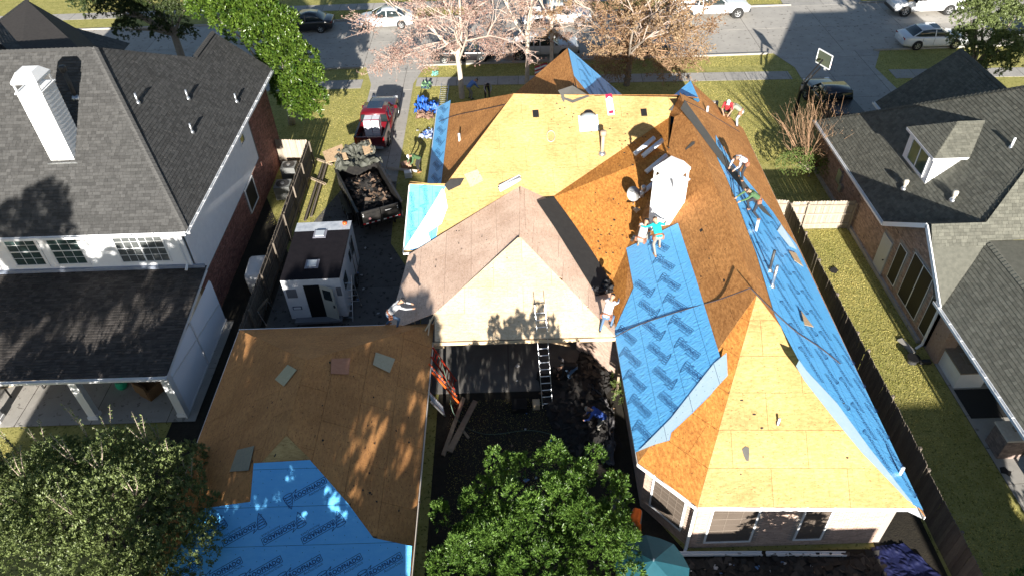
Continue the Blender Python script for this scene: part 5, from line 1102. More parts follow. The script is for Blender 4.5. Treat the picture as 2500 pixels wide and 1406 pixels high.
# sparse winter trees along the front
def branchy(name,label,base,height,r0,spread,lean,m,nleaf,leaf,seed,bark='bark_pale',levels=4,first=.35,bush=1.,twm='twig',fan=3):
    rg=random.Random(seed); mb=MB(); tw=MB(); tips=[]
    def grow(p,d,L,r,lv):
        q=p+d*L; m1=p.lerp(q,.5)+V((rg.uniform(-1,1),rg.uniform(-1,1),rg.uniform(-.4,.4)))*L*.07
        (mb if lv<2 else tw).tube([p,m1,q],[r,r*.8,r*.6],6 if lv<2 else 4,cap=False)
        if lv>=levels: tips.append((p,m1,q)); return
        if lv>=levels-1: tips.append((p,m1,q))
        k=rg.randint(fan-1,fan) if lv>0 else fan
        for i in range(k):
            a=rg.uniform(0,6.28); sp_=rg.uniform(.35,.8)*spread
            o=d.orthogonal().normalized(); o2=d.cross(o); e=(d+(o*math.cos(a)+o2*math.sin(a))*sp_+V((0,0,.12))).normalized()
            s=rg.uniform(.35,1.) if i else 1.; st=p.lerp(q,s)
            grow(st,e,L*rg.uniform(.6,.82),r*(.62 if i else .7),lv+1)
    b=V(base); t=thing(name,label,'tree',b,0,None,local=False); d0=V((lean[0],lean[1],1)).normalized(); f=b+d0*height*first
    mb.tube([b-V((0,0,.1)),b.lerp(f,.5)+V((.05,0,0)),f],[r0*1.2,r0,r0*.9],8,cap=False)
    for i in range(4):
        a=i*1.57+rg.uniform(-.5,.5); e=(d0+V((math.cos(a),math.sin(a),0))*spread*(.75 if i else .15)).normalized(); grow(f-d0*rg.uniform(0,.1)*height,e,height*.33,r0*(.8 if i==0 else .55),0)
    mb.build('trunk',mt[bark],t,True); tw.build('twigs',mt[twm],t)['kind']='stuff'
    C_=[];D_=[];S_=[];R_=[]
    ctr=[rg.random() for _ in tips]
    for _ in range(nleaf):
        i=rg.randrange(len(tips)); 
        if rg.random()>.25+.75*(ctr[i]>.4): i=rg.randrange(len(tips))
        p,m1,q=tips[i]; s=rg.random(); c=(p.lerp(m1,s*2) if s<.5 else m1.lerp(q,2*s-1)); C_.append(c+V((rg.gauss(0,.07),rg.gauss(0,.07),rg.gauss(0,.07))*1)); D_.append((rg.gauss(0,1),rg.gauss(0,1),rg.gauss(-.2,.8))); S_.append(leaf*rg.uniform(.6,1.2)); R_.append(min(1,max(0,ctr[i]*.6+rg.random()*.45)))
    leafcloud('crown',np.array(C_),np.array(D_),np.array(S_),.7,mt[m],t,np.array(R_)); return t
branchy('bare_street_tree','pale trunked bare tree with pinkish dry leaves behind the strip of blue underlay',(-3.45,47.5,0),9.8,.17,1.05,(-.03,-.02),'leaf_pink',5000,.13,11,first=.36,fan=3,levels=5)
branchy('bare_street_tree','slender bare tree with pale bark left of the front gable peak',(1.15,48.6,0),9.5,.14,.7,(.02,-.02),'leaf_dry',3500,.12,5,first=.45,levels=5)
branchy('bare_street_tree','slender bare tree behind the front gable peak beside the silver pickup',(3.0,50.6,0),9.5,.13,.7,(.0,0),'leaf_dry',3000,.12,8,first=.45,levels=5)
branchy('tan_leaved_tree','broad tree with tan and rust leaves before the street right of the gable peak',(8.3,48.6,0),9.2,.2,1.2,(.02,-.04),'leaf_tan',12000,.16,21,bark='bark',first=.24,fan=3,levels=5)
def haze_twigs(t,pts,m,per,tw,leaf,seed,hub,twm='twig'):
    rg=random.Random(seed); mb=MB(); C_=[];D_=[];S_=[];R_=[]; hub=V(hub)
    for x,y,Y,r in pts:
        c=GY(x,y,Y); s0=hub.lerp(c,.35); mb.tube([s0,s0.lerp(c,.5)+V((rg.uniform(-.2,.2),rg.uniform(-.2,.2),.15)),c],[.04,.028,.015],5,cap=False); tone=rg.random()
        for k in range(tw):
            q=c+V((rg.gauss(0,.5),rg.gauss(0,.5),rg.gauss(0,.4)))*r; d_=V((rg.gauss(0,1),rg.gauss(0,1),rg.gauss(.3,.7))).normalized(); L=rg.uniform(.3,.8); m_=q+d_*L*.5+V((rg.gauss(0,.06),rg.gauss(0,.06),rg.gauss(0,.05))); e_=q+d_*L
            mb.tube([c.lerp(q,.3),q,m_,e_],[.012,.010,.007,.004],3,cap=False)
            for j in range(per):
                u=rg.random(); p_=q.lerp(e_,u)+V((rg.gauss(0,.09),rg.gauss(0,.09),rg.gauss(0,.09))); C_.append(p_); D_.append((rg.gauss(0,1),rg.gauss(0,1),rg.gauss(-.2,.8))); S_.append(leaf*rg.uniform(.6,1.2)); R_.append(min(1,max(0,tone*.5+rg.random()*.6)))
    mb.build('branchlets',mt[twm],t)['kind']='stuff'; leafcloud('foliage',np.array(C_),np.array(D_),np.array(S_),.7,mt[m],t,np.array(R_))
T1,T2,T3,T4=[bpy.data.objects[n_] for n_ in('bare_street_tree','bare_street_tree.001','bare_street_tree.002','tan_leaved_tree')]
haze_twigs(T1,[(x,y,47.2,.9) for x,y in((925,165),(955,140),(990,125),(1010,85),(1040,50),(1010,20),(1085,20),(1130,60),(1165,90),(1195,115),(1060,130),(1150,30),(1110,110),(965,150),(1035,150))],'leaf_pink',11,34,.12,31,(-3.4,47.4,4.4))
haze_twigs(T2,[(x,y,48.4,.8) for x,y in((1225,95),(1200,60),(1240,40),(1290,30),(1300,70),(1215,120),(1270,10),(1180,25),(1250,130))],'leaf_dry',10,28,.12,32,(1.2,48.5,5))
haze_twigs(T3,[(x,y,50.4,.8) for x,y in((1350,30),(1385,20),(1410,55),(1325,60),(1380,90),(1430,20))],'leaf_dry',10,26,.12,33,(3.0,50.5,5))
haze_twigs(T4,[(x,y,48.2,1.0) for x,y in((1460,120),(1475,75),(1505,45),(1550,35),(1600,40),(1650,55),(1690,70),(1735,60),(1710,110),(1660,110),(1615,90),(1570,85),(1530,90),(1495,130),(1470,160),(1530,150),(1640,150),(1665,165),(1690,140),(1595,130),(1550,120),(1480,20),(1560,0),(1640,10),(1620,165),(1500,175))],'leaf_tan',13,32,.15,34,(8.3,48.5,3.0),'twig_brown')
# multi-stemmed shrub and clipped hedge between the houses
def multistem(name,label,base,h,n,spread,seed,m=None,nl=0):
    rg=random.Random(seed); t=thing(name,label,'shrub',base,0,None,local=False); mb=MB(); b=V(base); tips=[]
    for i in range(n):
        a=rg.uniform(0,6.28); d=V((math.cos(a)*spread*rg.random(),math.sin(a)*spread*rg.random(),1)).normalized(); L=h*rg.uniform(.7,1.05); p=b+V((math.cos(a),math.sin(a),0))*.15; m1=p+d*L*.55+V((rg.uniform(-.1,.1),rg.uniform(-.1,.1),0)); q=p+d*L; mb.tube([p,m1,q],[.03,.022,.008],5,cap=False)
        for k in range(7):
            s=rg.uniform(.4,1); st=p.lerp(q,s); e=(d+V((rg.gauss(0,.4),rg.gauss(0,.4),.1))).normalized(); mb.tube([st,st+e*L*rg.uniform(.15,.4)],[.010,.004],3,cap=False); tips.append(st+e*L*.25)
    mb.build('stems',mt['twig_brown'],t)
    if nl:
        C_=np.array([rg.choice(tips) for _ in range(nl)])+rng.normal(size=(nl,3))*.12; leafcloud('leaves',C_,unit(nl),rng.uniform(.04,.09,nl),.5,mt[m],t,rng.random(nl))
    return t
hb=G(1960,432,0)
multistem('crape_myrtle','bare multi stemmed crape myrtle rising from the round hedge',(hb.x+.6,hb.y+.9,0),3.7,64,.95,4,'leaf_tan',1500)
hl_=[((hb.x-.9+.5*i,hb.y+.35*math.sin(i*1.0),.85),(.85,.95,.75)) for i in range(6)]
leafy('round_hedge','low clipped green hedge around the bare crape myrtle',hl_,(hb.x+.3,hb.y,0),.05,.06,.5,'leaf_hedge',420,14,cat='hedge',surf=.85)
pb=G(1490,975,0)
leafy('garden_plant','small bright green plants against the shaded wall of the wing',[((pb.x+.25,pb.y+.4,.35),.28),((pb.x+.35,pb.y-.2,.4),.3),((pb.x+.4,pb.y+1.0,.35),.28)],(pb.x+.3,pb.y+.2,0),.02,.11,.4,'leaf_hedge',300,8,cat='plant')
# trees and house behind the viewpoint shading the yard, plus an added shade block
def off_tree(label,base,z0,z1,rad,seed,n=14,per=40,r=(.8,1.3)):
    rg=random.Random(seed); lb=[((base[0]+rg.uniform(-1,1)*rad,base[1]+rg.uniform(-1,1)*2.2,rg.uniform(z0,z1)),rg.uniform(*r)) for _ in range(n)]
    return leafy('backyard_tree',label,lb,base,.18,.24,.5,'leaf_oak',per,9,nl=3)
off_tree('tall oak standing behind the photographer at the left, shading the porch roof',(-17.5,1.0,0),9.6,10.8,4.4,1,34,80)
off_tree('tall oak standing behind the photographer, far left, shading the stucco wall',(-22.8,.6,0),8.8,14.4,3.6,2,34,60)
off_tree('tall oak standing behind the photographer, shading the garage roof',(-8.0,.5,0),6.4,9.8,3.0,3,19,80)
off_tree('oak standing behind the photographer, shading the garage rear slope',(-6.2,3.0,0),5.0,8.4,2.8,4,36,100,(.6,1.0))
off_tree('low tree behind the photographer shading the foot of the rear wall',(9.0,4.5,0),3.0,4.1,1.1,6,18,70,(.4,.6))
bh=thing('unseen_shade_house','plain house standing behind the photographer with roof raised in steps to shade the yard','house',(2,-8,0),local=False)
mb=MB(); mb.box((-11.8,-8,2.9),(16.6,7,5.8)); mb.box((-.2,-8,2.7),(6.4,7,5.4)); mb.box((7.6,-8,1.4),(9.2,7,2.8)); mb.build('wall',mt['brick_tan'],bh)
mb=MB()
for x0,x1,zr_,ze in((-20.5,-3.42,9.7,5.8),(-3.40,3.0,8.2,5.4),(3.02,12.3,7.35,2.8)): mb.loft([[V((x,-12,ze)),V((x,-7 if ze>3 else -8,zr_)),V((x,-3.5,ze))] for x in(x0,x1)])  # ridge heights of this unseen house set for the shade they throw
mb.build('roof',mt['shingle_brown'],bh)
bh2=thing('unseen_shade_house','added house shaped shade block behind the photographer at the right, shading the far lawn','house',(20,-8,0),local=False)
mb=MB(); mb.box((20,-8,2.7),(11,7,5.4)); mb.build('wall',mt['brick_tan'],bh2); mb=MB(); mb.loft([[V((x,-12,5.4)),V((x,-7,7.9)),V((x,-4,5.4))] for x in(14.2,17.9)]); mb.loft([[V((x,-12,5.4)),V((x,-7,6.1)),V((x,-4,5.4))] for x in(17.92,26)]); mb.build('roof',mt['shingle_brown'],bh2)  # stands in for an unseen tree; its two ridge heights set where shade falls
fence('rear_fence','long picket fence behind the photographer closing the yard',[((-12,4.2),(14.4,4.2),1.85)],face=1)
# ================================================================== PEOPLE
SKIN=M('skin',(.36,.20,.13),.6,(.42,.25,.17),scale=20)
def cloth_m(n,c): return M('cloth_'+n,c,.85,tuple(x*.82 for x in c),scale=9,bump=.3,bscale=30)
HAIR=M('hair_dark',(.018,.013,.010),.6); BELT=M('leather_belt',(.23,.085,.045),.6,(.35,.16,.1),scale=12); BOOT=M('boot_tan',(.34,.16,.07),.7); BOOTD=M('boot_dark',(.05,.04,.035),.7)
POSES=dict(
 bend=dict(pel=(0,-.16,.92),chest=(0,.20,1.16),neck=(0,.37,1.24),head=(0,.49,1.25),sh=(.18,.29,1.19),el=(.25,.40,.93),ha=(.16,.58,.74),hip=(.10,-.14,.88),kn=(.14,.04,.47),an=(.14,-.05,.08)),
 deep=dict(pel=(0,-.22,.80),chest=(0,.20,.86),neck=(0,.38,.82),head=(0,.50,.76),sh=(.18,.30,.84),el=(.24,.36,.55),ha=(.14,.46,.30),hip=(.10,-.20,.76),kn=(.17,.10,.42),an=(.15,-.05,.08)),
 crouch=dict(pel=(0,-.17,.40),chest=(0,.08,.80),neck=(0,.18,.97),head=(0,.27,1.06),sh=(.19,.12,.92),el=(.27,.34,.68),ha=(.14,.50,.45),hip=(.10,-.15,.36),kn=(.20,.28,.44),an=(.15,0,.08)),
 kneel=dict(pel=(0,-.04,.53),chest=(0,.18,.93),neck=(0,.30,1.07),head=(0,.41,1.12),sh=(.19,.23,1.01),el=(.28,.40,.78),ha=(.18,.60,.56),hip=(.10,-.02,.48),kn=(.15,.30,.42),an=(.15,.22,.08),kn2=(.13,.06,.07),an2=(.13,-.38,.08)),
 spread=dict(pel=(0,-.16,.84),chest=(0,.16,1.10),neck=(0,.30,1.22),head=(0,.40,1.29),sh=(.19,.24,1.17),el=(.40,.34,1.02),ha=(.52,.56,.94),hip=(.10,-.14,.80),kn=(.17,.08,.46),an=(.15,-.02,.08),kn2=(.14,-.06,.42),an2=(.12,-.34,.08)),
 lunge=dict(pel=(0,-.22,.74),chest=(0,.14,1.06),neck=(0,.30,1.20),head=(0,.41,1.27),sh=(.19,.23,1.12),el=(.22,.48,.98),ha=(.16,.74,.88),hip=(.10,-.2,.70),kn=(.19,.14,.50),an=(.16,.02,.08),kn2=(.16,-.02,.38),an2=(.15,-.36,.08)))
def person(label,loc,rz,pose,shirt,pants,hat=None,sleeve=True,boots=None,belt=False,ground=None,scale=1.,cap=None):
    t=thing('person',label,'person',loc,rz,'roofers at work'); P=POSES[pose]; J={}
    for k,v in P.items(): J[k]=V(v)*scale
    def side(k,s):
        k2=k+'2' if (s<0 and k+'2' in J) else k; p=J[k2]; return V((p.x*s,p.y,p.z))
    RZ=Matrix.Rotation(rz,3,'Z')
    segs=[]      # a,b,ra,rb,kind
    S=lambda a,b,ra,rb,k: segs.append((V(a),V(b),ra*scale,rb*scale,k))
    pel,chest,neck,head=J['pel'],J['chest'],J['neck'],J['head']
    for s in(-1,1): S(pel+V((.05*s,0,0)),chest+V((.065*s,0,0)),.115,.125,'shirt'); S(chest+V((.065*s,0,0)),side('sh',s)*.75+neck*.25,.11,.07,'shirt')
    S(pel+V((-.06,0,-.03)),pel+V((.06,0,-.03)),.125,.125,'pants'); S(neck*.7+chest*.3,neck,.062,.055,'skin'); hd=(head-neck).normalized(); S(neck,head,.055,.06,'skin')
    fwd=(V((0,1,0))-hd*hd.y); fwd=fwd.normalized() if fwd.length>.2 else V((0,0,-1)); rgt=fwd.cross(hd)
    S(head-hd*.03,head+hd*.05,.088,.095,'skin'); S(head+fwd*.03-hd*.06,head+fwd*.035-hd*.03,.06,.07,'skin'); S(head+fwd*.09-hd*.02,head+fwd*.105-hd*.035,.018,.02,'skin')
    for s in(-1,1): S(head+rgt*s*.092-hd*.0,head+rgt*s*.098-hd*.03,.018,.014,'skin')
    for s in(-1,1):
        sh_,el,ha=side('sh',s),side('el',s),side('ha',s); S(sh_,el,.062,.048,'shirt'); S(el,ha,.046,.034,'shirt' if sleeve else 'skin')
        d=(ha-el).normalized(); o=d.orthogonal().normalized(); o=(V((1,0,0))-d*d.x); o=o.normalized() if o.length>.1 else d.orthogonal().normalized(); nn=o.cross(d)
        pk=ha+d*.075; S(ha,pk,.036,.038,'skin')
        for i,(f,l) in enumerate(((-.030,.062),(-.010,.074),(.010,.070),(.030,.055))):
            b0=pk+o*f; m0=b0+d*l*.6+nn*.012*s; S(b0,m0,.0105,.010,'skin'); S(m0,m0+d*l*.4+nn*.025*s,.010,.009,'skin')
        tb=ha+d*.03-o*.035*s; S(tb,tb+d*.05-o*.028*s,.013,.011,'skin')
        hp,kn,an=side('hip',s),side('kn',s),side('an',s)
        if ground:
            wp_=V(loc)+RZ@an; dz=ground(wp_.x,wp_.y)-loc[2]; an=an+V((0,0,dz)); kn=kn+V((0,0,dz*.55))
        S(hp,kn,.092,.065,'pants'); S(kn,an,.062,.045,'pants'); toe=an+V((.02*s,.17,-.035))
        if (kn-an).z<.08: toe=an+V((0,-.12,-.03))
        S(an-V((0,.04,.03)),toe,.048,.04,'boot')
    mb=MB()
    for a,b,ra,rb,k in segs:
        n=10 if ra>.03 else 6; d=(b-a); 
        if d.length<1e-4: continue
        u=d.normalized(); mb.tube([a-u*ra*.98,a-u*ra*.7,a,b,b+u*rb*.7,b+u*rb*.98],[ra*.25,ra*.72,ra,rb,rb*.72,rb*.25],n)
    tmp=mesh('tmp',mb.v,mb.f,SKIN); md=tmp.modifiers.new('r','REMESH'); md.mode='VOXEL'; md.voxel_size=.0145; md2=tmp.modifiers.new('s','SMOOTH'); md2.factor=.5; md2.iterations=2
    ev=tmp.evaluated_get(bpy.context.evaluated_depsgraph_get()); me=bpy.data.meshes.new_from_object(ev); bpy.data.objects.remove(tmp)
    me.name='body'; me.materials.clear()
    for m_ in(shirt,pants,SKIN,boots or BOOT): me.materials.append(m_)
    nf=len(me.polygons); C_=np.empty(nf*3,np.float32); me.polygons.foreach_get('center',C_); C_=C_.reshape(-1,3); best=np.full(nf,9.); mi=np.zeros(nf,np.int32); ix=dict(shirt=0,pants=1,skin=2,boot=3)
    for a,b,ra,rb,k in segs:
        a_,b_=np.array(a),np.array(b); d=b_-a_; tt=np.clip(((C_-a_)@d)/(d@d+1e-9),0,1); ds=np.linalg.norm(C_-a_-tt[:,None]*d,axis=1)-(ra+(rb-ra)*tt); m_=ds<best; best[m_]=ds[m_]; mi[m_]=ix[k]
    me.polygons.foreach_set('material_index',mi); me.polygons.foreach_set('use_smooth',np.ones(nf,bool)); me.update()
    o=bpy.data.objects.new('body',me); link(o,t)
    # hair or cap, eyes
    mb=MB(); Mh=Matrix((rgt,fwd,hd)).transposed(); nu,nv=12,5; vs_=[];fs=[]
    for j in range(nv+1):
        ph=math.pi*.5*(1-j/nv)-.18+.18*j/nv
        for i in range(nu): th=2*math.pi*i/nu; r_=.112 if hat else .106; vs_.append(head+Mh@V((r_*.93*math.cos(ph)*math.cos(th),r_*1.06*math.cos(ph)*math.sin(th)-.012,.045+r_*math.sin(ph)-.01)))
    for j in range(nv):
        for i in range(nu): fs.append((j*nu+i,j*nu+(i+1)%nu,(j+1)*nu+(i+1)%nu,(j+1)*nu+i))
    mb.add(vs_[::-1],fs)
    if hat: mb.box(head+fwd*.13+hd*.045,(.15,.12,.012),Mh)
    mb.build('cap' if hat else 'hair',hat or HAIR,t,True)
    for s in(-1,1): mb=MB(); mb.sphere(head+fwd*.092+rgt*s*.034+hd*.005,.012,6,4); mb.build('eye',mt['black'],t,True)
    mb=MB(); mb.box(head+fwd*.093-hd*.06,(.045,.012,.008),Mh); mb.build('mouth',M('lips',(.25,.10,.08),.6),t)
    if belt:
        mb=MB(); u=(chest-pel).normalized(); c=pel+u*.06
        for i in range(12):
            a0,a1=2*math.pi*i/12,2*math.pi*(i+1)/12; q=lambda an:c+V((.178*math.cos(an),0,0))+(u.cross(V((1,0,0))))*.135*math.sin(an); mb.bar(q(a0),q(a1),.02,.07,up=u)
        for s in(-1,1): mb.box(c+V((.19*s,0,-.1)),(.09,.17,.2))
        mb.build('tool_belt',BELT,t)
    return t
c_blue=cloth_m('blue',(.10,.22,.55)); c_grey=cloth_m('grey',(.36,.35,.35)); c_white=cloth_m('white',(.66,.68,.72)); c_teal=cloth_m('teal',(.01,.47,.46)); c_green=cloth_m('green',(.07,.14,.06)); c_or=cloth_m('orange',(.85,.17,.02)); c_jean=cloth_m('jeans',(.10,.17,.28)); c_dark=cloth_m('dark',(.025,.027,.035)); c_khaki=cloth_m('khaki',(.26,.25,.22)); c_red=cloth_m('red',(.42,.03,.04)); c_royal=cloth_m('royal',(.05,.11,.42)); c_sage=cloth_m('sage',(.24,.26,.21)); c_ltgrey=cloth_m('light_grey',(.42,.43,.45)); c_black=cloth_m('black',(.02,.02,.022))
c_pat=M('patterned_shirt',(.72,.74,.78),.85,fleck=(.08,.09,.14),fscale=16,fthr=.52)
hat_w=cloth_m('white_cap',(.75,.74,.72)); hat_k=cloth_m('black_cap',(.02,.02,.022)); hat_r=cloth_m('red_cap',(.35,.02,.03)); hat_t=cloth_m('tan_cap',(.42,.36,.28))
def on(pl,px,py): p=pl.at(px,py,.02); return (p.x,p.y,p.z)
def gp_(px,py): p=G(px,py); return (p.x,p.y,.012)
gz=lambda pl,h=.03:(lambda x,y: pl.z(x,y)+h)
person('man in blue shirt and grey trousers bending over on the front lawn',gp_(1150,242),R(-60),'bend',c_blue,c_khaki,boots=BOOTD)
person('man in grey hoodie and dark trousers crouching on the front lawn',gp_(1190,240),R(190),'bend',c_grey,c_dark,hat=hat_k,boots=BOOTD)
person('person in dark green with a white cap stooping near the dump trailer',gp_(1022,420),R(120),'bend',c_green,c_black,hat=hat_w)
person('man in white hoodie and jeans leaning at the exposed patio truss',on(Pl(*[pw[i] for i in(1,2,3)]),968,795),R(-75),'lunge',c_ltgrey,c_jean,hat=hat_k,belt=True)
person('man in white shirt and blue jeans kneeling on the cream patio slope',on(PS,1482,796),R(-28),'lunge',c_white,c_jean,belt=True,ground=gz(PS),boots=BOOTD)
person('man in bright teal shirt standing on the blue underlay by the chimney',on(WP,1600,612),R(10),'spread',c_teal,c_khaki,belt=True,ground=gz(WP))
person('man in pale grey shirt crouching beside the chimney left of the teal shirt',on(WP,1566,598),R(-35),'crouch',c_ltgrey,c_khaki,hat=hat_k,belt=True,ground=gz(WP),sleeve=False)
person('man in white patterned shirt bending over the east roof slope',on(EP,1805,438),R(115),'bend',c_pat,c_dark,belt=True,ground=gz(EP))
person('man in dark green shirt crouching on the blue east slope',on(EP,1832,522),R(105),'lunge',c_green,c_dark,belt=True,ground=gz(EP))
person('man in sage shirt leaning over the north east eave',on(EP,1797,308),R(70),'bend',c_sage,c_ltgrey,belt=True,ground=gz(EP),boots=BOOTD)
person('man in red shirt and white cap beyond the north east eave',on(EP,1772,288),R(160),'crouch',c_red,c_dark,hat=hat_w,sleeve=False)
person('man in royal blue hoodie and white cap working in the shaded yard',gp_(1462,1052),R(75),'bend',c_royal,c_khaki,hat=hat_t)
person('man in orange shirt stooping at the corner of the brick bay',gp_(1548,1290),R(160),'deep',c_or,c_khaki,sleeve=False)
person('man in dark shirt and jeans bending in the shade under the long ladder',gp_(1390,925),R(100),'deep',c_black,c_jean)
# ================================================================== THINGS ON THE ROOFS
def roll(label,pl,px,py,dirpx,L,r=.11,m=None,core=True,h=0.):
    c=pl.at(px,py,.02); e=pl.at(px+dirpx[0],py+dirpx[1],.02); d=(e-c).normalized(); n=pl.n(); o=c+n*(r+.01+h)
    t=thing('underlay_roll',label,'roll',c,0,'rolls of underlay',local=False); mb=MB(); mb.tube([o-d*L/2,o+d*L/2],r,14); mb.build('roll',m or ROLLM,t,True)
    k=MB(); k.tube([o-d*(L/2+.004),o-d*(L/2-.02)],r*.35,8); k.build('core',mt['black'],t)
    return t
ROLLM=M('roll_wrap',(.50,.56,.64),.4,(.60,.65,.72),scale=6)
OPl=Pl(OB,OK1,OD)
for i,(x,y,lb) in enumerate(((1574,362,'silvery underlay roll lying behind the white chimney, leftmost of the pair'),(1594,367,'silvery underlay roll lying behind the white chimney, right of the pair'),(1603,405,'underlay roll partly hidden behind the white chimney'),(1578,468,'underlay roll lying just left of the white chimney'))):
    roll(lb,OPl,x,y,(22,-18),1.25)
roll('blue and white roll standing beside the orange chainsaw',WP,1535,545,(12,-30),1.2,.07,M('roll_blue',(.10,.30,.68),.4,(.7,.74,.8),scale=2.5),h=.05)
pc=PR0+V((-.45,-.02,-.06)); t=thing('underlay_roll','silvery underlay roll at the top of the patio ridge','roll',pc,0,'rolls of underlay',local=False); mb=MB(); mb.tube([pc+V((-.55,-.35,.14)),pc+V((.45,.3,.30))],.12,14); mb.build('roll',ROLLM,t,True); mb=MB(); mb.bar(pc+V((-.55,-.22,.24)),pc+V((.45,.43,.40)),.16,.012); mb.build('paper_flap',mt['white_trim'],t)
def scrapsheet(label,pl,pxs,m,h=.05,name='plywood_sheet',cat='plywood',th=.015):
    q=[pl.at(x,y,h) for x,y in pxs]; mb=MB(); mb.prism(q,th); return tag(mb.build(name,m),label,cat)
scrapsheet('square plywood offcut lying on the golden slope near the west hip',GP,((1133,428),(1166,416),(1181,442),(1149,460)),mt['plywood'])
scrapsheet('small plywood offcut on the garage west slope beside the ridge',GW,((672,928),(703,892),(725,905),(694,945)),M('ply_pale',(.50,.46,.30),.8,(.42,.38,.24),scale=9),.06)
scrapsheet('pinkish plywood offcut on the garage roof near the ridge end',GE,((810,878),(856,876),(852,916),(808,914)),M('ply_pink',(.38,.17,.10),.8,(.45,.22,.13),scale=9),.06)
scrapsheet('pale plywood offcut on the garage east slope below the truss',GE,((918,862),(965,878),(952,912),(911,892)),M('ply_pale2',(.45,.42,.30),.8,(.38,.35,.24),scale=9),.06)
scrapsheet('dark plywood offcut near the garage blue underlay',GW,((580,1100),(622,1090),(608,1150),(562,1153)),M('ply_green',(.22,.22,.17),.8,(.3,.28,.2),scale=9),.06)
scrapsheet('tan plywood offcut sticking out of the blue east slope',EP,((1953,765),(1972,790),(1984,805),(1962,800)),mt['plywood'],.16)
scrapsheet('tan plywood offcut at the edge of the blue east eave',EP,((1925,617),(1942,622),(1960,655),(1938,640)),mt['plywood'],.10)
wr=scrapsheet('red and white shingle wrapper lying on the golden ridge',GP,((1477,234),(1493,232),(1501,282),(1484,284)),wrap,.05,'shingle_wrapper','wrapper')
mesh('red_print',[GP.at(*q,.056) for q in((1477,234),(1493,232),(1496,243),(1487,238),(1479,245))],[(0,1,2,3,4)],wrapr,wr); mesh('red_print',[GP.at(*q,.056) for q in((1486,274),(1497,272),(1498,279),(1487,281))],[(0,1,2,3)],wrapr,wr)
# satellite dish left of the chimney
q=OPl.at(1546,500); t=thing('satellite_dish','grey satellite dish left of the white chimney','satellite dish',q,0,local=False)
mb=MB(); ax=V((.35,-.75,.55)).normalized(); u=ax.orthogonal().normalized(); v2=ax.cross(u); ctr=q+V((-.1,-.05,.62))
mb.loft([[ctr+ax*(.10*(r_/.32)**2)+(u*math.cos(k*.3927)*1.0+v2*math.sin(k*.3927)*1.0)*r_ for k in range(16)] for r_ in(.02,.12,.22,.30,.34)]); mb.build('dish',M('dish_grey',(.55,.56,.56),.5),t,True)
mb=MB(); mb.tube([q,q+V((0,0,.35)),ctr],.025,8); mb.build('mast',mt['metal'],t); mb=MB(); mb.tube([ctr+v2*-.3,ctr+ax*.42],.012,5); mb.sphere(ctr+ax*.42,.05,8,5); mb.build('feed_arm',mt['dark_metal'],t)
q=WP.at(1568,490); pipe(thing('flue_vent','grey capped vent pipe just left of the white chimney','vent',q,0,local=False),q,.6,.07,mt['metal'],'vent_pipe',cap=True)
# pitchfork, chainsaw, scraps
q0,q1=WP.at(1512,556,.06),WP.at(1518,602,.05); t=thing('pitchfork','pitchfork lying on the orange deck beside the crouching man','pitchfork',q0,0,local=False); d=(q1-q0).normalized(); s=d.cross(V((0,0,1))).normalized()
mb=MB(); mb.tube([q0,q0.lerp(q1,.66)],.018,6); mb.build('handle',mt['lumber'],t); mb=MB(); h0=q0.lerp(q1,.68); mb.bar(h0-s*.12,h0+s*.12,.03,.03)
for k in(-.12,-.04,.04,.12): mb.tube([h0+s*k,h0+s*k+d*.3],.012,5)
mb.build('tines',mt['dark_metal'],t)
q=WP.at(1527,524,.08); t=thing('chainsaw','orange chainsaw lying on the deck left of the chimney','chainsaw',q,R(55)); mb=MB(); mb.box((0,0,.06),(.32,.2,.2)); mb.box((-.22,0,.1),(.16,.06,.14)); mb.build('motor',mt['orange'],t); mb=MB(); mb.box((-.42,.0,.03),(.5,.02,.09)); mb.build('bar',mt['metal'],t); mb=MB(); mb.tube([(.1,-.1,.15),(.08,-.1,.26),(.08,.1,.26),(.1,.1,.15)],.015,6); mb.build('handle',mt['black'],t)
scrapsheet('small blue and white scrap on the orange deck',WP,((1483,583),(1488,572),(1500,583),(1490,590)),mt['blue_pale'],.05,'underlay_scrap','scrap',.005)
# scattered shingle scraps
k=0; rg=random.Random(3); mb=MB()
def scat(pl,x0,x1,y0,y1,n,test=None):
    for _ in range(n):
        c=pl.at(rg.uniform(x0,x1),rg.uniform(y0,y1),.035)
        s=rg.uniform(.02,.07); a=rg.uniform(0,6.3); fr=Frame([c,c+V((1,0,pl.b)),c+V((0,1,pl.c))]); pts=[c+fr.u*math.cos(a+i*1.05)*s*rg.uniform(.5,1.3)+fr.v*math.sin(a+i*1.05)*s*.6*rg.uniform(.5,1.3) for i in range(6)]
        mb.add(pts,[tuple(range(6))])
scat(GP,1280,1560,250,330,26); scat(SPl,1780,2080,950,1200,9); scat(WP,1600,1780,600,720,14); scat(GE,760,1030,880,1250,30); scat(GW,520,700,850,1150,24); scat(Pl(OB,OC,OK1),1440,1540,470,640,46); scat(OPl,1500,1640,330,420,40); scat(Pl(PR0,V(pw[4]),PR1),1060,1240,560,660,14)
tag(mb.build('shingle_scraps',mt['tar']),'dark shingle crumbs scattered over the stripped roofs','debris',kind='stuff')
for pl,x,y,s,lb in((SPl,1822,1108,.26,'dark torn shingle scrap on the golden rear slope'),(GP,1375,243,.2,'grey felt scrap beside the golden ridge'),(WP,1685,358,.3,'dark felt scrap on the brown slope behind the chimney')):
    c=pl.at(x,y,.04); fr=Frame([c,c+V((1,0,pl.b)),c+V((0,1,pl.c))]); tag(mesh('shingle_scrap',[c+fr.u*math.cos(i*.9)*s*(.35+.25*(i%2))+fr.v*math.sin(i*.9)*s*(.9+.3*(i%3==0)) for i in range(7)],[tuple(range(7))],mt['felt_grey']),lb,'scrap')
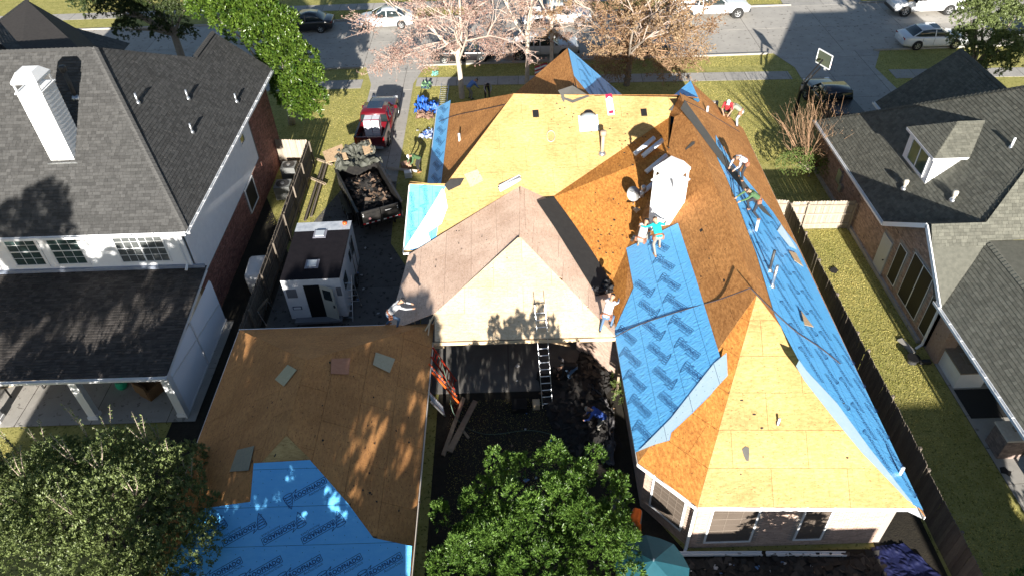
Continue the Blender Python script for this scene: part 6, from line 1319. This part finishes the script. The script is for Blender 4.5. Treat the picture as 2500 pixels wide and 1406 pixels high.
cloth('felt_bundle','black felt bundle with pale labels at the foot of the black valley strip','felt',[PS.at(1452,735,.1)+V((0,.2,.1)),CC_.at(1500,720,.1),CC_.at(1488,692,.12),CC_.at(1440,700,.1)],M('felt_labels',(.012,.012,.014),.7,fleck=(.55,.57,.62),fscale=2.6,fthr=.62),.22,16,seed=23,fr_=4)
q=WP.at(1556,520,.04); mb=MB(); mb.box(q+V((0,0,.1)),(.34,.26,.2),.5); tag(mb.build('nail_box',M('nail_box',(.50,.40,.28),.8)),'small nail box beside the crouching man near the chimney','box')
q=WP.at(1545,588,.04); mb=MB(); mb.box(q+V((0,0,.07)),(.3,.12,.12),1.0); mb.box(q+V((.05,.04,.14)),(.1,.1,.14),1.0); tag(mb.build('nail_gun',mt['dark_metal']),'dark nail gun lying below the crouching man','nail gun')
# hoses and ropes
def cable(label,pts,r,m,name='air_hose'):
    mb=MB(); P=[V(p) for p in pts]; Q=[]
    for i in range(len(P)-1):
        for k in range(6):
            t=k/6; p0=P[max(i-1,0)];p1=P[i];p2=P[i+1];p3=P[min(i+2,len(P)-1)]; Q.append(.5*((2*p1)+(p2-p0)*t+(2*p0-5*p1+4*p2-p3)*t*t+(3*p1-p0-3*p2+p3)*t*t*t))
    Q.append(P[-1]); mb.tube(Q,r,6); return tag(mb.build(name,m,None,True),label,'hose')
rb=M('dark_rope',(.05,.04,.045),.8)
cable('dark rope draped over the wing ridge and both blue slopes',[V((3.9,20.6,3.0)),WP.at(1560,795,.06),WP.at(1650,765,.06),WP.at(1750,735,.05),EP.at(1830,706,.05)],.022,rb,'rope')
cable('dark hose running down the blue east slope from the ridge',[EP.at(1832,706,.05),EP.at(1880,755,.06),EP.at(1940,810,.06),EP.at(2000,850,.06),EP.at(2050,890,.06)],.022,rb)
cable('thin hose lying across the brown west hip slope',[WH.at(1072,300,.05),WH.at(1110,285,.05),WH.at(1170,272,.05),WH.at(1235,258,.05)],.014,rb)
cable('thin hose crossing the north east slope',[EP.at(1672,250,.06),EP.at(1710,268,.06),EP.at(1760,298,.06),EP.at(1805,325,.06)],.014,rb)
cable('coiled grey hose on the golden slope',[GP.at(1345+10*math.cos(a),336+13*math.sin(a),.04+.004*a) for a in np.linspace(0,12,26)],.018,M('hose_grey',(.35,.33,.28),.6))
cable('pale green hose hanging from the patio corner into the yard',[V((-3.9,20.6,2.8)),V((-3.3,20.3,2.6)),V((-3.0,19.9,1.5)),V((-2.7,19.0,.2)),V((-1.5,18.2,.06)),V((.5,18.3,.06)),V((2.2,17.6,.06))],.014,M('hose_green',(.10,.16,.12),.6))
# ================================================================== IN THE YARDS
def gnd(label,pxs,z,th,m,name,cat):
    mb=MB(); mb.prism([G(x,y,z) for x,y in pxs],th); return tag(mb.build(name,m),label,cat)
gnd('long weathered plank leaning in the yard, right of two',((1155,975),(1166,979),(1104,1104),(1090,1098)),.12,.06,mt['old_lumber'],'plank','plank')
gnd('narrow weathered plank in the yard, left of two',((1128,968),(1136,971),(1086,1112),(1077,1108)),.12,.06,mt['old_lumber'],'plank','plank')
gnd('short plank scrap beside the two long planks',((1131,1046),(1147,1066),(1142,1070),(1127,1050)),.06,.04,mt['old_lumber'],'plank','plank')
q=G(1309,993,0); mb=MB(); mb.box((q.x,q.y,.16),(.3,.34,.3)); tag(mb.build('cardboard_box',M('box_cream',(.55,.45,.30),.8,(.30,.22,.14),scale=2)),'small cream box at the foot of the long ladder','box')
q=G(1268,996,0); mb=MB(); mb.loft([[q+V((x*.32,y*.28,z)) for x,y in((-1,-1),(1,-1),(1,1),(-1,1))] for z in(.0,.3)],cap=True); tag(mb.build('storage_crate',mt['black']),'dark crate in the yard left of the cream box','crate')
heap('shingle_debris','dark heap of torn shingles along the shaded wing wall','debris',(G(1410,1000).x,G(1410,1000).y,.0),R(100),4.6,2.6,.35,mt['tar'],300,8,size=(.2,.5))
heap('shingle_debris','dark heap of torn shingles below the brick bay','debris',(G(1450,910).x,G(1450,910).y,.0),R(60),2.8,2.0,.35,mt['tar'],200,12,size=(.2,.5))
heap('shingle_debris','line of torn shingles along the foot of the rear brick wall','debris',(8.8,12.15,.0),0,7.0,.9,.10,mt['tar'],240,15,size=(.2,.5))
cloth('tarpaulin','grey tarpaulin trailing through the yard debris under the ladder','tarpaulin',[G(1360,870,.1),G(1430,925,.1),G(1500,1010,.1),G(1440,960,.1)],mt['tarp_grey'],.22,26,seed=7,fr_=5)
cloth('tarpaulin','grey tarpaulin strip along the dark wall of the wing','tarpaulin',[G(1475,1010,.1),G(1500,1020,.1),G(1498,1140,.1),G(1468,1130,.1)],mt['tarp_grey'],.20,24,seed=9,fr_=5)
cloth('tarpaulin','pale grey tarpaulin beside the man in orange','tarpaulin',[G(1488,1200,.1),G(1520,1210,.1),G(1535,1290,.1),G(1500,1270,.1)],mt['tarp_grey'],.18,20,seed=10,fr_=4)
cloth('tarpaulin','violet blue tarpaulin spread by the rear corner of the house','tarpaulin',[G(2125,1335,.03),G(2205,1325,.03),G(2320,1425,.03),G(2170,1430,.03)],mt['tarp_violet'],.06,26,seed=12,fr_=4)
cloth('tarpaulin','bunched bright blue tarpaulin on the front lawn, nearest the sidewalk','tarpaulin',[G(1010,283,.05),G(1072,283,.05),G(1070,255,.1),G(1022,250,.1)],mt['tarp_blue'],.45,26,seed=14,fr_=4)
cloth('tarpaulin','brown inside of the bunched tarpaulin on the front lawn','tarpaulin',[G(1015,292,.05),G(1060,292,.05),G(1058,272,.25),G(1020,276,.2)],mt['tarp_brown'],.25,18,seed=15,fr_=5)
cloth('plastic_wrap','crumpled white and blue plastic on the lawn below the blue tarpaulin','plastic',[G(1022,338,.03),G(1062,342,.03),G(1062,318,.06),G(1035,322,.06)],M('plastic_bluewhite',(.62,.66,.72),.4,(.06,.15,.45),scale=4,amt=.5),.16,20,seed=16,fr_=6)
cloth('plastic_wrap','small blue and black bag heap on the lawn near the sidewalk','plastic',[G(1028,218,.03),G(1052,220,.03),G(1052,203,.2),G(1032,202,.2)],M('plastic_dark',(.04,.06,.14),.4,(.15,.30,.10),scale=4,amt=.5),.2,14,seed=17,fr_=5)
cloth('plastic_wrap','small teal plastic wrapper on the verge by the pale trunk','plastic',[G(1054,186,.03),G(1070,186,.03),G(1070,176,.06),G(1056,176,.06)],M('plastic_teal',(.25,.60,.50),.4),.1,10,seed=18,fr_=4)
mb=MB(); rg=random.Random(77)
for (x0,x1,y0,y1,n_) in((1240,1500,880,1180,46),(1560,2050,1345,1400,26),(930,1020,390,450,16),(1000,1060,300,350,6),(760,960,600,780,14)):
    for _ in range(n_):
        q=G(rg.uniform(x0,x1),rg.uniform(y0,y1),.12); s=rg.uniform(.04,.14); a0=rg.uniform(0,6.3); mb.cur=rg.choice((0,0,1,2)); mb.add([q+V((math.cos(a0+k*1.57)*s*rg.uniform(.5,1.2),math.sin(a0+k*1.57)*s*rg.uniform(.4,1),rg.uniform(-.03,.05))) for k in range(4)],[(0,1,2,3)])
tag(mb.build('paper_scraps',[M('scrap_pale',(.42,.42,.43),.7),M('scrap_brown',(.28,.18,.11),.8),M('scrap_blue',(.10,.2,.4),.6)]),'pale paper and wood scraps littering the shaded yard and driveway','litter',kind='stuff')
# gutters taken down
def gpiece(label,p0,p1,m='white_trim',w_=.13):
    a,b=G(*p0,.12),G(*p1,.12); t=thing('gutter_section',label,'gutter',a,0,local=False); d=(b-a).normalized(); s=d.cross(V((0,0,1))); mb=MB(); mb.bar(a,b,w_,.02); mb.bar(a+s*w_/2+V((0,0,.05)),b+s*w_/2+V((0,0,.05)),.012,.1); mb.bar(a-s*w_/2+V((0,0,.05)),b-s*w_/2+V((0,0,.05)),.012,.1); mb.build('trough',mt[m],t)
gpiece('long white gutter section lying below the rear brick wall, left half',(1615,1353),(1860,1352)); gpiece('long dark white edged gutter section below the rear brick wall',(1870,1352),(2065,1353))
gpiece('dismantled gutter piece leaning by the dark fence near the dump trailer',(745,540),(790,400),'fence'); gpiece('second dismantled gutter piece beside the dark fence',(760,530),(800,395),'fence'); gpiece('short white gutter piece on the grass left of the dump trailer',(771,390),(811,404),'old_lumber',.1); gpiece('short white gutter piece on the grass right of the dump trailer',(945,412),(1018,420),'fascia',.1); gpiece('short gutter piece hooked over by the driveway fence',(755,435),(795,452),'old_lumber',.1)
# boxes near the trailer
q=G(992,412,0); mb=MB(); mb.box((q.x,q.y,.2),(.55,.45,.4),.4); tag(mb.build('cardboard_box',M('cardboard',(.36,.22,.14),.85)),'open cardboard box beside the stooping person','box')
q=G(997,432,0); mb=MB(); mb.box((q.x,q.y,.18),(.42,.36,.36),.2); tag(mb.build('white_box',mt['white']),'white box on the grass below the cardboard box','box')
# air conditioners, tank
def acunit(label,px,py,s=.85):
    q=G(px,py,0); t=thing('condenser_unit',label,'air conditioner',q,0,'condensers by the brick wall'); mb=MB(); mb.box((0,0,.42),(s,s,.84)); b=mb.build('casing',M('ac_grey',(.20,.205,.20),.6),t)
    for k in range(9): m2=MB(); m2.box((0,0,.1+k*.085),(s+.02,s+.02,.02)); m2.build('louvre',mt['dark_metal'],b)
    mb=MB(); mb.tube([(0,0,.84),(0,0,.87)],s*.42,20); mb.build('fan_guard',mt['dark_metal'],t); mb=MB(); mb.tube([(0,0,.87),(0,0,.90)],.12,12); mb.build('fan_hub',mt['metal'],t)
acunit('condenser unit nearer the pale fence end, by the red brick wall',712,432); acunit('condenser unit nearer the dark window, by the red brick wall',698,478,.9)
q=G(640,690,0); t=thing('water_tank','white rounded plastic tank between the fence and the brick wall','tank',q,R(4)); mb=MB(); mb.loft([[V((x*.5*k,y*.85*k,z)) for x,y in((-1,-.8),(-.8,-1),(.8,-1),(1,-.8),(1,.8),(.8,1),(-.8,1),(-1,.8))] for k,z in((.98,0),(1,.9),(.95,1.1),(.8,1.2))]); mb.build('shell',mt['white'],t,True)
# saw horse by the garage
q=G(650,775,0); t=thing('saw_horse','small metal saw horse between the fence and the camper','saw horse',q,R(70)); mb=MB(); mb.bar((-.5,0,.8),(.5,0,.8),.06,.1); mb.build('beam',mt['old_lumber'],t)
for x in(-.4,.4):
    for y in(-.3,.3): mb=MB(); mb.bar((x,0,.8),(x*1.15,y,0),.03,.05); mb.build('leg',mt['alu'],t)
# porch furniture and green pot
q=G(300,945,.07); t=thing('garden_pot','bright green pierced garden pot on the shaded porch','pot',q); mb=MB(); mb.loft([[V((r_*math.cos(k*.3927),r_*math.sin(k*.3927),z)) for k in range(16)] for r_,z in((.17,0),(.23,.1),(.24,.25),(.19,.38),(.2,.42),(.17,.42),(.17,.3))]); mb.build('vessel',M('green_glaze',(.04,.55,.30),.4),t,True)
q=G(372,960,.07); t=thing('wicker_armchair','brown wicker armchair in the corner of the porch','armchair',q,R(150)); wk=M('wicker',(.12,.07,.035),.8,(.2,.12,.06),scale=30)
for nm,c_,s_ in(('seat',(0,0,.36),(.75,.75,.16)),('backrest',(0,.36,.62),(.8,.1,.6)),('armrest',(.4,0,.5),(.1,.75,.35)),('armrest',(-.4,0,.5),(.1,.75,.35)),('base',(0,0,.16),(.7,.7,.28))): mb=MB(); mb.box(c_,s_); mb.build(nm,wk,t)
q=G(70,945,.07); t=thing('patio_table','dark framed table on the porch at the left','table',q,R(20)); mb=MB(); mb.box((0,0,.7),(1.5,.9,.05)); mb.build('table_top',mt['old_lumber'],t)
for x in(-.65,.65):
    for y in(-.35,.35): mb=MB(); mb.box((x,y,.35),(.06,.06,.68)); mb.build('leg',mt['dark_metal'],t)
# parasol by the bay
q=G(1592,1385,1.9); t=thing('patio_umbrella','teal patio umbrella at the bottom beside the bright green tree','umbrella',(q.x,q.y,0)); tl=M('teal_canvas',(.013,.09,.12),.7,(.018,.11,.145),scale=4); rad=1.2; zc=2.35
for k in range(8):
    a0,a1=k*math.pi/4,(k+1)*math.pi/4; n_=4; vs_=[V((0,0,zc))]; fs=[]
    for i in range(1,n_+1):
        r_=rad*i/n_; z=zc-.55*(i/n_)**1.1
        for j in range(3): a=a0+(a1-a0)*j/2; dz=-.03*math.sin(math.pi*j/2)*i/n_; vs_.append(V((r_*math.cos(a)*(1 if j!=1 else .97),r_*math.sin(a)*(1 if j!=1 else .97),z+dz)))
    fs=[(0,1,2),(0,2,3)]
    for i in range(n_-1):
        b=1+i*3; fs+=[(b,b+3,b+4,b+1),(b+1,b+4,b+5,b+2)]
    mesh('canopy_panel',vs_,fs,tl,t,True)
mb=MB(); mb.tube([(0,0,0),(0,0,zc+.1)],.025,8); mb.build('pole',mt['alu'],t); mb=MB(); mb.tube([(0,0,0),(0,0,.12)],.28,16); mb.build('base',mt['dark_metal'],t)
# ---- neighbour's patio on the right
q=G(2305,862,0); t=thing('outdoor_counter','white outdoor kitchen counter with stone top and sink','counter',(18.75,20.6,.02)); mb=MB(); mb.box((0,0,.45),(1.15,1.5,.9)); mb.build('cabinet',mt['white'],t); mb=MB(); mb.box((0,0,.93),(1.25,1.6,.06)); mb.build('worktop',M('stone_top',(.22,.18,.14),.4,(.3,.25,.2),scale=12),t); mb=MB(); mb.box((.1,.05,.955),(.5,.6,.02)); mb.build('sink',mt['metal'],t); mb=MB(); mb.tube([(.1,.48,.97),(.1,.5,1.25),(.1,.3,1.3)],.018,6); mb.build('tap',mt['alu'],t)
mb=MB(); mb.box((18.95,19.0,.045),(1.6,1.5,.02)); tag(mb.build('door_mat',mt['rubber']),'black rubber mat on the patio before the white counter','mat')
mb=MB(); mb.box((20.6,18.6,.05),(1.7,5.2,.02)); tag(mb.build('patio_rug',M('rug_tan',(.32,.22,.15),.9,(.38,.28,.2),scale=20)),'tan striped rug under the patio roof','rug')
t=thing('grill_stool','black round lid and stand on the neighbour lawn beside the downspout','stool',(17.1,21.4,0)); mb=MB(); mb.tube([(0,0,.25),(0,0,.3)],.27,20); mb.build('lid',mt['black'],t); mb=MB(); mb.tube([(0,0,0),(0,0,.25)],.2,16); mb.build('stand',mt['dark_metal'],t); mb=MB(); mb.box((.5,-.1,.1),(.5,.2,.12)); mb.build('foot',mt['dark_metal'],t)
mb=MB(); mb.box((17.25,22.3,.06),(.25,.9,.08),.3); tag(mb.build('splash_block',mt['kerb']),'concrete splash block on the neighbour lawn','splash block')
q=G(2470,1095,0); t=thing('swivel_chair','black framed patio chair with tan cushion on the right hand patio','chair',q,R(20)); mb=MB(); mb.tube([(.42*math.cos(a),.42*math.sin(a),.04) for a in np.linspace(0,6.283,25)],.025,6); mb.build('swivel_base',mt['black'],t)
for a in range(4): mb=MB(); mb.bar((0,0,.06),(.42*math.cos(a*1.57),.42*math.sin(a*1.57),.04),.03,.03); mb.build('spoke',mt['black'],t)
mb=MB(); mb.tube([(0,0,.05),(0,0,.4)],.04,8); mb.build('column',mt['black'],t); mb=MB(); mb.box((0,0,.45),(.62,.6,.12)); mb.build('cushion',M('cushion_tan',(.45,.33,.20),.85),t); mb=MB(); mb.box((0,.33,.75),(.66,.06,.6)); mb.build('backrest',M('sling_tan',(.42,.30,.18),.8),t)
for x in(-.35,.35): mb=MB(); mb.tube([(x,-.3,.62),(x,.3,.66),(x,.36,1.05)],.025,6); mb.bar((x,-.3,.62),(x,-.25,.42),.03,.03); mb.build('armrest',mt['black'],t)
t=thing('round_table','pale round patio table at the right edge','table',(G(2510,1170).x,G(2510,1170).y,.02)); mb=MB(); mb.tube([(0,0,.7),(0,0,.75)],.6,28); mb.build('table_top',M('table_grey',(.38,.40,.42),.5,(.3,.32,.34),scale=6),t); mb=MB(); mb.tube([(0,0,0),(0,0,.7)],.06,8); mb.build('pedestal',mt['black'],t)
scr=[G(x,y,.04) for x,y in((2440,1140),(2452,1138),(2462,1148),(2470,1150),(2466,1163),(2455,1156),(2444,1154))]; tag(mesh('shingle_scrap',scr,[tuple(range(7))],mt['tar']),'black shingle scrap on the right hand patio slab','scrap')
scr=[G(2036+11*math.cos(i),660+7*math.sin(i*1.0)*(1+.3*(i%2)),.06) for i in range(6)]; tag(mesh('shingle_scrap',scr,[tuple(range(6))],mt['tar']),'black shingle scrap on the mown strip of lawn','scrap')
# electrical meter on the brick wall
mb=MB(); mb.box((17.84,33.6,1.6),(.14,.5,.75)); mb.box((17.82,33.1,1.2),(.16,.3,.4)); mb.build('meter_box',mt['metal'],rh)
# basketball hoop at the neighbour driveway
bp=G(1939,284,0); t=thing('basketball_hoop','black basketball hoop with glass backboard at the right hand driveway','basketball hoop',bp,0,local=False); B_=V((20.1,44.3,3.45)); ex=(V((bp.x,bp.y,2.2)))
mb=MB(); mb.bar(bp,ex,.16,.16); mb.build('pole',mt['black'],t)
for o_ in(V((0,0,.25)),V((0,0,-.25))): mb=MB(); mb.bar(ex+o_*.6,B_+o_-V((.1,.1,.25)),.07,.09); mb.build('arm',mt['black'],t)
mb=MB(); mb.bar(ex-V((0,0,.9)),ex.lerp(B_,.45)-V((0,0,.1)),.05,.06); mb.build('strut',mt['dark_metal'],t)
nB=V((.93,.36,0)).normalized(); sB=V((-.36,.93,0)).normalized()
mb=MB(); mb.add([B_+sB*x+V((0,0,z)) for x,z in((-.62,-.42),(.62,-.42),(.62,.42),(-.62,.42))],[(0,1,2,3)]); mb.build('backboard',M('backboard_glass',(.10,.12,.09),.1,spec=.7),t)
mb=MB()
for a,b in(((-.64,-.44),(.64,-.44)),((.64,-.44),(.64,.44)),((.64,.44),(-.64,.44)),((-.64,.44),(-.64,-.44))): mb.bar(B_+sB*a[0]+V((0,0,a[1])),B_+sB*b[0]+V((0,0,b[1])),.06,.06)
mb.build('backboard_frame',mt['white_trim'],t)
rc=B_+nB*.42-V((0,0,.42)); mb=MB(); mb.tube([rc+V((.23*math.cos(a),.23*math.sin(a),0)) for a in np.linspace(0,6.283,21)],.014,5); mb.bar(B_+nB*.02-V((0,0,.42)),rc-nB*.2,.05,.04); mb.build('rim',M('rim_red',(.5,.08,.04),.5),t)
mb=MB()
for k in range(10): a=k*.628; mb.tube([rc+V((.23*math.cos(a),.23*math.sin(a),0)),rc+V((.13*math.cos(a+.3),.13*math.sin(a+.3),-.4))],.007,3)
mb.build('net',mt['white_trim'],t)
# small flag by the silver pickup
t=thing('house_flag','red and white striped flag hanging before the silver pickup','flag',(2.6,47.6,0)); mb=MB(); mb.tube([(0,0,0),(0,0,2.4)],.02,6); mb.build('pole',mt['alu'],t)
for k in range(6):
    z0=2.3-.13*k; vs_=[V((-.9*i/6,.06*math.sin(i*1.2),z0-.12*(i/6)**2*2-dz)) for i in range(7) for dz in(0,.13)]; mesh('stripe',vs_,[(2*i,2*i+1,2*i+3,2*i+2) for i in range(6)],M('flag_red',(.40,.04,.06),.8) if k%2==0 else mt['white_trim'],t)
print('objects',len(bpy.data.objects),'tris~',sum(len(o.data.polygons) for o in bpy.data.objects if o.type=='MESH'))
